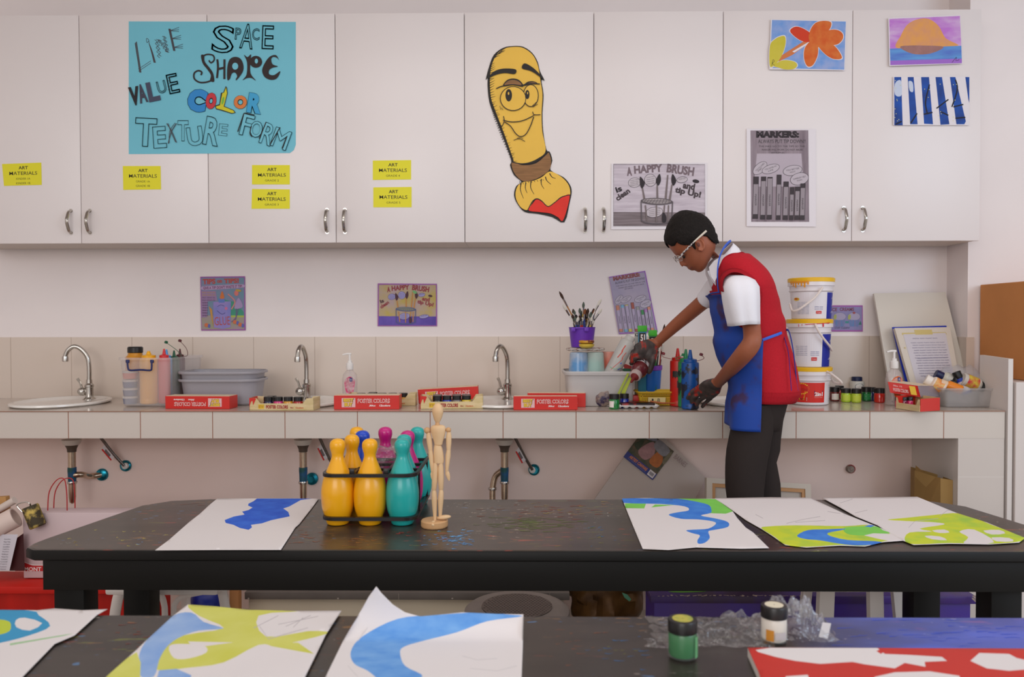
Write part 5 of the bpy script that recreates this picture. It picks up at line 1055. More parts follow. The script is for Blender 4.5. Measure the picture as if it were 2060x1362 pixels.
# ---------------------------------------------------------------- painted sheets
PAP = M((226, 219, 218), .75); BLU = M((48, 118, 214), .7, rgb2=(70, 140, 224), sc=22); DBL = M((28, 84, 204), .7, rgb2=(50, 110, 220), sc=20); GRN = M((126, 206, 84), .7, var=.05, sc=15); LIM = M((202, 214, 48), .7, rgb2=(160, 202, 70), sc=16, lo=.45, hi=.7)
LBL = M((130, 166, 220), .7, rgb2=(158, 186, 226), sc=16); LYE = M((212, 212, 110), .7, rgb2=(204, 204, 84), sc=12); TEAL = M((56, 150, 196), .7, var=.05, sc=12); PEN = M((186, 178, 180), .8)
def flat(dz=.0016, amp=.0009, seed=0):
    return lambda x, y: (lambda p: p + Vector((0, 0, amp * noise.noise(Vector((p.x * 9, p.y * 9, seed))) + amp)))(PZ(x, y, ZT + dz))
def strokes(regs, m, segs, w=1.2):
    for q in segs:
        p = [Vector(v) for v in q]; L = []; R_ = []
        for i, v in enumerate(p):
            d = p[min(i + 1, len(p) - 1)] - p[max(i - 1, 0)]; d.normalize(); n_ = Vector((-d.y, d.x)) * w / 2; L.append(tuple(v + n_)); R_.append(tuple(v - n_))
        regs.append((L + R_[::-1], m))
def painted(lb, base, regs, fn, step=9):
    o = sheet('painted_sheet', base, regs, fn, PAP, step); return tag(o, lb, 'painting', 'painted sheets on the tables')
# 1 mid left
painted('sheet with a dark blue puddle, alone at the left of the middle table', [(437, 1004), (540, 1003), (641, 1004), (628, 1022), (602, 1055), (594, 1062), (565, 1107), (440, 1107), (312, 1108), (340, 1087), (382, 1050), (402, 1035), (420, 1018)],
    [([(517, 1003.5), (628, 1004), (605, 1007), (582, 1020), (570, 1024), (580, 1031), (583, 1040), (545, 1048), (527, 1054), (505, 1057), (507, 1062), (500, 1067), (482, 1063), (470, 1057), (454, 1053), (452, 1047), (470, 1040), (492, 1036), (487, 1030), (500, 1027), (508, 1022), (499, 1018), (500, 1014), (510, 1009)], DBL)], flat())
# 2 right
painted('sheet with a zigzag blue river and green bank on the middle table', [(1251, 1004), (1300, 1002), (1350, 1004), (1440, 1004), (1455, 1015), (1474, 1029), (1483, 1043), (1500, 1062), (1515, 1072), (1547, 1104), (1490, 1105), (1400, 1102), (1345, 1107), (1293, 1105), (1272, 1055)],
    [([(1350, 1003), (1439, 1005), (1460, 1018), (1476, 1029), (1460, 1034), (1425, 1033), (1430, 1020), (1400, 1012)], GRN), ([(1257, 1014), (1300, 1013), (1296, 1024), (1258, 1023)], GRN), ([(1310, 1022), (1318, 1016), (1357, 1017)], GRN),
     (sm([(1252, 1004), (1300, 1003), (1350, 1003), (1395, 1009), (1425, 1016), (1431, 1026), (1429, 1033), (1410, 1038), (1440, 1044), (1464, 1051), (1464, 1061), (1435, 1067), (1425, 1070), (1428, 1083), (1418, 1093), (1405, 1095), (1403, 1088), (1408, 1078), (1395, 1074), (1380, 1068), (1400, 1066), (1425, 1064), (1440, 1055), (1434, 1050), (1405, 1046), (1370, 1045), (1345, 1037), (1362, 1032), (1385, 1028), (1378, 1020), (1330, 1015), (1255, 1013)], 3), BLU)], flat(seed=3))
# 3
r3 = [(sm([(1532, 1064), (1545, 1060), (1600, 1058), (1700, 1059), (1745, 1057), (1762, 1064), (1790, 1075), (1822, 1087), (1780, 1090), (1740, 1099), (1690, 1097), (1622, 1101), (1580, 1096), (1560, 1082)], 3), LIM),
      (sm([(1700, 1062), (1760, 1060), (1776, 1068), (1790, 1074), (1755, 1078), (1725, 1078), (1703, 1074)], 3), GRN),
      ([(1738, 1078), (1757, 1074), (1800, 1076), (1822, 1086), (1800, 1092), (1770, 1086)], PAP),
      (sm([(1700, 1064), (1660, 1066), (1625, 1068), (1605, 1077), (1607, 1082), (1625, 1086), (1650, 1088), (1700, 1096), (1740, 1098), (1775, 1094), (1760, 1090), (1705, 1087), (1670, 1079), (1666, 1073), (1690, 1068)], 3), BLU), ([(1738, 1060), (1748, 1057.5), (1760, 1058), (1752, 1062)], BLU)]
strokes(r3, PEN, [[(1520, 1036), (1535, 1044)], [(1582, 1054), (1620, 1045), (1650, 1040)], [(1600, 1052), (1660, 1048)], [(1665, 1030), (1690, 1034)]], 1)
painted('sheet with a curved blue river on yellow green, second from the right end', [(1438, 1003), (1550, 1001), (1630, 1002), (1700, 1035), (1775, 1065), (1828, 1088), (1775, 1092), (1740, 1100), (1690, 1098), (1622, 1102), (1580, 1097), (1555, 1080), (1532, 1065), (1500, 1047), (1470, 1025)], r3, flat(.0018, seed=5))
r4 = [(sm([(1785, 1047), (1820, 1043), (1880, 1037), (1935, 1034), (1990, 1055), (2060, 1082), (2045, 1091), (1990, 1095), (1910, 1094), (1840, 1096), (1820, 1088), (1830, 1072), (1875, 1070), (1850, 1064), (1900, 1056), (1880, 1052), (1840, 1050)], 3), LIM),
      (sm([(1930, 1070), (1960, 1066), (2000, 1092), (1940, 1095), (1948, 1082)], 3), PAP), (sm([(1875, 1068), (1900, 1066), (1910, 1072), (1890, 1073)], 2), PAP), (sm([(1860, 1079), (1890, 1080), (1905, 1088), (1875, 1086)], 2), PAP), (sm([(1978, 1068), (2010, 1067), (2022, 1074), (1995, 1076)], 2), PAP), (sm([(1995, 1082), (2030, 1083), (2038, 1090), (2005, 1090)], 2), PAP)]
strokes(r4, PEN, [[(1690, 1013), (1715, 1005)], [(1720, 1033), (1745, 1027)], [(1890, 1040), (1905, 1028), (1940, 1020)], [(1828, 1062), (1840, 1050), (1888, 1044)]], .9)
painted('sheet with yellow green blotches, rightmost on the middle table', [(1653, 1002), (1760, 1001), (1845, 1000), (1925, 1033), (1985, 1052), (2062, 1083), (2050, 1092), (1990, 1096), (1910, 1095), (1838, 1097), (1815, 1088), (1765, 1058), (1722, 1040), (1690, 1022)], r4, flat(.0022, seed=8))
# near table
r5 = [(sm([(-60, 1228), (60, 1231), (78, 1240), (101, 1262), (60, 1280), (0, 1295), (-60, 1305)], 3), TEAL), (sm([(-60, 1250), (10, 1250), (22, 1262), (10, 1276), (-60, 1285)], 3), M((190, 204, 60), .7)), (sm([(32, 1250), (50, 1245), (85, 1256), (60, 1271), (33, 1264)], 2), PAP), ([(20, 1296), (148, 1276), (130, 1281), (20, 1300)], M((160, 196, 150), .7))]
painted('sheet with a teal ring shape at the left edge of the nearest table', [(-90, 1228), (75, 1230), (110, 1226), (165, 1230), (216, 1228), (195, 1240), (150, 1280), (110, 1297), (34, 1375), (0, 1420), (-90, 1420)], r5, flat(.002, .0015, 11), 12)
def r6f():
    r = [(sm([(378, 1219), (430, 1221), (520, 1228), (600, 1232), (520, 1240), (535, 1283), (620, 1272), (660, 1277), (560, 1300), (520, 1300), (450, 1335), (380, 1345), (320, 1350), (316, 1340), (330, 1310), (370, 1280), (450, 1265), (400, 1240)], 3), LYE), (sm([(340, 1303), (365, 1298), (410, 1302), (415, 1316), (380, 1327), (350, 1326)], 3), PAP), ([(378, 1293), (470, 1296), (390, 1306)], PAP), ([(530, 1293), (600, 1295), (632, 1318), (600, 1312), (545, 1302)], LYE),
         (sm([(345, 1242), (385, 1234), (410, 1252), (450, 1266), (400, 1270), (360, 1285), (335, 1305), (320, 1330), (310, 1362), (283, 1362), (280, 1320), (300, 1285)], 3), LBL), ([(320, 1350), (355, 1347), (385, 1360), (370, 1420), (300, 1420)], LBL), ([(250, 1330), (275, 1315), (283, 1335), (280, 1420), (180, 1420), (215, 1362)], LYE)]
    strokes(r, PEN, [[(510, 1266), (560, 1240)], [(522, 1262), (540, 1288), (620, 1265)], [(560, 1258), (640, 1242)], [(575, 1262), (625, 1240)], [(590, 1264), (610, 1244)]], 1.3)
    return r
painted('sheet with a pale blue river and yellow shapes at centre left, nearest table', [(378, 1218), (430, 1221), (500, 1228), (600, 1231), (687, 1231), (655, 1280), (615, 1362), (590, 1420), (170, 1420), (215, 1362), (275, 1310), (345, 1243)], r6f(), flat(.003, .0015, 14), 12)
def curl(x, y):
    p = PZ(x, max(y, 1290), ZT + .002)
    if y >= 1290: return p
    Y0 = p.y; h = (1290 - y); Y = Y0 + .055 * (1 - exp(-h / 45)) - (.02 * (h / 110) ** 2)
    q = P(x, y, Y)
    return q
r7 = [(sm([(706, 1310), (730, 1280), (800, 1245), (880, 1237), (960, 1232), (1020, 1236), (1050, 1240), (980, 1250), (920, 1272), (850, 1290), (812, 1302), (805, 1315), (815, 1340), (850, 1362), (780, 1375), (740, 1350), (712, 1335)], 4), M((84, 146, 218), .7, rgb2=(120, 172, 228), sc=26, lo=.3, hi=.7, stretch=(1, 2, 1)))]
strokes(r7, M((206, 200, 200), .8), [[(930, 1320), (960, 1328), (1000, 1325)], [(945, 1345), (1000, 1350), (1040, 1340)], [(700, 1340), (720, 1362)], [(740, 1262), (720, 1290)]], 1.2)
painted('sheet with a broad blue bend and a curled up corner, nearest table', [(757, 1180), (768, 1194), (790, 1216), (815, 1232), (845, 1240), (880, 1237), (930, 1232), (1000, 1235), (1053, 1236), (1052, 1290), (1047, 1420), (620, 1420), (655, 1362), (690, 1290), (722, 1235), (742, 1200)], r7, curl, 9)
# white board painted red at right
bz = ZT + .014
bt = lambda x, y: PZ(x, y, bz)
base = [(1504, 1303), (2080, 1305), (2130, 1420), (1548, 1420), (1526, 1352)]
rdm = M((200, 42, 30), .5, var=.03, sc=8); t = thing('painted_board', 'white board with red painted areas at the right of the nearest table', 'board', PZ(1790, 1350, ZT))
bl = [PZ(x, y, bz) for x, y in base]; mb = MB(); n = len(bl)
mb.add([p - Vector((0, 0, .0005)) for p in bl] + [p - Vector((0, 0, .0125)) for p in bl], [tuple(range(n)), tuple(range(2 * n - 1, n - 1, -1))] + [(i, (i + 1) % n, (i + 1) % n + n, i + n) for i in range(n)], M((222, 214, 206), .6)); mb.build('panel', t, 0)
wl = [[(1520, 1308), (1550, 1303.5), (1765, 1304), (1780, 1316), (1830, 1318), (1895, 1322), (1905, 1330), (1860, 1332), (1862, 1342), (1820, 1334), (1800, 1345), (1740, 1337), (1715, 1332), (1650, 1336), (1600, 1330), (1560, 1322), (1525, 1312)], [(1952, 1330), (1970, 1314), (2030, 1316), (2045, 1324), (2070, 1330), (2080, 1346), (2030, 1350), (1985, 1345)], [(1760, 1362), (1800, 1353), (1870, 1351), (1930, 1360), (1950, 1420), (1700, 1420)], [(1580, 1361), (1625, 1358), (1640, 1400), (1600, 1400)]]
o = sheet('painted_face', base, [(w_, PAP) for w_ in wl] + [([(1763, 1310), (1775, 1305), (1790, 1304), (1772, 1316)], rdm)], bt, rdm, 14, None, .0006)
o.parent = t; 
for v in o.data.vertices: v.co -= (t.location - o.location)
o.location = (0, 0, 0)
# jars and plastic on the near table
def bigjar(px, rowb, r, h, col, lb, top, lab=None, dy=0):
    c = PZ(px, rowb, ZT) + Vector((0, r + dy, .0012)); t = thing('paint_jar', lb, 'jar', c, 'loose paint jars on the nearest table')
    MB().lathe([(r * .9, 0), (r * .99, .002), (r, .005), (r, h * .62), (r * .92, h * .68), (r * .88, h * .7)], c, M((220, 230, 224), .1, alpha=.08, spec=.9), 28).build('glass_jar', t)
    MB().lathe([(r * .9, .003), (r * .95, .006), (r * .95, h * .6), (r * .86, h * .66)], c, M(col, .25), 28).build('paint', t)
    MB().lathe([(r * .96, h * .66), (r, h * .67), (r, h * .95), (r * .95, h * .985), (r * .8, h * .99)], c, BLK, 36).build('cap', t)
    MB().lathe([(r * .7, h * .985), (r * .7, h * .995), (.001, h * .995)], c, top, 24, cap=False).build('lid_sticker', t)
    if lab:
        a = Art(lambda x, y, k: c + Vector((sin(x) * (r + .0005 + k), -cos(x) * (r + .0005 + k), y)), .0001)
        for m_, x0, x1, y0_, y1_ in lab:
            for j in range(5): a.R(m_, x0 + (x1 - x0) * j / 5, y0_ * h, x0 + (x1 - x0) * (j + 1) / 5, y1_ * h)
        a.build('jar_label', t, 0)
bigjar(1379, 1334, .021, .055, (14, 110, 46), 'green paint jar with a black cap in front of the crumpled plastic', M((120, 150, 70), .5, rgb2=(210, 190, 80), sc=60), [(M((120, 190, 130), .4), .75, 1.1, .05, .6)])
bigjar(1567, 1303, .0195, .055, (228, 218, 206), 'white paint jar with a black cap behind the red painted board', M((226, 216, 190), .5), [(M((210, 140, 50), .5), -.9, -.3, .1, .4), (M((206, 196, 196), .5), -.2, .6, .15, .35)], .004)
def filmmat(name, lo, hi, dif):
    m = bpy.data.materials.new(name); m.use_nodes = True; nt = m.node_tree; nt.nodes.clear(); N = nt.nodes.new
    out = N('ShaderNodeOutputMaterial'); tr = N('ShaderNodeBsdfTransparent'); gl = N('ShaderNodeBsdfGlossy'); gl.inputs['Roughness'].default_value = .12; df = N('ShaderNodeBsdfTranslucent'); df.inputs[0].default_value = (.8, .8, .86, 1)
    nz = N('ShaderNodeTexNoise'); nz.inputs['Scale'].default_value = 60; nz.inputs['Detail'].default_value = 3; tc = N('ShaderNodeTexCoord'); nt.links.new(tc.outputs['Object'], nz.inputs['Vector'])
    bp = N('ShaderNodeBump'); bp.inputs['Strength'].default_value = 1; bp.inputs['Distance'].default_value = .01; nt.links.new(nz.outputs['Fac'], bp.inputs['Height']); nt.links.new(bp.outputs[0], gl.inputs['Normal'])
    lw = N('ShaderNodeLayerWeight'); lw.inputs[0].default_value = .4; nt.links.new(bp.outputs[0], lw.inputs['Normal']); mr = N('ShaderNodeMapRange'); mr.inputs['To Min'].default_value = lo; mr.inputs['To Max'].default_value = hi; nt.links.new(lw.outputs['Facing'], mr.inputs['Value'])
    m1 = N('ShaderNodeMixShader'); m2 = N('ShaderNodeMixShader'); m2.inputs[0].default_value = dif; nt.links.new(gl.outputs[0], m2.inputs[1]); nt.links.new(df.outputs[0], m2.inputs[2])
    nt.links.new(mr.outputs[0], m1.inputs[0]); nt.links.new(tr.outputs[0], m1.inputs[1]); nt.links.new(m2.outputs[0], m1.inputs[2]); nt.links.new(m1.outputs[0], out.inputs[0]); return m
PL = filmmat('clear_film', .05, .6, .25); PLW = filmmat('cloudy_film', .1, .75, .3)
def crumple(px0, px1, rowb, rowt, dep, seed, label, m=PL, nx=46, ny=22, zc_=0):
    a_ = PZ(px0, rowb, ZT); b_ = PZ(px1, rowb, ZT); H = P(px0, rowt, a_.y + dep * .5).z - ZT; mb = MB(); vs = []; fs = []
    for j in range(ny + 1):
        for i in range(nx + 1):
            u = i / nx; v = j / ny; x = a_.x + (b_.x - a_.x) * u; y = a_.y + dep * v
            e = min(1, 4 * min(u, 1 - u, v * 1.2 + .02, (1 - v) * 1.2 + .02))
            q = Vector((x * 28, y * 28, seed)); n1 = abs(noise.noise(q)) + .55 * abs(noise.noise(q * 2.3)) + .3 * abs(noise.noise(q * 5.1))
            z = ZT + .0035 + max(0, H * e * (.15 + 1.35 * n1) * (.5 + .6 * noise.noise(Vector((u * 3, v, seed + 4)))+ .3))
            x += .012 * noise.noise(q * 1.3 + Vector((3, 1, 0))) ; y += .012 * noise.noise(q * 1.3 + Vector((7, 2, 0)))
            vs.append(Vector((x, y, z)))
    for j in range(ny):
        for i in range(nx):
            k = j * (nx + 1) + i; fs.append((k, k + 1, k + nx + 2, k + nx + 1))
    mb.add(vs, fs, m); o = mb.build('plastic_wrapper', None, 22); return tag(o, label, 'wrapper', 'crumpled clear wrappers')
crumple(1325, 1565, 1308, 1252, .12, 2.2, 'crumpled clear plastic wrapper behind the green paint jar')
crumple(1520, 1690, 1296, 1204, .09, 7.7, 'clear plastic bag with a white sticker standing right of the wrapper', PLW, 40, 20)
crumple(1298, 1326, 1307, 1286, .03, 4.4, 'tiny scrap of clear plastic left of the green paint jar', PLW, 12, 8)
q = P(1661, 1268, 1.19); t = MB().prism([(1655, 1252), (1672, 1254), (1665, 1286), (1647, 1280)], lambda x, y, k: P(x, y, 1.19 + .0006 * k), M((226, 222, 220), .6)).build('sticker', None, 0)
for o_ in [o_ for o_ in bpy.data.objects if o_.get('label', '').startswith('clear plastic bag with a white sticker')]: t.parent = o_; t.location = t.location - o_.location
# ---------------------------------------------------------------- bowling pins
gx = [-.441, -.3635, -.286]; gy = [1.895, 1.966, 2.038, 2.11]
Yw = M((244, 174, 18), .28, coat=.25); Tq = M((38, 172, 166), .28, coat=.25); Mg = M((196, 26, 122), .28, coat=.25); Bu = M((20, 70, 196), .28, coat=.25)
PIN = [(0, 0, Yw, 'yellow pin at the front left corner of the rack'), (1, 0, Yw, 'yellow pin at the front centre of the rack'), (2, 0, Tq, 'turquoise pin at the front right corner of the rack'),
       (0.25, 1, Yw, 'yellow pin second in the left side row of the rack'), (1.92, 1, Tq, 'turquoise pin just behind the front right one'), (0.4, 2, Bu, 'dark blue pin, the only blue one in the rack'), (1.9, 2, Mg, 'magenta pin at the right side of the rack'),
       (0.02, 3, Yw, 'yellow pin at the back left corner of the rack'), (1.0, 3, Mg, 'magenta pin at the back centre of the rack'), (2.1, 3, Tq, 'turquoise pin at the back right corner of the rack')]
for i, j, m, lb in PIN:
    c = Vector((gx[0] + .0775 * i, gy[j], ZT + .001))
    o = MB().lathe([(r, z) for r, z in [(q.x, q.y) for q in catmull([(.024, 0, 0), (.0265, .003, 0), (.0305, .018, 0), (.0365, .036, 0), (.0392, .06, 0), (.0385, .085, 0), (.033, .112, 0), (.0225, .137, 0), (.0152, .156, 0), (.0143, .166, 0), (.0168, .176, 0), (.0186, .185, 0), (.0172, .195, 0), (.011, .2015, 0), (.0012, .204, 0)], 4)]], c, m, 36).build('bowling_pin', None, 60)
    tag(o, lb, 'bowling pin', 'plastic bowling pins in the rack')
t = thing('pin_rack', 'black plastic rack holding the coloured bowling pins', 'rack', (-.361, 2.0, ZT)); K = M((26, 22, 22), .35)
def ringbar(z, hx, y0_, y1_, w_, h_):
    cx_ = -.360; cy_ = (y0_ + y1_) / 2; hy = (y1_ - y0_) / 2; mb = MB()
    o_ = [Vector((x, y, 0)) for x, y in rrect(cx_, cy_, hx, hy, .03, 5)]; n_ = len(o_); i_ = [Vector((x, y, 0)) for x, y in rrect(cx_, cy_, hx - w_, hy - w_, .028, 5)]
    vs = [p + Vector((0, 0, z - h_)) for p in o_] + [p + Vector((0, 0, z)) for p in o_] + [p + Vector((0, 0, z)) for p in i_] + [p + Vector((0, 0, z - h_)) for p in i_]
    fs = []
    for k in range(4):
        for j in range(n_): a_ = k * n_ + j; b_ = k * n_ + (j + 1) % n_; k2 = ((k + 1) % 4) * n_; fs.append((a_, b_, k2 + (j + 1) % n_, k2 + j))
    mb.add(vs, fs, K); return mb
r1 = ringbar(.847, .113, 1.852, 2.157, .006, .008)
for xx in (-.398, -.322): r1.b2((xx - .0035, 1.857, .840), (xx + .0035, 2.152, .847), K)
for yy in (1.93, 2.0, 2.075): r1.b2((-.468, yy - .0035, .840), (-.252, yy + .0035, .847), K)
r1.build('upper_frame', t); ringbar(.745, .113, 1.852, 2.157, .01, .008).build('lower_frame', t)
for xx, yy in ((-.470, 1.93), (-.470, 2.09), (-.2505, 1.93), (-.2505, 2.09)): MB().b2((xx - .0025, yy - .0025, .737), (xx + .0025, yy + .0025, .846), K).build('upright', t)
for xx in (-.400, -.320): MB().b2((xx - .006, 1.861, .845), (xx + .006, 1.873, .857), K, .001).build('clip', t)
mb = MB(); mb.ell(Vector((-.345, 1.985, .862)), (.045, .03, .032), PL, 24, 14)
for v in mb.v: v += Vector((noise.noise(v * 60), noise.noise(v * 60 + Vector((3, 0, 0))), noise.noise(v * 60 + Vector((0, 5, 0))))) * .012
tag(mb.build('plastic_bag', None, 20), 'crumpled clear bag stuffed between the bowling pins', 'bag')
# ---------------------------------------------------------------- wooden mannequin
WD = M((222, 182, 136), .5, rgb2=(230, 196, 152), sc=9, stretch=(3, 3, .6)); WD2 = M((206, 160, 112), .5)
YM = 1.862; s_ = ppm(YM); Q = lambda x, y, dy=0: P(x, y, YM + dy)
t = thing('mannequin', 'jointed wooden artist mannequin standing right of the bowling pins', 'mannequin', (Q(873, 1060).x, YM, ZT))
c = Vector((Q(873.5, 1060).x, YM + .006, ZT + .0005)); MB().lathe([(.030, 0), (.0315, .002), (.032, .004), (.0318, .014), (.0295, .0165)], c, WD2, 36).build('base', t)
def lt_(name, rows, dep=1.0, m=WD, dy=0, par=None):
    return MB().rings([[Q(x, y, dy) + Vector((hw / s_ * cos(a_), hw / s_ * sin(a_) * dep, 0)) for a_ in [2 * pi * i / 18 for i in range(18)]] for x, y, hw in rows], m).build(name, par or t, 50)
lt_('head', [(880.7, 811, 1), (880.7, 812.5, 5), (880.7, 817, 9), (880.7, 824, 11.4), (880.7, 831, 11.2), (880.5, 839, 9), (880.3, 845, 7), (880, 849, 4.5)])
lt_('neck', [(880, 847, 3.5), (880, 852, 4.5), (880, 859, 5.2)], m=WD2)
lt_('chest', [(881.5, 855, 9), (881.5, 857, 13.5), (881.5, 862, 15.5), (881.5, 869, 15.2), (882, 880, 12), (882, 889, 9), (882, 894.5, 8)], .6)
lt_('waist', [(881, 892, 7), (881, 898, 7)], .6, WD2)
lt_('pelvis', [(880.5, 895, 6.5), (881, 900, 8.5), (882, 912, 10), (883, 924, 10.5), (883, 931.5, 9.5)], .6)
for sd, arm in (('l', [(859.5, 866, 6.6), (862, 873), (866, 907), (870, 948), (871, 968)]), ('r', [(902, 865, 5.4), (903, 872), (902.5, 906), (899, 947), (903.5, 967)])):
    (sx_, sy_, sr) = arm[0]; sh = MB().ell(Q(sx_, sy_), (sr / s_,) * 3, WD2, 18, 12).build('shoulder_joint', t, 60)
    A_, B_, C_, D_ = arm[1], arm[2], arm[3], arm[4]
    lt_('upper_arm', [(A_[0], A_[1] - 3, 4), (A_[0] + (B_[0] - A_[0]) * .2, A_[1] + 6, 5.6), (A_[0] + (B_[0] - A_[0]) * .6, A_[1] + 20, 5.4), (B_[0], B_[1], 4.2)])
    lt_('forearm', [(B_[0], B_[1] - 1, 4.2), (B_[0] + (C_[0] - B_[0]) * .3, B_[1] + 11, 5.3), (C_[0], C_[1], 3.2)], m=WD)
    lt_('hand', [(C_[0], C_[1] - 1, 2.5), (C_[0] + (D_[0] - C_[0]) * .3, C_[1] + 6, 4.6), (C_[0] + (D_[0] - C_[0]) * .6, C_[1] + 12, 4.0), (D_[0], D_[1], 1.4)], .5)
for A_, B_, C_ in (((876, 934), (873.2, 987), (875, 1048)), ((886.8, 934), (887.3, 986), (885.5, 1044))):
    lt_('thigh', [(A_[0], A_[1] - 3, 4.2), (A_[0] - .3, A_[1] + 8, 6), (A_[0] * .5 + B_[0] * .5, (A_[1] + B_[1]) / 2 + 5, 6), (B_[0], B_[1] - 3, 4.8), (B_[0], B_[1], 3.4)])
    lt_('shin', [(B_[0], B_[1] - 1, 3.6), (B_[0] + .3, B_[1] + 4, 5), (B_[0] * .6 + C_[0] * .4, B_[1] + 20, 5.8), (C_[0], C_[1] - 6, 3.2), (C_[0], C_[1], 2.8)])
zf = ZT + .0205
MB().ell(Q(874, 1050) + Vector((-.001, -.012, -.001)), (.007, .016, .0065), WD, 16, 10).build('foot', t, 60)
MB().ell(Vector((Q(893, 1049).x, YM + .001, zf + .003)), (.017, .008, .0055), WD, 16, 10, Matrix.Rotation(radians(-6), 3, 'Y')).build('foot', t, 60)
# ---------------------------------------------------------------- the boy
YB_ = 2.54
SKN = (154, 88, 60)
skin = M(SKN, .5, var=.05, sc=9, sss=.08).copy()
nt = skin.node_tree; b = nt.nodes['Principled BSDF']; base = b.inputs['Base Color'].links[0].from_socket; geo = nt.nodes.new('ShaderNodeNewGeometry')
def mask(c, r):
    d = nt.nodes.new('ShaderNodeVectorMath'); d.operation = 'DISTANCE'; d.inputs[1].default_value = c; nt.links.new(geo.outputs['Position'], d.inputs[0])
    m_ = nt.nodes.new('ShaderNodeMath'); m_.operation = 'LESS_THAN'; m_.inputs[1].default_value = r; nt.links.new(d.outputs['Value'], m_.inputs[0]); return m_.outputs[0]
hN = P(1413, 794, 2.69); hF = P(1291, 718, 2.83)
ad = nt.nodes.new('ShaderNodeMath'); ad.operation = 'MAXIMUM'; nt.links.new(mask(hN, .090), ad.inputs[0]); nt.links.new(mask(hF, .066), ad.inputs[1])
nz = nt.nodes.new('ShaderNodeTexNoise'); nz.inputs['Scale'].default_value = 30; nt.links.new(geo.outputs['Position'], nz.inputs['Vector'])
r_ = nt.nodes.new('ShaderNodeValToRGB'); nt.links.new(nz.outputs['Fac'], r_.inputs[0]); cr = r_.color_ramp
cr.elements[0].position = .3; cr.elements[0].color = (lin(44), lin(38), lin(36), 1); cr.elements[1].position = .58; cr.elements[1].color = (lin(78), lin(66), lin(62), 1)
e = cr.elements.new(.66); e.color = (lin(180), lin(44), lin(30), 1); e = cr.elements.new(.71); e.color = (lin(90), lin(40), lin(34), 1)
mx = nt.nodes.new('ShaderNodeMix'); mx.data_type = 'RGBA'; nt.links.new(ad.outputs[0], mx.inputs['Factor']); nt.links.new(base, mx.inputs['A']); nt.links.new(r_.outputs[0], mx.inputs['B']); nt.links.new(mx.outputs['Result'], b.inputs['Base Color'])
boy = thing('person', 'boy in a red vest and blue apron leaning over the counter, hands dark with paint', 'person', P(1510, 1400, YB_) * Vector((1, 1, 0)) if False else Vector((P(1510, 1300, YB_).x, YB_, 0)))
# --- head surface
C0 = (1397.0, 487.0); YH = 2.52
PROF = [(1342, 478), (1343, 465), (1350, 448), (1362, 434), (1378, 428), (1396, 430), (1412, 439), (1425, 453), (1433, 470), (1438, 487), (1437, 502), (1430, 516), (1422, 531), (1418.6, 539.4), (1412, 546), (1407, 548), (1402, 546.6), (1398.8, 543.2), (1395.5, 544), (1391.6, 543.2), (1389.4, 541), (1387.3, 541.6), (1384, 538), (1381, 535.5), (1378, 532), (1374.5, 526), (1371.5, 522), (1367.5, 517.5), (1363, 515.2), (1358, 511), (1352.5, 504), (1347, 496.5), (1343, 488)]
def rad(prof):
    L = sorted((math.atan2(y - C0[1], x - C0[0]) % (2 * pi), sqrt((x - C0[0]) ** 2 + (y - C0[1]) ** 2)) for x, y in prof)
    def f(t):
        t %= 2 * pi
        for i in range(len(L)):
            a0, r0 = L[i - 1]; a1, r1 = L[i]
            if i == 0: a0 -= 2 * pi
            if a0 <= t <= a1: return r0 + (r1 - r0) * (t - a0) / max(a1 - a0, 1e-6)
        a0, r0 = L[-1]; a1, r1 = L[0][0] + 2 * pi, L[0][1]; return r0 + (r1 - r0) * (t - a0) / (a1 - a0)
    return f
fR = rad(PROF)
def head_pt(t, ph, grow=0.0, W=.070, f=fR):
    r = f(t) + grow * ppm(YH); s_ = sin(ph); c_ = max(0, cos(ph))
    face = max(0, cos(t - math.atan2(45, -25))) ** 2
    p = (1 - s_ * s_) ** (.5 * (.80 + .12 * face)) if c_ > 0 else 0
    x = C0[0] + cos(t) * r * p; y = C0[1] + sin(t) * r * p
    q = P(x, y, YH); return Vector((q.x, YH + (W + grow * .8) * s_ * (1 - .10 * face * abs(s_)), q.z)), (x, y)
def head_mesh(mb, m, grow=0, nt_=120, nph=60, W=.070, keep=None, fn=None):
    vs = []; uv = []; fs = []
    for i in range(nph + 1):
        ph = -pi / 2 + pi * (i / nph)
        for j in range(nt_):
            q, xy = head_pt(2 * pi * j / nt_, ph, grow, W); vs.append(fn(q) if fn else q); uv.append(xy)
    for i in range(nph):
        for j in range(nt_):
            f = (i * nt_ + j, i * nt_ + (j + 1) % nt_, (i + 1) * nt_ + (j + 1) % nt_, (i + 1) * nt_ + j)
            if keep is None or keep(sum(uv[k][0] for k in f) / 4, sum(uv[k][1] for k in f) / 4, sum(vs[k].y for k in f) / 4): fs.append(f)
    mb.add(vs, fs, m)
bm_ = MB(); head_mesh(bm_, skin)
NOSE = [P(1364, 516, YH), P(1368.5, 523, YH), P(1372, 530, YH), P(1375.5, 532.8, YH)]
bm_.tube(NOSE, [.0035, .0055, .0075, .0085], skin, 12, 3, .8)
for sy in (-1, 1): bm_.ell(P(1378.5, 532, YH) + Vector((0, sy * .009, 0)), (.0065, .006, .006), skin, 12, 8)
bm_.ell(P(1387.5, 539.2, YH), (.006, .018, .0045), skin, 14, 8); bm_.ell(P(1393, 541.6, YH), (.0075, .016, .005), skin, 14, 8)
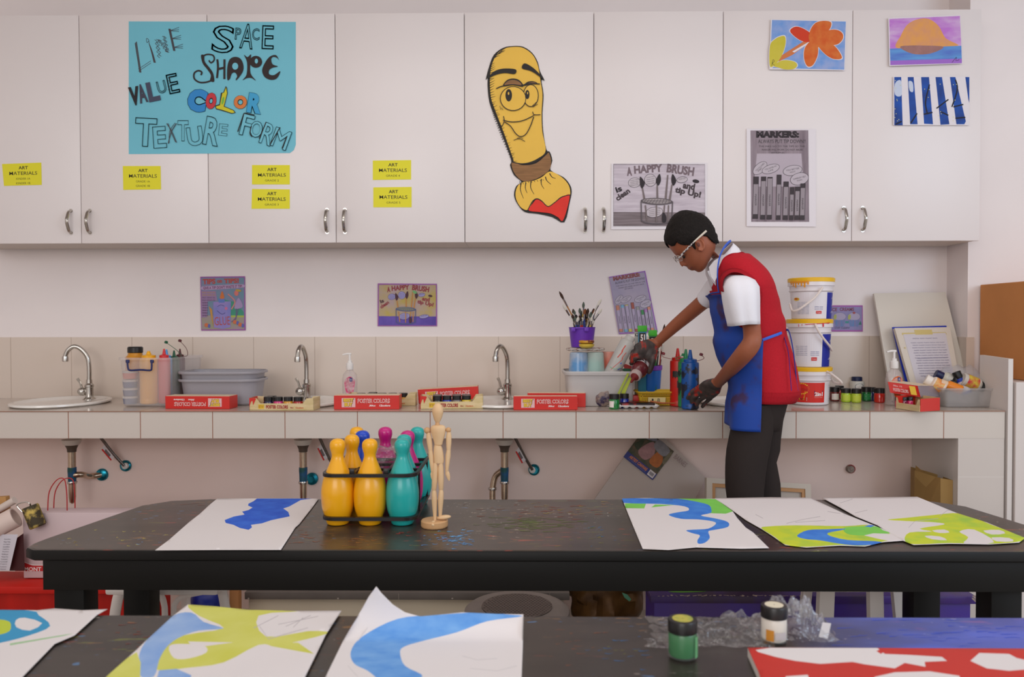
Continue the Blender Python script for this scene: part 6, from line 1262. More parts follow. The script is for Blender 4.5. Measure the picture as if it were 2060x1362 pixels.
for sy in (-1, 1):     # ears, cheeks, brow
    Ye = YH + sy * .073; R_ = Matrix.Rotation(radians(-22), 3, 'Y')
    ec = P(1406.5, 493, Ye) if sy < 0 else Vector((P(1406.5, 493, YH).x, Ye, P(1406.5, 493, YH).z))
    rim = []
    for k in range(15):
        a_ = radians(-60 + 300 * k / 14); x = .0125 * sin(a_); z = .0195 * cos(a_); rim.append(ec + R_ @ Vector((-x * -1 + .002, sy * .004, z)))
    bm_.tube(rim, [.003 + .0009 * sin(k) for k in range(15)], skin, 8); bm_.ell(ec + Vector((0, -sy * .006, 0)), (.010, .009, .016), skin, 14, 10, R_)
    bm_.ell(ec + R_ @ Vector((.001, 0, -.0165)), (.006, .004, .007), skin, 12, 8)
# --- neck, torso, arms, hands, legs in one surface
def ringp(cx, cy, hw, Y, hd, ang=0, n=24, e=1.0):
    c = P(cx, cy, Y); u = Vector((cos(radians(ang)), 0, -sin(radians(ang)))) * hw / ppm(Y); out = []
    for k in range(n):
        a_ = 2 * pi * k / n; ca, sa = cos(a_), sin(a_); ca = math.copysign(abs(ca) ** e, ca); sa = math.copysign(abs(sa) ** e, sa)
        out.append(c + u * ca + Vector((0, hd * sa, 0)))
    return out
bm_.rings([ringp(1424, 503, 20, 2.525, .046, 35), ringp(1434, 513, 21, 2.527, .047, 38), ringp(1444, 522, 23, 2.53, .050, 40), ringp(1458, 535, 30, 2.53, .07, 40), ringp(1475, 550, 34, 2.53, .1, 40)], skin)
TOR = [(516, 1450, 1496, .10), (530, 1436, 1510, .135), (546, 1432, 1526, .15), (575, 1440, 1540, .152), (605, 1443, 1550, .135), (640, 1446, 1560, .12), (664, 1450, 1566, .112), (700, 1452, 1574, .11), (735, 1464, 1584, .115), (764, 1478, 1588, .12), (800, 1482, 1584, .12), (830, 1484, 1574, .115)]
bm_.rings([ringp((L + R) / 2, y, (R - L) / 2 - 3, YB_, hd - .012) for y, L, R, hd in TOR], skin)
def T3(pts): return [P(*p) for p in pts]
bm_.tube(T3([(1490, 572, 2.43), (1500, 600, 2.39), (1509, 640, 2.375), (1513, 670, 2.36), (1512, 690, 2.35), (1497, 711, 2.368), (1476, 735, 2.44), (1458, 755, 2.545), (1446, 768, 2.612)]), [.03, .03, .0265, .026, .0275, .0275, .0245, .0205, .0185], skin, 18, 5)
bm_.tube(T3([(1462, 568, 2.62), (1440, 588, 2.66), (1415, 607, 2.695), (1388, 630, 2.745), (1355, 658, 2.79), (1322, 689, 2.83)]), [.038, .031, .0262, .0245, .0215, .0165], skin, 18, 5)
def hand(wr, kn, tips, thumb, wid, th, fr_r=.0080):
    """wr wrist point, kn knuckles index..little, tips = list of [mid, tip]"""
    kc = (kn[0] + kn[3]) / 2; L = kc - wr; ax = L.normalized(); wd_ = (kn[3] - kn[0]).normalized(); nn = ax.cross(wd_).normalized(); wd_ = nn.cross(ax)
    R_ = Matrix((ax, wd_, nn)).transposed()
    bm_.tube([wr - ax * .01, wr + ax * .012, wr + L * .35], [.0165, .0165, .017], skin, 16)
    rs = []
    for t, w_, h_ in ((-.05, .018, .014), (.15, .022, .0145), (.45, wid * .5 + .004, .0145), (.75, wid * .5 + .006, .013), (1.0, wid * .5 + .005, .010), (1.1, wid * .5, .006)):
        cc_ = wr + L * t; rs.append([cc_ + wd_ * cos(a_) * w_ + nn * sin(a_) * h_ for a_ in [2 * pi * i / 20 for i in range(20)]])
    bm_.rings(rs, skin)
    for k in range(4):
        m_, t_ = tips[k]; k0 = kn[k] - ax * .014; rr = fr_r * (1, 1.03, .98, .86)[k]
        bm_.tube([k0, kn[k], (kn[k] + m_) / 2 + (m_ - (kn[k] + t_) / 2) * .25, m_, t_, t_ + (t_ - m_).normalized() * .003], [rr * 1.1, rr * 1.12, rr, rr * 1.05, rr * .88, rr * .5], skin, 12, 3)
    bm_.tube(thumb, [.0125, .0115, .010, .0098, .0085, .0045][:len(thumb)], skin, 12, 3)
hand(P(1446, 768, 2.612), [P(1402, 782, 2.672), P(1408, 791, 2.676), P(1416, 799, 2.682), P(1426, 804, 2.690)],
     [(P(1391, 790, 2.690), P(1383, 802, 2.708)), (P(1396, 800, 2.694), P(1391, 809.5, 2.712)), (P(1405, 808, 2.699), P(1401, 815, 2.718)), (P(1417, 813, 2.706), P(1413, 818.5, 2.726))],
     [P(1436, 768, 2.632), P(1424, 770, 2.665), P(1415, 774, 2.700), P(1410, 781, 2.728), P(1408, 786, 2.738)], .062, .014)
hand(P(1322, 690, 2.830), [P(1281, 719, 2.808), P(1279, 711, 2.806), P(1281, 704, 2.808), P(1287, 698, 2.812)],
     [(P(1272, 726, 2.826), P(1269.5, 732, 2.858)), (P(1271, 717, 2.826), P(1269.5, 723, 2.864)), (P(1273, 708, 2.83), P(1271, 713, 2.868)), (P(1279, 700, 2.832), P(1276, 705, 2.868))],
     [P(1318, 702, 2.822), P(1315, 717, 2.812), P(1312, 732, 2.808), P(1308, 744, 2.812), P(1304, 750, 2.822)], .052, .014)
# extra flesh at the base of the far thumb
bm_.ell(P(1308, 713, 2.815), (.018, .014, .026), skin, 16, 10, Matrix.Rotation(radians(20), 3, 'Y'))
for Yl, c_ in ((2.475, [(850, 1520, 36), (870, 1513, 36), (905, 1506, 34), (940, 1500, 34), (975, 1499, 31), (1003, 1498, 30)]), (2.60, [(850, 1532, 34), (870, 1532, 30), (905, 1532, 29), (940, 1530, 27), (975, 1532, 27), (1003, 1534, 27)])):
    rs = [ringp(cx, y, hw - 13, Yl, .036) for y, cx, hw in c_]; last = rs[-1]; cl = sum(last, Vector()) / len(last)
    for z, k in ((.45, .9), (.3, .95), (.15, .7), (.07, .6)): rs.append([Vector((cl.x + (v.x - cl.x) * k, cl.y + (v.y - cl.y) * k, z)) for v in last])
    bm_.rings(rs, skin)
body = bm_.build('body', boy, 0)
md = body.modifiers.new('fuse', 'REMESH'); md.mode = 'VOXEL'; md.voxel_size = .0034; md.use_smooth_shade = True
md = body.modifiers.new('soften', 'SMOOTH'); md.factor = .5; md.iterations = 3
# --- face details
EYW = M((220, 214, 208), .2); DKB = M((26, 18, 14), .6)
for sy in (-1, 1):
    yo = YH + sy * .030
    ey = MB().ell(P(1371, 517.5, YH) + Vector((.0135, sy * .026, .004)), (.0105, .0105, .0105), EYW, 16, 10); o = ey.build('eye', boy)
    MB().ell(P(1371, 517.5, YH) + Vector((.002, sy * .028, -.001)), (.0042, .005, .005), DKB, 12, 8).build('iris', o)
    MB().tube([P(1360.5, 511.5, YH) + Vector((.003, sy * .012, .001)), P(1362, 509, YH) + Vector((.005, sy * .028, .001)), P(1368, 509, YH) + Vector((.010, sy * .042, .001))], [.002, .003, .0015], DKB, 8, 4).build('eyebrow', boy)
    MB().tube([P(1368, 517, YH) + Vector((.0, sy * .022, .004)), P(1368, 515.5, YH) + Vector((-.002, sy * .031, .004)), P(1372, 515.8, YH) + Vector((.004, sy * .041, .002))], [.0018, .0024, .0014], M((110, 62, 42), .5), 8, 4).build('eyelid', boy)
LIP = M((140, 72, 62), .45)
MB().tube([P(1392.5, 537.5, YH - .026), P(1390.5, 539.5, YH - .016), P(1388.8, 540.8, YH), P(1390.5, 539.5, YH + .016)], [.001, .0022, .0028, .0015], M((112, 56, 46), .5), 8, 4).build('lips', boy)
# dark blob that paints the shade inside the near ear
ec = P(1405, 492, YH - .0795); MB().ell(ec, (.0045, .002, .007), M((92, 46, 34), .6), 12, 8, Matrix.Rotation(radians(-22), 3, 'Y')).build('ear_shade', boy)
# --- hair
HP = sm([(1336, 479), (1339.3, 462.4), (1346, 444.7), (1355.8, 431.5), (1369, 424.4), (1380, 423), (1393, 425), (1408.7, 430), (1422, 439), (1431, 452), (1437.5, 466.8), (1442, 480), (1445, 488), (1438, 492), (1430.7, 492.5), (1421, 487), (1413, 480), (1404, 479), (1396, 483), (1391, 490), (1391, 503), (1389, 505), (1384.5, 500), (1378, 497), (1369, 497), (1361, 495), (1354, 490), (1350.5, 497), (1343, 494), (1338, 486)], 4)
HAIR = M((26, 21, 19), .75, var=.35, sc=260, bump=.8, spec=.25)
HPROF = [(1336, 479), (1339.3, 462.4), (1346, 444.7), (1355.8, 431.5), (1369, 424.4), (1380, 423), (1393, 425), (1408.7, 430), (1422, 439), (1431, 452), (1437.5, 466.8), (1442, 480), (1445, 490), (1440, 500), (1430, 516), (1412, 540), (1390, 535), (1370, 515), (1356, 508), (1346, 499), (1341, 494), (1338, 487)]
fH = rad(HPROF)
def hair_fn(): pass
mbh = MB(); vs = []; uv = []; fs = []; NT, NP = 150, 80
for i in range(NP + 1):
    ph = -pi / 2 + pi * i / NP
    for j in range(NT):
        q, xy = head_pt(2 * pi * j / NT, ph, 0, .0755, fH); d = (q - P(C0[0], C0[1], YH)).normalized()
        vs.append(q + d * (.0012 * noise.noise(q * 160) + .0016 * noise.noise(q * 70))); uv.append(xy)
for i in range(NP):
    for j in range(NT):
        f = (i * NT + j, i * NT + (j + 1) % NT, (i + 1) * NT + (j + 1) % NT, (i + 1) * NT + j)
        if inpoly(sum(uv[k][0] for k in f) / 4, sum(uv[k][1] for k in f) / 4, [(C0[0] + (x - C0[0]) * 1.05 if (y < 490 and not 1389 < x < 1425) else x, C0[1] + (y - C0[1]) * 1.05 if y < 480 and not 1389 < x < 1425 else y) for x, y in HP]): fs.append(f)
mbh.add(vs, fs, HAIR); ho = mbh.build('hair', boy, 60); md = ho.modifiers.new('body', 'SOLIDIFY'); md.thickness = .012; md.offset = -1
# --- shirt
SH = M((232, 230, 236), .75, bump=.1, sc=140)
def sqx(y): return .9 if y < 740 else max(.55, .9 - (y - 740) / 60 * .35)
def cfor(X, y, L, R, hd, g, e):
    x0 = P((L + R) / 2, y, YB_).x; hw = (R - L) / 2 / ppm(YB_) + g; a_, b_ = -1.0, 1.0
    for _ in range(26):
        c = (a_ + b_) / 2
        if x0 + hw * c < P(X, y, YB_ - (hd + g) * (1 - c * c) ** (e / 2)).x: a_ = c
        else: b_ = c
    return c
def sY(X, y, ex=.006):
    r = min(VR, key=lambda q: abs(q[0] - y)); c = cfor(X, y, r[1], r[2], r[3], .004, .9); return YB_ - (r[3] + .004) * (1 - c * c) ** .45 - ex
def shell(rows, al, name, m, th, grow=0, n=48, mod=None, front=False, Yc=YB_):
    rs = []
    for (y, L, R, hd), a_ in zip(rows, al):
        cx, hw = (L + R) / 2, (R - L) / 2; c = P(cx, y, Yc); r = []
        a0, a1 = a_
        for k in range(n + 1):
            t = a0 + (a1 - a0) * k / n; w_ = 1 + (mod(t, y) if mod else 0)
            ca, sa = cos(t), sin(t); sa = math.copysign(abs(sa) ** (sqx(y) if name == 'apron' else .9), sa)
            v = c + Vector((hw / ppm(Yc) + grow, 0, 0)) * ca * w_ + Vector((0, hd + grow, 0)) * sa * w_
            if name == 'apron' and y > 750: v.x -= min(1, (y - 750) / 50) * .27 * max(0, YB_ - v.y) * min(1, max(0, (-ca - .5) / .4))
            r.append(v)
        rs.append(r)
    mb = MB(); mb.rings(rs, m, False, False); o = mb.build(name, boy, 70)
    md = o.modifiers.new('thickness', 'SOLIDIFY'); md.thickness = th; md.offset = 0; return o
VT = [(508, 1482, 1492, .03), (516, 1440, 1501.5, .105), (530, 1425, 1515.5, .142), (546, 1423, 1531, .157), (560, 1428, 1540, .162), (575, 1433, 1546.5, .163), (590, 1437, 1551.5, .156), (605, 1438, 1557.5, .147), (627, 1439, 1563, .136), (645, 1443, 1571, .129), (664, 1445, 1573, .124), (682, 1445, 1577, .121), (707, 1449, 1584, .122), (731, 1457, 1591, .126), (760, 1471, 1597, .131), (780, 1477, 1600, .134), (794, 1476, 1598, .134), (803, 1475, 1592, .133)]
def interp(tab, y):
    for (y0, v0), (y1, v1) in zip(tab, tab[1:]):
        if y0 <= y <= y1: return v0 + (v1 - v0) * (y - y0) / (y1 - y0)
    return tab[0][1] if y < tab[0][0] else tab[-1][1]
def refine(rows, n=3):
    v = catmull([(a, b_, c) for a, b_, c, d in rows], n); d = catmull([(q[3], 0, 0) for q in rows], n)
    return [(p.x, p.y, p.z, q.x) for p, q in zip(v, d)]
VR = refine(VT[1:], 8)
full = (-pi, pi)
shirt = shell([(y, L + 2.5, R - 2.5, hd - .006) for y, L, R, hd in VR if y < 660], [full] * 299, 'shirt', SH, .002)
def sleeve(rs, name, wr=0):
    mb = MB(); mb.rings(rs, SH, False); o = mb.build(name, shirt, 70); md = o.modifiers.new('thickness', 'SOLIDIFY'); md.thickness = .002; return o
SR = [(1482, 551, 9, 2.42, .012), (1483, 556, 21, 2.395, .035), (1487, 564, 31, 2.385, .048), (1489, 577, 37, 2.375, .054), (1491, 600, 36, 2.372, .056), (1493.5, 626, 33.5, 2.37, .055), (1496.5, 645, 31, 2.37, .053), (1497.5, 654, 30, 2.37, .052)]
rs = []
for i, (cx, cy, hw, Y, hd) in enumerate(SR):
    g = ringp(cx, cy, hw, Y, hd, 0, 40, .92); c = P(cx, cy, Y); out = []
    for k, v in enumerate(g):
        a_ = 2 * pi * k / 40; f = 1 + (i / 7) * (.06 * sin(3 * a_ + .6) + .045 * sin(5 * a_ + 1)) - (.02 + .07 * i / 7) * exp(-((a_ - 4.55) / .16) ** 2) + .03 * exp(-((a_ - 5.2) / .2) ** 2) ; q = c + (v - c) * f
        if i > 5: q.z -= .006 * max(0, -cos(a_)) - .002
        out.append(q)
    rs.append(out)
sleeve(rs, 'sleeve')
p_ = T3([(1456, 572, 2.63), (1440, 584, 2.655), (1426, 597, 2.675), (1419, 604, 2.69)]); d_ = (p_[-1] - p_[0]).normalized()
mb = MB(); mb.tube(p_, [.05, .043, .035, .0315], SH, 28, 4); mb.f = mb.f[:-2]; mb.m = mb.m[:-2]; o = mb.build('sleeve', shirt, 70); md = o.modifiers.new('thickness', 'SOLIDIFY'); md.thickness = .002
# collar
mb = MB(); mb.rings([ringp(1450, 513, 33, YB_ - .002, .056, 134, 40), ringp(1452, 518, 35.5, YB_, .064, 134, 40), ringp(1457, 527, 38, YB_, .080, 134, 40), ringp(1462, 535, 36, YB_, .098, 134, 40)], SH, False)
o = mb.build('collar', shirt, 70); md = o.modifiers.new('thickness', 'SOLIDIFY'); md.thickness = .003
for Yc, s_ in ((2.452, 1), (2.606, -1)):
    MB().prism([(1426, 537.5), (1436, 525), (1449, 517), (1447, 545), (1438, 568), (1430, 556)], lambda x, y, k, Yc=Yc, s_=s_: P(x, y, Yc + s_ * (.0015 * k + .028 * (1449 - x) / 23 * .8)), SH).build('collar_tip', shirt, 0)
MB().prism([(1423, 546), (1430, 542), (1440, 560), (1440, 575), (1432, 565)], lambda x, y, k: P(x, y, YB_ - .06 + .12 * k), SH).build('placket', shirt, 0)
# --- vest
VST = M((182, 32, 44), .85, bump=.25, sc=220, var=.04, spec=.2); VRB = M((166, 26, 38), .9, bump=.6, sc=160, stretch=(4, 4, .2), spec=.2)
nk = [(508, 1488), (512, 1484), (516, 1478), (520, 1466), (524, 1458), (530, 1454), (543, 1448), (560, 1441), (574, 1435), (581, 1430), (900, 1400)]
al = []
VV = [r for r in VR]
for y, L, R, hd in VV:
    a_ = math.acos(cfor(interp(nk, y), y, L, R, hd, .002, .9)); al.append((-a_, a_ * (.78 if y < 584 else 1)))
wr = lambda t, y: min(1, max(0, (778 - y) / 25)) * .012 * sin(3 * t + y * .03) * max(0, min(1, (y - 600) / 80)) + min(1, max(0, (778 - y) / 25)) * .006 * sin(7 * t + y * .05) * max(0, min(1, (y - 640) / 80))
vest = shell(VV, al, 'vest', VST, .004, .002, 72, wr)
# neck ribbing of the vest
mb = MB(); pts = []
for y in (518, 522, 527, 535, 545, 557, 568, 579):
    r_ = [q for q in VR if q[0] >= y][0]; cx, hw, hd = (r_[1] + r_[2]) / 2, (r_[2] - r_[1]) / 2, r_[3]; c = max(-.999, cfor(interp(nk, y), y, r_[1], r_[2], hd, .002, .9)); sa = sqrt(1 - c * c); pts.append(P(cx, y, YB_) + Vector((hw / ppm(YB_) * c, -(hd + .003) * sa ** .9, 0)))
mb.tube([P(1503, 517, YB_), P(1494, 509.5, 2.50), P(1486, 511, 2.455)] + pts, .0045, VRB, 8, 3); mb.build('neck_rib', vest)
# ribbed armhole band round the near sleeve
arm_o = [(1451, 586), (1449, 572), (1452, 558), (1461, 548), (1474, 543), (1490, 545), (1505, 553), (1517, 564), (1526, 578), (1529.5, 592), (1528, 606), (1526, 618)]
mb = MB(); vs = []; fs = []
cen = (1490, 592)
for k, (x, y) in enumerate([tuple(p[:2]) for p in catmull([(x, y, 0) for x, y in arm_o], 5)]):
    d = Vector((x - cen[0], y - cen[1])); d.normalize(); Yo = 2.385 + .0 * k
    for o_, yy in ((3.5, 2.402), (1, 2.378), (-4.5, 2.362), (-6.5, 2.375)): vs.append(P(x + d.x * o_, y + d.y * o_, min(yy, sY(x + d.x * o_, y + d.y * o_, .003 if o_ > -4 else .0))))
n = len(vs) // 4
for k in range(n - 1):
    for j in range(3): fs.append((4 * k + j, 4 * k + j + 1, 4 * k + j + 5, 4 * k + j + 4))
mb.add(vs, fs, VRB); o = mb.build('armhole_rib', vest); md = o.modifiers.new('thickness', 'SOLIDIFY'); md.thickness = .004
hem = [(y, L - .8, R + .8, hd + .002) for y, L, R, hd in [(783, 1476, 1600, .135), (791, 1476, 1599, .135), (798, 1475, 1594, .134), (805, 1475, 1590, .1335)]]
shell(hem, [full] * 9, 'hem_rib', VRB, .005, .002, 72).parent = boy
for o_ in [o_ for o_ in boy.children if o_.name.startswith('hem_rib')]: o_.parent = vest
# --- trousers
TR = M((50, 43, 41), .85, bump=.12, sc=90, spec=.2)
mb = MB(); mb.rings([ringp(1532, 790, 54, YB_, .122, 0, 40), ringp(1528, 808, 51, YB_, .120, 0, 40), ringp(1524, 828, 50, YB_, .116, 0, 40), ringp(1520, 848, 49, YB_, .112, 0, 40), ringp(1518, 862, 47, YB_, .10, 0, 40)], TR)
tro = mb.build('trousers', boy, 70)
def legm(Y, rows, xf, hd0):
    rs = [ringp((L + R) / 2, y, (R - L) / 2, Y, hd0 + 0 * y, 0, 32, .95) for y, L, R in rows]; last = rs[-1]; cl = sum(last, Vector()) / len(last)
    for z, k, dx in ((.5, .98, 0), (.3, .95, .004), (.12, .95, .008), (.05, 1.0, .01)): rs.append([Vector((cl.x + dx + (v.x - cl.x) * k, cl.y + (v.y - cl.y) * k * .9, z)) for v in last])
    for i, r in enumerate(rs):
        c = sum(r, Vector()) / len(r)
        rs[i] = [c + (v - c) * (1 + .02 * sin(4 * pi * k / 32 + i * 1.1)) for k, v in enumerate(r)]
    MB().rings(rs, TR).build('trouser_leg', tro, 70)
legm(2.475, [(812, 1484, 1562), (838, 1476, 1563), (856, 1473, 1556), (880, 1468, 1550), (905, 1462, 1547), (925, 1460, 1543), (950, 1460, 1539), (980, 1461, 1535), (1003, 1464, 1533)], 0, .06)
legm(2.605, [(812, 1492, 1576), (838, 1490, 1574), (856, 1495, 1571), (880, 1498, 1568), (905, 1500, 1567), (928, 1500, 1560), (945, 1500, 1563), (970, 1500, 1567), (1003, 1503, 1568)], 0, .065)
for Y in (2.475, 2.605):
    xs = P(1500, 1003, Y).x; mb = MB()
    mb.rings([[Vector((xs + .02 + x * s_, Y + y_ * s_, z)) for x, y_ in ((-.15, 0), (-.13, -.035), (-.06, -.045), (.05, -.036), (.09, -.03), (.1, 0), (.09, .03), (.05, .036), (-.06, .045), (-.13, .035))] for z, s_ in ((.001, 1), (.02, 1.02), (.045, .9), (.07, .62), (.09, .5))], M((24, 22, 22), .35)); mb.build('shoe', boy)
# --- apron
AP = M((30, 68, 156), .62, rgb2=(62, 44, 82), sc=14, lo=.52, hi=.66, bump=.06, spec=.3); APD = M((30, 34, 74), .7)
ap_sp = AP
AT = [(594, 1425, 1551, .158), (604, 1433, 1557, .156), (627, 1434, 1563, .146), (645, 1438, 1571, .138), (659, 1440.5, 1573, .134), (675, 1440, 1576, .131), (690, 1439.5, 1580, .130), (715, 1445.5, 1588, .132), (735, 1454, 1593, .136), (764, 1468, 1598, .141), (780, 1473, 1600, .144), (800, 1472, 1599, .147), (815, 1470, 1598, .149), (835, 1469.5, 1598, .151), (857, 1468.5, 1598, .152)]
ed = [(588, 1447), (594, 1449), (604, 1454), (627, 1463), (645, 1474), (655, 1484), (664, 1502), (674, 1520), (684, 1535.5), (764, 1533), (815, 1532), (870, 1530)]
AR = refine(AT, 3); al = []
for y, L, R, hd in AR:
    a_ = 2 * pi - math.acos(cfor(interp(ed, y), y, L, R, hd, .0015, sqx(y))); al.append((2 * pi - a_, a_))
# perspective: the near half of a ring lies nearer, keep its edge on the traced line
wr2 = lambda t, y: .010 * sin(5 * t + y * .045) * max(0, min(1, (y - 680) / 60)) + (.02 * sin((y - 640) * .16) * max(0, 1 - abs(y - 672) / 40))
apron = shell(AR, al, 'apron', AP, .0015, .001, 60, wr2)
# bib top fold, pocket and stains as patches lying on the cloth
BLs = M((50, 96, 206), .55)
mb = MB(); mb.tube([P(1425, 594, YB_ - .01), P(1432, 590, YB_ - .06), P(1447, 588, YB_ - .115)], .0025, AP, 8, 3); mb.build('bib_hem', apron)
def ribbon(pts, w_, name, m=BLs, flat_=.25):
    o = MB().tube(T3(pts), w_, m, 8, 5, flat_); return o.build(name, apron)
MB().tube(T3([(1446, 588, 2.425), (1443.5, 568, 2.415), (1444, 539, 2.425), (1448.5, 515, 2.44), (1456, 499, 2.462), (1465, 488, 2.50), (1470, 485, 2.53), (1466, 489, 2.57), (1456, 501, 2.60), (1448, 520, 2.615), (1442, 560, 2.62), (1440, 588, 2.62)]), .0042, BLs, 10, 4, .4).build('neck_strap', apron)
ribbon([(x_, y_, sY(x_, y_, .008)) for x_, y_ in ((1534, 684), (1542, 681), (1550, 678), (1558, 675), (1565, 672.5), (1571, 670))] + [(1577, 668, 2.50), (1579, 667, YB_)], .0042, 'waist_tie')
ribbon([(1576, 667, 2.50), (1585, 664, 2.47), (1591, 680, 2.45), (1597, 715, 2.44), (1602, 764, 2.44), (1605, 786, 2.44)], .0035, 'waist_tie')
ribbon([(1575, 669, 2.47)] + [(x_, y_, sY(x_, y_, .014)) for x_, y_ in ((1581, 690), (1586, 710), (1589, 744), (1592, 786))], .0028, 'waist_tie', M((60, 70, 190), .55))
MB().prism([(1575, 815), (1580, 832), (1568, 833), (1566, 815)], lambda x, y, k: P(x, y, 2.66 + .002 * k), AP).build('apron_corner', apron, 0)
# --- eyeglasses
GL = M((206, 200, 196), .3, .4, rgb2=(60, 44, 50), sc=160, lo=.48, hi=.52); t = None
gm = MB(); Yg = YH - .0765
a0, a1, a2, a3 = P(1366.5, 518, YH - .062), P(1381, 502, YH - .073), P(1395.5, 487, Yg - .004), P(1421, 464.5, Yg - .003)
g = MB().tube([a0, a1, a2], [.0036, .0032, .0022], GL, 8, 4, 1).tube([a2, a2 + (a3 - a2) * .5, a3], [.0022, .0030, .0034], M((214, 206, 190), .35), 8, 4).tube([a0 * 1, P(1363.5, 519, YH - .05)], .003, GL, 8)
o = g.build('eyeglasses', boy)
for sy in (-1, 1):
    cx_ = YH + sy * .031; pts = []
    for k in range(24):
        a_ = 2 * pi * k / 24; uu = cos(a_) * .024; vv = sin(a_) * .013
        base_ = P(1365.5, 521.5, YH); pts.append(base_ + Vector((-.006 + .012 * abs(uu + sy * .03) * 2, 0, 0)) * 0 + Vector((-.008 + .22 * (abs(sy * .031 + uu) - .02) , sy * .031 + uu, 0)) + Vector((.62, 0, -.78)) * vv * .8)
    MB().tube(pts + [pts[0]], .0009, CHROME, 8).build('lens_rim', o)
    lm = MB(); lm.add(pts, [tuple(range(24))], M((230, 232, 238), .05, alpha=.15, spec=1)); lm.build('lens', o, 0)
MB().tube([P(1364, 518, YH) + Vector((-.006, -.009, 0)), P(1364, 517, YH) + Vector((-.010, 0, .002)), P(1364, 518, YH) + Vector((-.006, .009, 0))], .0014, GL, 8, 3).build('bridge', o)
MB().tube([P(1366.5, 518, YH) + Vector((0, .062, 0)), P(1395, 487, YH) + Vector((0, .076, 0)), P(1419, 466, YH) + Vector((0, .076, 0))], .0025, GL, 8, 3).build('temple_arm', o)
# --- held bottle
S_, C_ = P(1305, 716, 2.885), P(1279.5, 754, 2.80); ax = (C_ - S_); L = ax.length; ax.normalize()
t = thing('squeeze_bottle', 'maroon squeeze bottle with a white label band held nozzle down in the boy\'s raised hand', 'bottle', S_)
MR = M((104, 40, 44), .22, var=.12, sc=20, coat=.4)
MB().lathe([(.024, -.03), (.027, -.026), (.0285, L * .5), (.0300, L * .72), (.028, L * .86), (.019, L * .97)], S_, MR, 28, ax).build('bottle_body', t)
MB().lathe([(.0290, L * .50), (.0295, L * .51), (.0298, L * .62), (.0290, L * .63)], S_, M((216, 210, 212), .5, rgb2=(70, 60, 66), sc=150, lo=.5, hi=.53), 28, ax, cap=False).build('label_band', t)
MB().lathe([(.0195, L * .93), (.0205, L * .95), (.0205, L * 1.08), (.017, L * 1.1)], S_, M((196, 176, 172), .35), 24, ax).build('cap_ring', t)
MB().lathe([(.016, L * 1.07), (.015, L * 1.12), (.006, L * 1.17), (.0045, L * 1.17 + .022), (.0025, L * 1.17 + .026)], S_, M((120, 34, 34), .35), 16, ax).build('nozzle', t)
tag(MB().prism([(1254, 736), (1258, 732), (1272, 737), (1272, 742), (1256, 741)], lambda x, y, k: P(x, y, 2.90 + .02 * k), M((150, 34, 30), .5)).prism([(1251, 744), (1256, 741), (1273, 742), (1270, 747), (1255, 747)], lambda x, y, k: P(x, y, 2.90 + .02 * k), M((20, 84, 56), .5)).build('paint_scrap', None, 0), 'red and green scrap between the clear bottle and the raised hand', 'scrap')
# ---------------------------------------------------------------- plumbing below the counter
PIPE = M((190, 170, 148), .25, 1, var=.1, sc=40); TAPE = M((20, 76, 130), .5, rgb2=(14, 70, 60), sc=40); RUST = M((80, 66, 54), .6)
TEALM = M((30, 130, 150), .25, .8)
YP_ = 2.93
def drain(px, label, side, elb):
    x = P(px, 950, YP_).x; z = lambda r: P(px, r, YP_).z
    t = thing('drain_pipe', label, 'pipe', (x, YP_, z(1010)), 'steel sink drain pipes')
    MB().lathe([(.034, z(884)), (.030, z(892)), (.024, z(895))], (x, YP_, 0), M((206, 196, 184), .4), 24).build('basin_outlet', t)
    MB().lathe([(.028, z(892)), (.022, z(896)), (.0165, z(903)), (.0155, z(909))], (x, YP_, 0), RUST, 22).build('coupling', t)
    MB().lathe([(.0135, z(905)), (.0135, z(945))], (x, YP_, 0), PIPE, 20).build('upper_pipe', t)
    MB().lathe([(.015, z(940)), (.0155, z(946)), (.0145, z(955)), (.014, z(969))], (x, YP_, 0), TAPE, 20).build('tape_wrap', t)
    MB().lathe([(.0165, z(968)), (.0175, z(970)), (.0165, z(973))], (x, YP_, 0), CHROME, 20).build('slip_nut', t)
    MB().lathe([(.013, z(971)), (.0125, z(1000)), (.010, z(1010)), (.004, z(1013))], (x, YP_, 0), PIPE, 20).build('trap', t)
    if side: 
        e = P(px + 60, 955, YL - .004); MB().tube([(x, YP_, z(956)), (x + .03, YP_ + .01, z(956)), (e.x - .03, e.y - .03, e.z), e], .0115, PIPE, 16, 4).build('wall_pipe', t)
        MB().lathe([(.024, 0), (.022, .008), (.014, .012)], e + Vector((0, 0.002, 0)), TEALM, 24, (0, -1, 0)).build('wall_flange', t)
    if elb:
        MB().tube([(x - .012, YP_ + .02, z(950)), (x - .035, YP_ + .03, z(962)), (x - .045, YP_ + .03, z(985)), (x - .046, YP_ + .03, z(1010))], .0115, PIPE, 16, 5).build('return_bend', t)
        MB().lathe([(.0155, z(984)), (.0165, z(986)), (.0155, z(989))], (x - .0455, YP_ + .03, 0), CHROME, 20).build('slip_nut', t)
drain(145, 'steel drain pipe with blue tape under the leftmost basin', True, False)
drain(610, 'steel drain pipe half hidden left of the bowling pins', False, False)
drain(1015, 'steel drain pipe with a return bend right of the wooden mannequin', False, True)
MB_ = MB()
e = P(628, 963, YL - .004)
tag(MB().lathe([(.024, 0), (.023, .008), (.013, .013), (.012, .02)], e, TEALM, 24, (0, -1, 0)).build('wall_flange', None), 'teal pipe flange on the wall left of the yellow pins', 'flange')
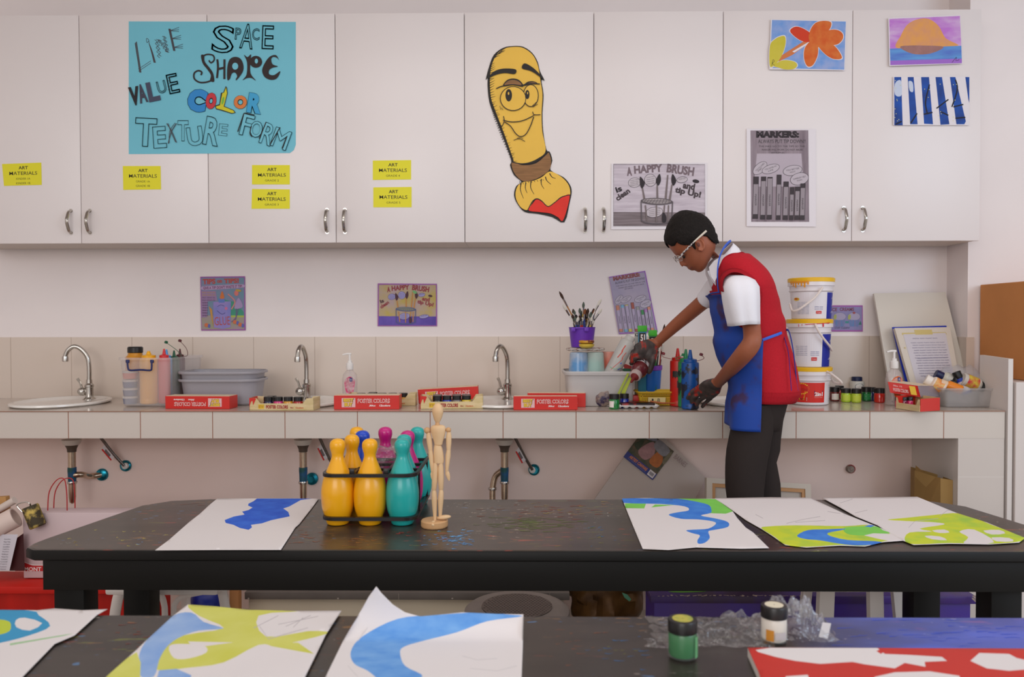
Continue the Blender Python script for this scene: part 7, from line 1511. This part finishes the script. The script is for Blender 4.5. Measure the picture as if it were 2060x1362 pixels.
def hose(px0, r0, px1, r1, label, tagm=True):
    a_ = P(px0, r0, 2.98); b_ = P(px1, r1, YL - .03); t = thing('supply_hose', label, 'hose', b_, 'braided supply hoses')
    d = (b_ - a_); MB().tube([a_ - d * .25, a_, a_ + d * .5 + Vector((0, 0, -.004)), b_], .0055, M((110, 100, 92), .35, .8, var=.3, sc=300), 10, 4).build('braided_hose', t)
    MB().lathe([(.022, 0), (.021, .006), (.014, .012)], P(px1, r1, YL - .002) + Vector((.006, 0, 0)), TEALM, 24, (0, -1, 0)).build('wall_flange', t)
    MB().lathe([(.012, 0), (.012, .01), (.009, .012)], b_ + Vector((0, .012, -.002)), M((200, 196, 190), .3), 20, (0, -1, 0)).build('stop_valve', t)
    m_ = a_ + d * .38
    xx = d.normalized(); nn = Vector((-xx.z, 0, xx.x)) * -1
    mb = MB(); q = [m_ - xx * .03 + nn * .004, m_ + xx * .03 + nn * .004, m_ + xx * .034 + nn * .024, m_ - xx * .02 + nn * .024]
    q = [v - Vector((0, .008, 0)) for v in q]; mb.add(q, [(0, 1, 2, 3)], M((206, 200, 200), .5)); mb.add([q[3] + Vector((0, -.0006, 0)), q[2] + Vector((0, -.0006, 0)), q[2] - nn * .006 + Vector((0, -.0006, 0)), q[3] - nn * .006 + Vector((0, -.0006, 0))], [(0, 1, 2, 3)], M((196, 40, 36), .5))
    mb.add([v * .5 + (q[0] + q[1] + q[2] + q[3]) / 4 * .5 + Vector((0, -.0006, 0)) for v in (q[0], q[1], q[2], q[3])], [(0, 1, 2, 3)], M((110, 100, 100), .6)) if tagm else None
    mb.build('hang_tag', t, 0)
hose(207, 886, 250, 937, 'braided supply hose with a red edged tag under the leftmost basin')
hose(1041, 890, 1071, 945, 'braided supply hose with a torn tag right of the return bend')
hose(645, 885, 672, 940, 'braided supply hose disappearing behind the yellow bowling pins')
c = P(1709, 943, YL - .002); t = thing('wall_outlet', 'small round pipe stub with red tape on the wall right of the boy', 'pipe', c)
MB().lathe([(.015, 0), (.014, .014), (.012, .016)], c, M((130, 116, 106), .4, .4, var=.3, sc=120), 20, (0, -1, 0)).build('pipe_stub', t)
MB().lathe([(.0165, .001), (.0165, .008)], c + Vector((.003, 0, 0)), M((150, 40, 40), .5), 20, (0, -1, 0)).build('red_tape', t)
# ---------------------------------------------------------------- canvases leaning under the counter
def board(pts, Yt, Yb, th, m, name, label, cat, build=True):
    rows = [p[1] for p in pts]; r0, r1 = min(rows), max(rows); q = [P(x, y, Yt + (Yb - Yt) * (y - r0) / (r1 - r0)) for x, y in pts]
    n = (q[1] - q[0]).cross(q[2] - q[1]).normalized(); n = n if n.y > 0 else -n
    mb = MB(); k = len(q); mb.add(q + [p + n * th for p in q], [tuple(range(k)), tuple(range(2 * k - 1, k - 1, -1))] + [(i, (i + 1) % k, (i + 1) % k + k, i + k) for i in range(k)], m)
    return mb, q, n
mb, q, n = board([(1305, 850), (1420, 962), (1395, 1010), (1330, 1180), (1185, 1020)], 3.0, 2.86, .014, M((176, 162, 154), .8), 'canvas', '', '')
t = thing('canvas', 'large grey canvas set on its corner under the counter with a packaging picture', 'canvas', P(1300, 1180, 2.86))
mb.build('canvas_panel', t, 0)
def onb(x, y, k):
    Y = 3.0 + (2.86 - 3.0) * (y - 850) / 330; return P(x, y, Y - .0035 - k)
a = Art(onb, .0006); NVB = M((24, 36, 110), .5)
def ug(u, v):     # label frame: u along the lower navy edge, v up
    o = Vector((1254, 919)); U = Vector((1313, 966)) - o; V = Vector((1356, 908)) - Vector((1313, 966)); p = o + U * u + V * v; return (p.x, p.y)
a.L(M((96, 76, 56), .6, rgb2=(54, 60, 40), sc=40), [ug(0, 0), ug(1, 0), ug(1, 1), ug(0, 1)])
for col, cs in (((150, 110, 110), [(.22, .4), (.5, .3), (.62, .6), (.4, .85)]), ((160, 88, 34), [(.62, .35), (.9, .35), (.9, .62), (.68, .75)]), ((120, 116, 120), [(.5, .75), (.85, .7), (.9, .95), (.5, 1)]), ((120, 120, 130), [(.2, .8), (.45, .9), (.4, 1.0), (.15, .98)]), ((50, 56, 34), [(.03, .5), (.2, .4), (.2, .7)]), ((100, 92, 70), [(.9, .6), (1, .55), (1, .9), (.93, .92)])): a.L(M(col, .6, var=.12, sc=60), sm([ug(*c_) for c_ in cs], 4))
a.L(NVB, [ug(0, 0), ug(1, 0), ug(1, .2), ug(0, .2)])
a.T(M((196, 110, 40), .5), 'ARTIST CANVAS', *ug(.42, .125), 44, 6.5, 39, bold=.04); a.T(M((120, 120, 170), .5), 'finest quality stretched canvas panel', *ug(.42, .05), 44, 2, 39)
a.L(M((200, 190, 190), .5), [ug(.78, .03), ug(.97, .03), ug(.97, .2), ug(.78, .2)])
for k in range(8): a.L(M((60, 60, 70), .5), [ug(.81 + k * .017, .07), ug(.818 + k * .017, .07), ug(.818 + k * .017, .16), ug(.81 + k * .017, .16)])
a.T(M((140, 118, 116), .7), 'BARNES', 1369, 927, 30, 10, 41)
a.build('packaging_label', t, 0)
# stretched canvas behind the boy's legs
t = thing('stretched_canvas', 'small wooden stretcher canvas seen from behind, standing behind the boy\'s legs', 'canvas', P(1525, 1100, 2.8))
q4 = [(1420, 961), (1629, 974), (1629, 1150), (1420, 1150)]
mb, q, n = board(q4, 2.86, 2.80, .018, M((190, 178, 166), .8), '', '', '')
def qb(u, v, k): return q[0] + (q[1] - q[0]) * u + (q[3] - q[0]) * v - n * k
mb2 = MB(); CV = M((204, 192, 178), .8); WDm = M((190, 140, 92), .6)
def bar(u0, v0, u1, v1, m, k0, k1): mb2.add([qb(u0, v0, k0), qb(u1, v0, k0), qb(u1, v1, k0), qb(u0, v1, k0), qb(u0, v0, k1), qb(u1, v0, k1), qb(u1, v1, k1), qb(u0, v1, k1)], [(0, 1, 2, 3), (7, 6, 5, 4), (0, 4, 5, 1), (1, 5, 6, 2), (2, 6, 7, 3), (3, 7, 4, 0)], m)
mb.build('canvas_cloth', t, 0)
for u0, v0, u1, v1 in ((0, 0, 1, .055), (0, .945, 1, 1), (0, .055, .055, .945), (.945, .055, 1, .945)): bar(u0, v0, u1, v1, CV, 0, .012)
mb2.build('canvas_fold', t, 0); mb2 = MB()
for u0, v0, u1, v1 in ((.055, .055, .945, .095), (.055, .905, .945, .945), (.055, .095, .085, .905), (.915, .095, .945, .905)): bar(u0, v0, u1, v1, WDm, 0, .009)
mb2.build('stretcher_bar', t, 0)
# cardboard flaps at the right
CDB = M((166, 132, 78), .8, var=.04, sc=10); q = P(1878, 1000, 2.86)
x0_ = P(1834, 980, 2.86).x; x1_ = P(1892, 980, 2.765).x; x2_ = P(1918, 980, 2.748).x
zt1 = P(1892, 962, 2.765).z
mb = MB(); mb.add([Vector((x0_ + .01, 2.86, .1)), Vector((x1_, 2.765, .1)), Vector((x1_, 2.765, zt1)), Vector((x0_ + .01, 2.86, zt1 + .01)), Vector((x0_ + .03, 2.93, .1)), Vector((x1_ + .02, 2.87, .1)), Vector((x1_ + .02, 2.87, zt1)), Vector((x0_ + .03, 2.93, zt1 + .01)), Vector((x2_ - .002, 2.748, .1)), Vector((x2_ - .002, 2.748, zt1 - .004)), Vector((x2_ - .001, 2.85, .1)), Vector((x2_ - .001, 2.85, zt1 - .004))],
    [(0, 1, 2, 3), (4, 7, 6, 5), (0, 3, 7, 4), (1, 8, 9, 2), (8, 10, 11, 9), (10, 5, 6, 11), (0, 4, 5, 10, 8, 1)], CDB)
mb.add([P(1842, 936, 2.858), P(1868, 958, 2.81), P(1892, 961, 2.764), P(1892, 1100, 2.764), P(1834, 1100, 2.858)], [(0, 1, 2, 3, 4)], M((150, 116, 66), .8, var=.05, sc=12))
tag(mb.build('cardboard_box', None, 0), 'open brown cardboard box standing inside the counter\'s right end', 'box')
# crumpled clear bag above table far edge
mb = MB(); mb.ell(P(1047, 1000, 2.8), (.03, .02, .032), M((190, 176, 166), .3, alpha=.5), 18, 12)
for v in mb.v: v += Vector((noise.noise(v * 50), 0, noise.noise(v * 50 + Vector((3, 0, 0))))) * .015
# ---------------------------------------------------------------- benches and storage behind the middle table
def bench(px0, px1, rowt, yf, yb, m, mt, name, label, cat, over=.006, hb=None, front_rows=None):
    a_ = P(px0, rowt, yf); b_ = P(px1, rowt, yf); z = a_.z; t = thing(name, label, cat, ((a_.x + b_.x) / 2, (yf + yb) / 2, 0))
    MB().b2((a_.x, yf - over, z - .022), (b_.x, yb, z), mt, .003).build('top_board', t)
    MB().b2((a_.x + .012, yf + .006, 0), (b_.x - .012, yb - .01, z - .022), m, .002).build('body', t); return t, a_, b_, z
RDp = M((176, 28, 18), .6, spec=.2, var=.12, sc=9, stretch=(2, 1, .5)); RDt = M((196, 30, 20), .5, spec=.3, var=.05, sc=8)
a_ = P(-300, 1178, 2.32); 
t, a_, b_, z = bench(-400, 312, 1178, 2.32, 2.46, RDp, RDt, 'red_bench', 'long red painted wooden bench box at the left', 'bench')
PUm = M((58, 26, 142), .42, rgb2=(70, 36, 120), sc=6); PUt = M((62, 26, 130), .42, rgb2=(60, 40, 70), sc=7)
t, a_, b_, z = bench(1308, 1964, 1197, 2.215, 2.385, PUm, PUt, 'purple_bench', 'purple painted wooden bench box with chipped white edge behind the middle table', 'bench')
a = Art(lambda x, y, k: P(x, y, 2.2085 - k), .0003); CH = M((180, 160, 140), .7, var=.2, sc=120); random.seed(8)
for k in range(34):
    x = 1325 + k * 8.5 + random.uniform(-3, 3); a.W(CH, [(x, 1198 + random.uniform(-1, 1.5)), (x + random.uniform(3, 9), 1198 + random.uniform(-1, 2))], random.uniform(.6, 2.2), False)
for k in range(6): a.W(CH, [(1956 + random.uniform(-2, 3), 1197 + k * 2), (1963, 1199 + k * 2.4)], 1.6, False)
a.build('chipped_paint', t, 0)
a = Art(lambda x, y, k: PZ(x, y, z + .0006 + k), .0003); a.L(M((96, 160, 50), .6), sm([(1345, 1190), (1400, 1188), (1420, 1190), (1370, 1192)], 3)); a.build('green_smear', t, 0)
# low grey topped cream box
GYm = M((112, 104, 98), .6, var=.06, sc=10); CRm = M((214, 200, 176), .6)
a_ = P(492, 1200, 2.6); t = thing('storage_bench', 'low cream storage box with a grey top under the counter, left of the brown bag', 'box', P(815, 1300, 2.7))
x0_ = P(492, 1208, 2.6).x; x1_ = P(1146, 1208, 2.6).x; z1_ = P(800, 1192, 2.6).z; z2_ = P(800, 1207, 2.6).z
MB().b2((x0_, 2.6, z2_), (x1_, 2.93, z1_), GYm, .002).build('lid_board', t); MB().b2((x0_ + .01, 2.61, 0), (x1_ - .02, 2.92, z2_), CRm, .002).build('body', t)
a = Art(lambda x, y, k: P(x, y, 2.599 - k), .0003)
for x in (802, 1106): a.W(M((160, 150, 140), .6), [(x, 1194), (x, 1207)], 1.2, False)
for x in (500, 680, 910): a.E(M((190, 180, 170), .6), x, 1204, 2, 1.5)
a.build('screw_marks', t, 0)
# round stool / drum lid behind the blue sheet
c = P(1040, 1240, 2.42); t = thing('round_stool', 'round grey plastic stool top with a dotted centre, seen below the middle table', 'stool', (c.x, 2.42, 0))
SG = M((140, 130, 124), .5, var=.06, sc=14); zt_s = P(1040, 1219, 2.42).z
cc = Vector((c.x, 2.42, 0))
MB().lathe([(.155, zt_s - .05), (.162, zt_s - .03), (.160, zt_s - .012), (.15, zt_s - .004), (.135, zt_s), (.11, zt_s - .001)], cc, SG, 48).build('seat', t)
MB().lathe([(.108, zt_s + .0005), (.108, zt_s + .0015), (.001, zt_s + .0015)], cc, M((112, 100, 94), .6), 40, cap=False).build('seat_centre', t)
a = Art(lambda x, y, k: cc + Vector((x, y, zt_s + .002 + k)), .0002); dk = M((84, 74, 70), .7)
for i in range(-9, 10):
    for j in range(-9, 10):
        if (i * .011) ** 2 + (j * .011) ** 2 < .0104: a.k = 0; a.E(dk, i * .011 + (.0055 if j % 2 else 0), j * .011, .003, .003, n=6)
a.build('seat_dots', t, 0)
for k in range(4):
    an = pi / 4 + k * pi / 2; MB().tube([cc + Vector((.12 * cos(an), .12 * sin(an), zt_s - .04)), cc + Vector((.16 * cos(an), .16 * sin(an), .004))], [.02, .014], SG, 10).build('leg', t)
# brown rubbish bag
mb = MB(); c = P(1222, 1200, 2.72); mb.ell(Vector((c.x, 2.78, .27)), (.135, .09, .19), M((112, 78, 40), .32, .35, rgb2=(70, 46, 24), sc=12), 40, 26)
for v in mb.v:
    f = abs(noise.noise(v * 11)) * .05 + abs(noise.noise(v * 26)) * .02; d = (v - Vector((c.x, 2.78, .27))).normalized(); v += d * (f - .02); v.z = max(v.z, .102)
tag(mb.build('rubbish_bag', None, 30), 'shiny brown crumpled bag between the cream box and the purple bench', 'bag')
mb = MB(); mb.prism([(1251, 1192), (1262, 1196), (1270, 1206), (1266, 1210), (1256, 1202)], lambda x, y, k: P(x, y, 2.665 + .001 * k), M((90, 150, 120), .4)); tag(mb.build('tape_scrap', None, 0), 'small green tape scrap on the shiny brown bag', 'tape')
# ---------------------------------------------------------------- white plastic chairs
WP_ = M((222, 214, 208), .4)
def chair_r():
    t = thing('plastic_stool', 'white plastic stool, its legs showing before the purple bench', 'stool', P(1712, 1330, 2.1))
    zt1 = .505; Yc = 2.09
    MB().box((P(1712, 1185, Yc).x, Yc + .03, zt1 + .012), (.27, .16, .022), WP_, None, .008).build('seat', t)
    for (xt, xb_, w_, Y) in ((1622, 1617, 22, 2.145), (1661, 1659, 37, 2.03), (1759.5, 1760.5, 34, 2.03), (1803, 1808, 24, 2.145)):
        dx = (xb_ - xt) / 50
        mb = MB(); rs = []
        for r_ in (1183, 1240, 1330, 1440):
            cx_ = xt + dx * (r_ - 1190); p = P(cx_, r_, Y); hw = w_ / 2 / ppm(Y)
            rs.append([p + Vector((x * hw, y * .012, 0)) for x, y in ((-1, 0), (-.8, -1), (.8, -1), (1, 0), (.8, .4), (-.8, .4))])
            rs[-1] = [Vector((v.x, v.y, max(v.z, .001))) for v in rs[-1]]
        mb.rings(rs, WP_); mb.build('leg', t)
chair_r()
t = thing('plastic_chair', 'white plastic chair with curved legs before the red bench', 'chair', P(345, 1330, 2.2)); Yc = 2.14
def leg(pts, w_, nm='leg', dy=0):
    MB().tube([P(x, y, Yc + dy) for x, y in pts], w_ / 2 / ppm(Yc), WP_, 10, 5, .55).build(nm, t)
leg([(250, 1178), (240, 1195), (234, 1220), (230, 1260), (226, 1420)], 22)
leg([(300, 1182), (322, 1196), (330, 1215), (332, 1250), (334, 1420)], 13)
leg([(350, 1420), (350, 1240), (352, 1215), (368, 1200), (400, 1193), (440, 1186)], 11, 'leg_arch')
leg([(372, 1190), (374, 1215), (375, 1260), (376, 1420)], 20, 'leg', .06)
leg([(445, 1180), (452, 1215), (458, 1260), (466, 1420)], 20)
zc1 = P(345, 1182, Yc).z
MB().box((P(347, 1180, Yc).x, Yc + .02, zc1 + .012), (.3, .18, .022), WP_, None, .008).build('seat', t)
mb = MB(); mb.ell(P(415, 1222, 2.5), (.05, .05, .07), M((14, 34, 130), .4, var=.2, sc=12), 20, 12)
for v in mb.v: v.z += noise.noise(v * 20) * .02
t0 = P(415, 1222, 2.5)
for v in mb.v:
    if v.z < t0.z: v.z = t0.z + (v.z - t0.z) * (t0.z / .07)
tag(mb.build('blue_sack', None, 40), 'dark blue sack behind the white plastic chair', 'bag')
MB2 = MB().box((P(474, 1215, 2.55).x, 2.55, .19), (.03, .03, .38), M((176, 120, 70), .6), None, .003)
tag(MB2.build('wooden_post', None), 'short light wooden post beside the blue sack', 'post')
# ---------------------------------------------------------------- clutter at the left on the red bench
zr = P(0, 1178, 2.32).z
t = thing('paper_shopping_bag', 'white paper shopping bag with red cord handles on the red bench', 'bag', (P(205, 1100, 2.44).x, 2.44, zr))
x0_, x1_ = P(44, 1060, 2.4).x, P(290, 1060, 2.4).x; zt_b = P(150, 1026, 2.42).z
mb = MB().b2((x0_ + .012, 2.385, zr + .001), (x1_ + .06, 2.452, zt_b), M((204, 182, 184), .5), .003); mb.build('bag_body', t)
for h0, h1 in ((96, 134), (108, 150)):
    yy = 2.39 if h0 == 96 else 2.445
    MB().tube([P(h0, 1027, yy), P(h0 + 3, 990, yy), P(h0 + 18, 966, yy), P(h1 - 5, 964, yy), P(h1 + 0, 990, yy), P(h1 + 1, 1027, yy)], .0016, M((170, 36, 40), .6), 6, 5).build('cord_handle', t)
a = Art(lambda x, y, k: P(x, y, 2.384 - k), .0002); RB_ = M((186, 36, 40), .5)
a.L(RB_, [(46, 1131), (66, 1138), (90, 1138), (90, 1149), (30, 1149)]); a.W(WT, [(46, 1129), (64, 1136), (95, 1137)], 1.4); a.T(WT, 'MONT', 66, 1145, 34, 8, bold=.02); a.build('bag_print', t, 0)
tag(MB().prism([(47, 1073), (50, 1148), (16, 1148), (30, 1085)], lambda x, y, k: P(x, y, 2.36 + .004 * k), M((60, 14, 18), .5)).build('dark_red_box', None, 0), 'dark red box end behind the printed list', 'box')
t = thing('printed_list', 'white printed list standing on the red bench at the left edge', 'paper', P(0, 1148, 2.345))
MB().prism([(-30, 1075), (36, 1075), (19, 1148), (-30, 1148)], lambda x, y, k: P(x, y, 2.345 + .0006 * k), M((206, 200, 208), .6)).build('sheet', t, 0)
a = Art(lambda x, y, k: P(x, y, 2.344 - k), .0002)
for k in range(13): a.T(M((80, 76, 90), .6), ['Sunday', 'New Tabs', 'Los Angeles', 'London', 'Captions', 'Styles', 'Editor', 'Menus Co', 'Customers', 'Local', 'Prepare', 'Contents', 'Next'][k], 15 - k * .8, 1085 + k * 5, 13, 2.6)
a.build('printing', t, 0)
t = thing('paper_roll', 'pale pink roll of paper lying tilted on the clutter at the left', 'roll', P(20, 1060, 2.37))
p0, p1 = P(-40, 1078, 2.34), P(32, 1040, 2.37)
MB().lathe([(.031, 0), (.031, (p1 - p0).length), (.026, (p1 - p0).length), (.026, (p1 - p0).length - .02), (.001, (p1 - p0).length - .02)], p0, M((214, 192, 182), .6), 28, p1 - p0, cap=False).build('roll_body', t)
tag(MB().tube([P(-60, 1060, 2.40), P(-20, 1035, 2.40), P(30, 1006, 2.40)], .011, M((206, 190, 180), .6), 16).build('paper_tube', None), 'thin white tube above the pink paper roll', 'tube')
t = thing('paint_roller', 'used yellow and black paint roller resting in front of the paper bag', 'paint roller', P(70, 1050, 2.36))
p0, p1 = P(60, 1018, 2.365), P(77, 1060, 2.365)
MB().lathe([(.021, 0), (.0235, .004), (.0235, (p1 - p0).length - .004), (.020, (p1 - p0).length)], p0, M((196, 168, 84), .7, rgb2=(60, 50, 30), sc=40, lo=.35, hi=.5), 24, p1 - p0).build('roller_sleeve', t)
MB().tube([P(45, 1030, 2.36), P(34, 1016, 2.36), P(50, 1010, 2.36), P(60, 1013, 2.36), P(61, 1018, 2.365)], .002, CHROME, 8, 5).build('wire_frame', t)
tag(MB().box(P(-2, 1022, 2.42), (.06, .02, .07), M((176, 130, 76), .7), Matrix.Rotation(radians(-4), 3, 'Y'), .001).build('wood_block', None), 'tan wooden block at the left frame edge above the roll', 'block')
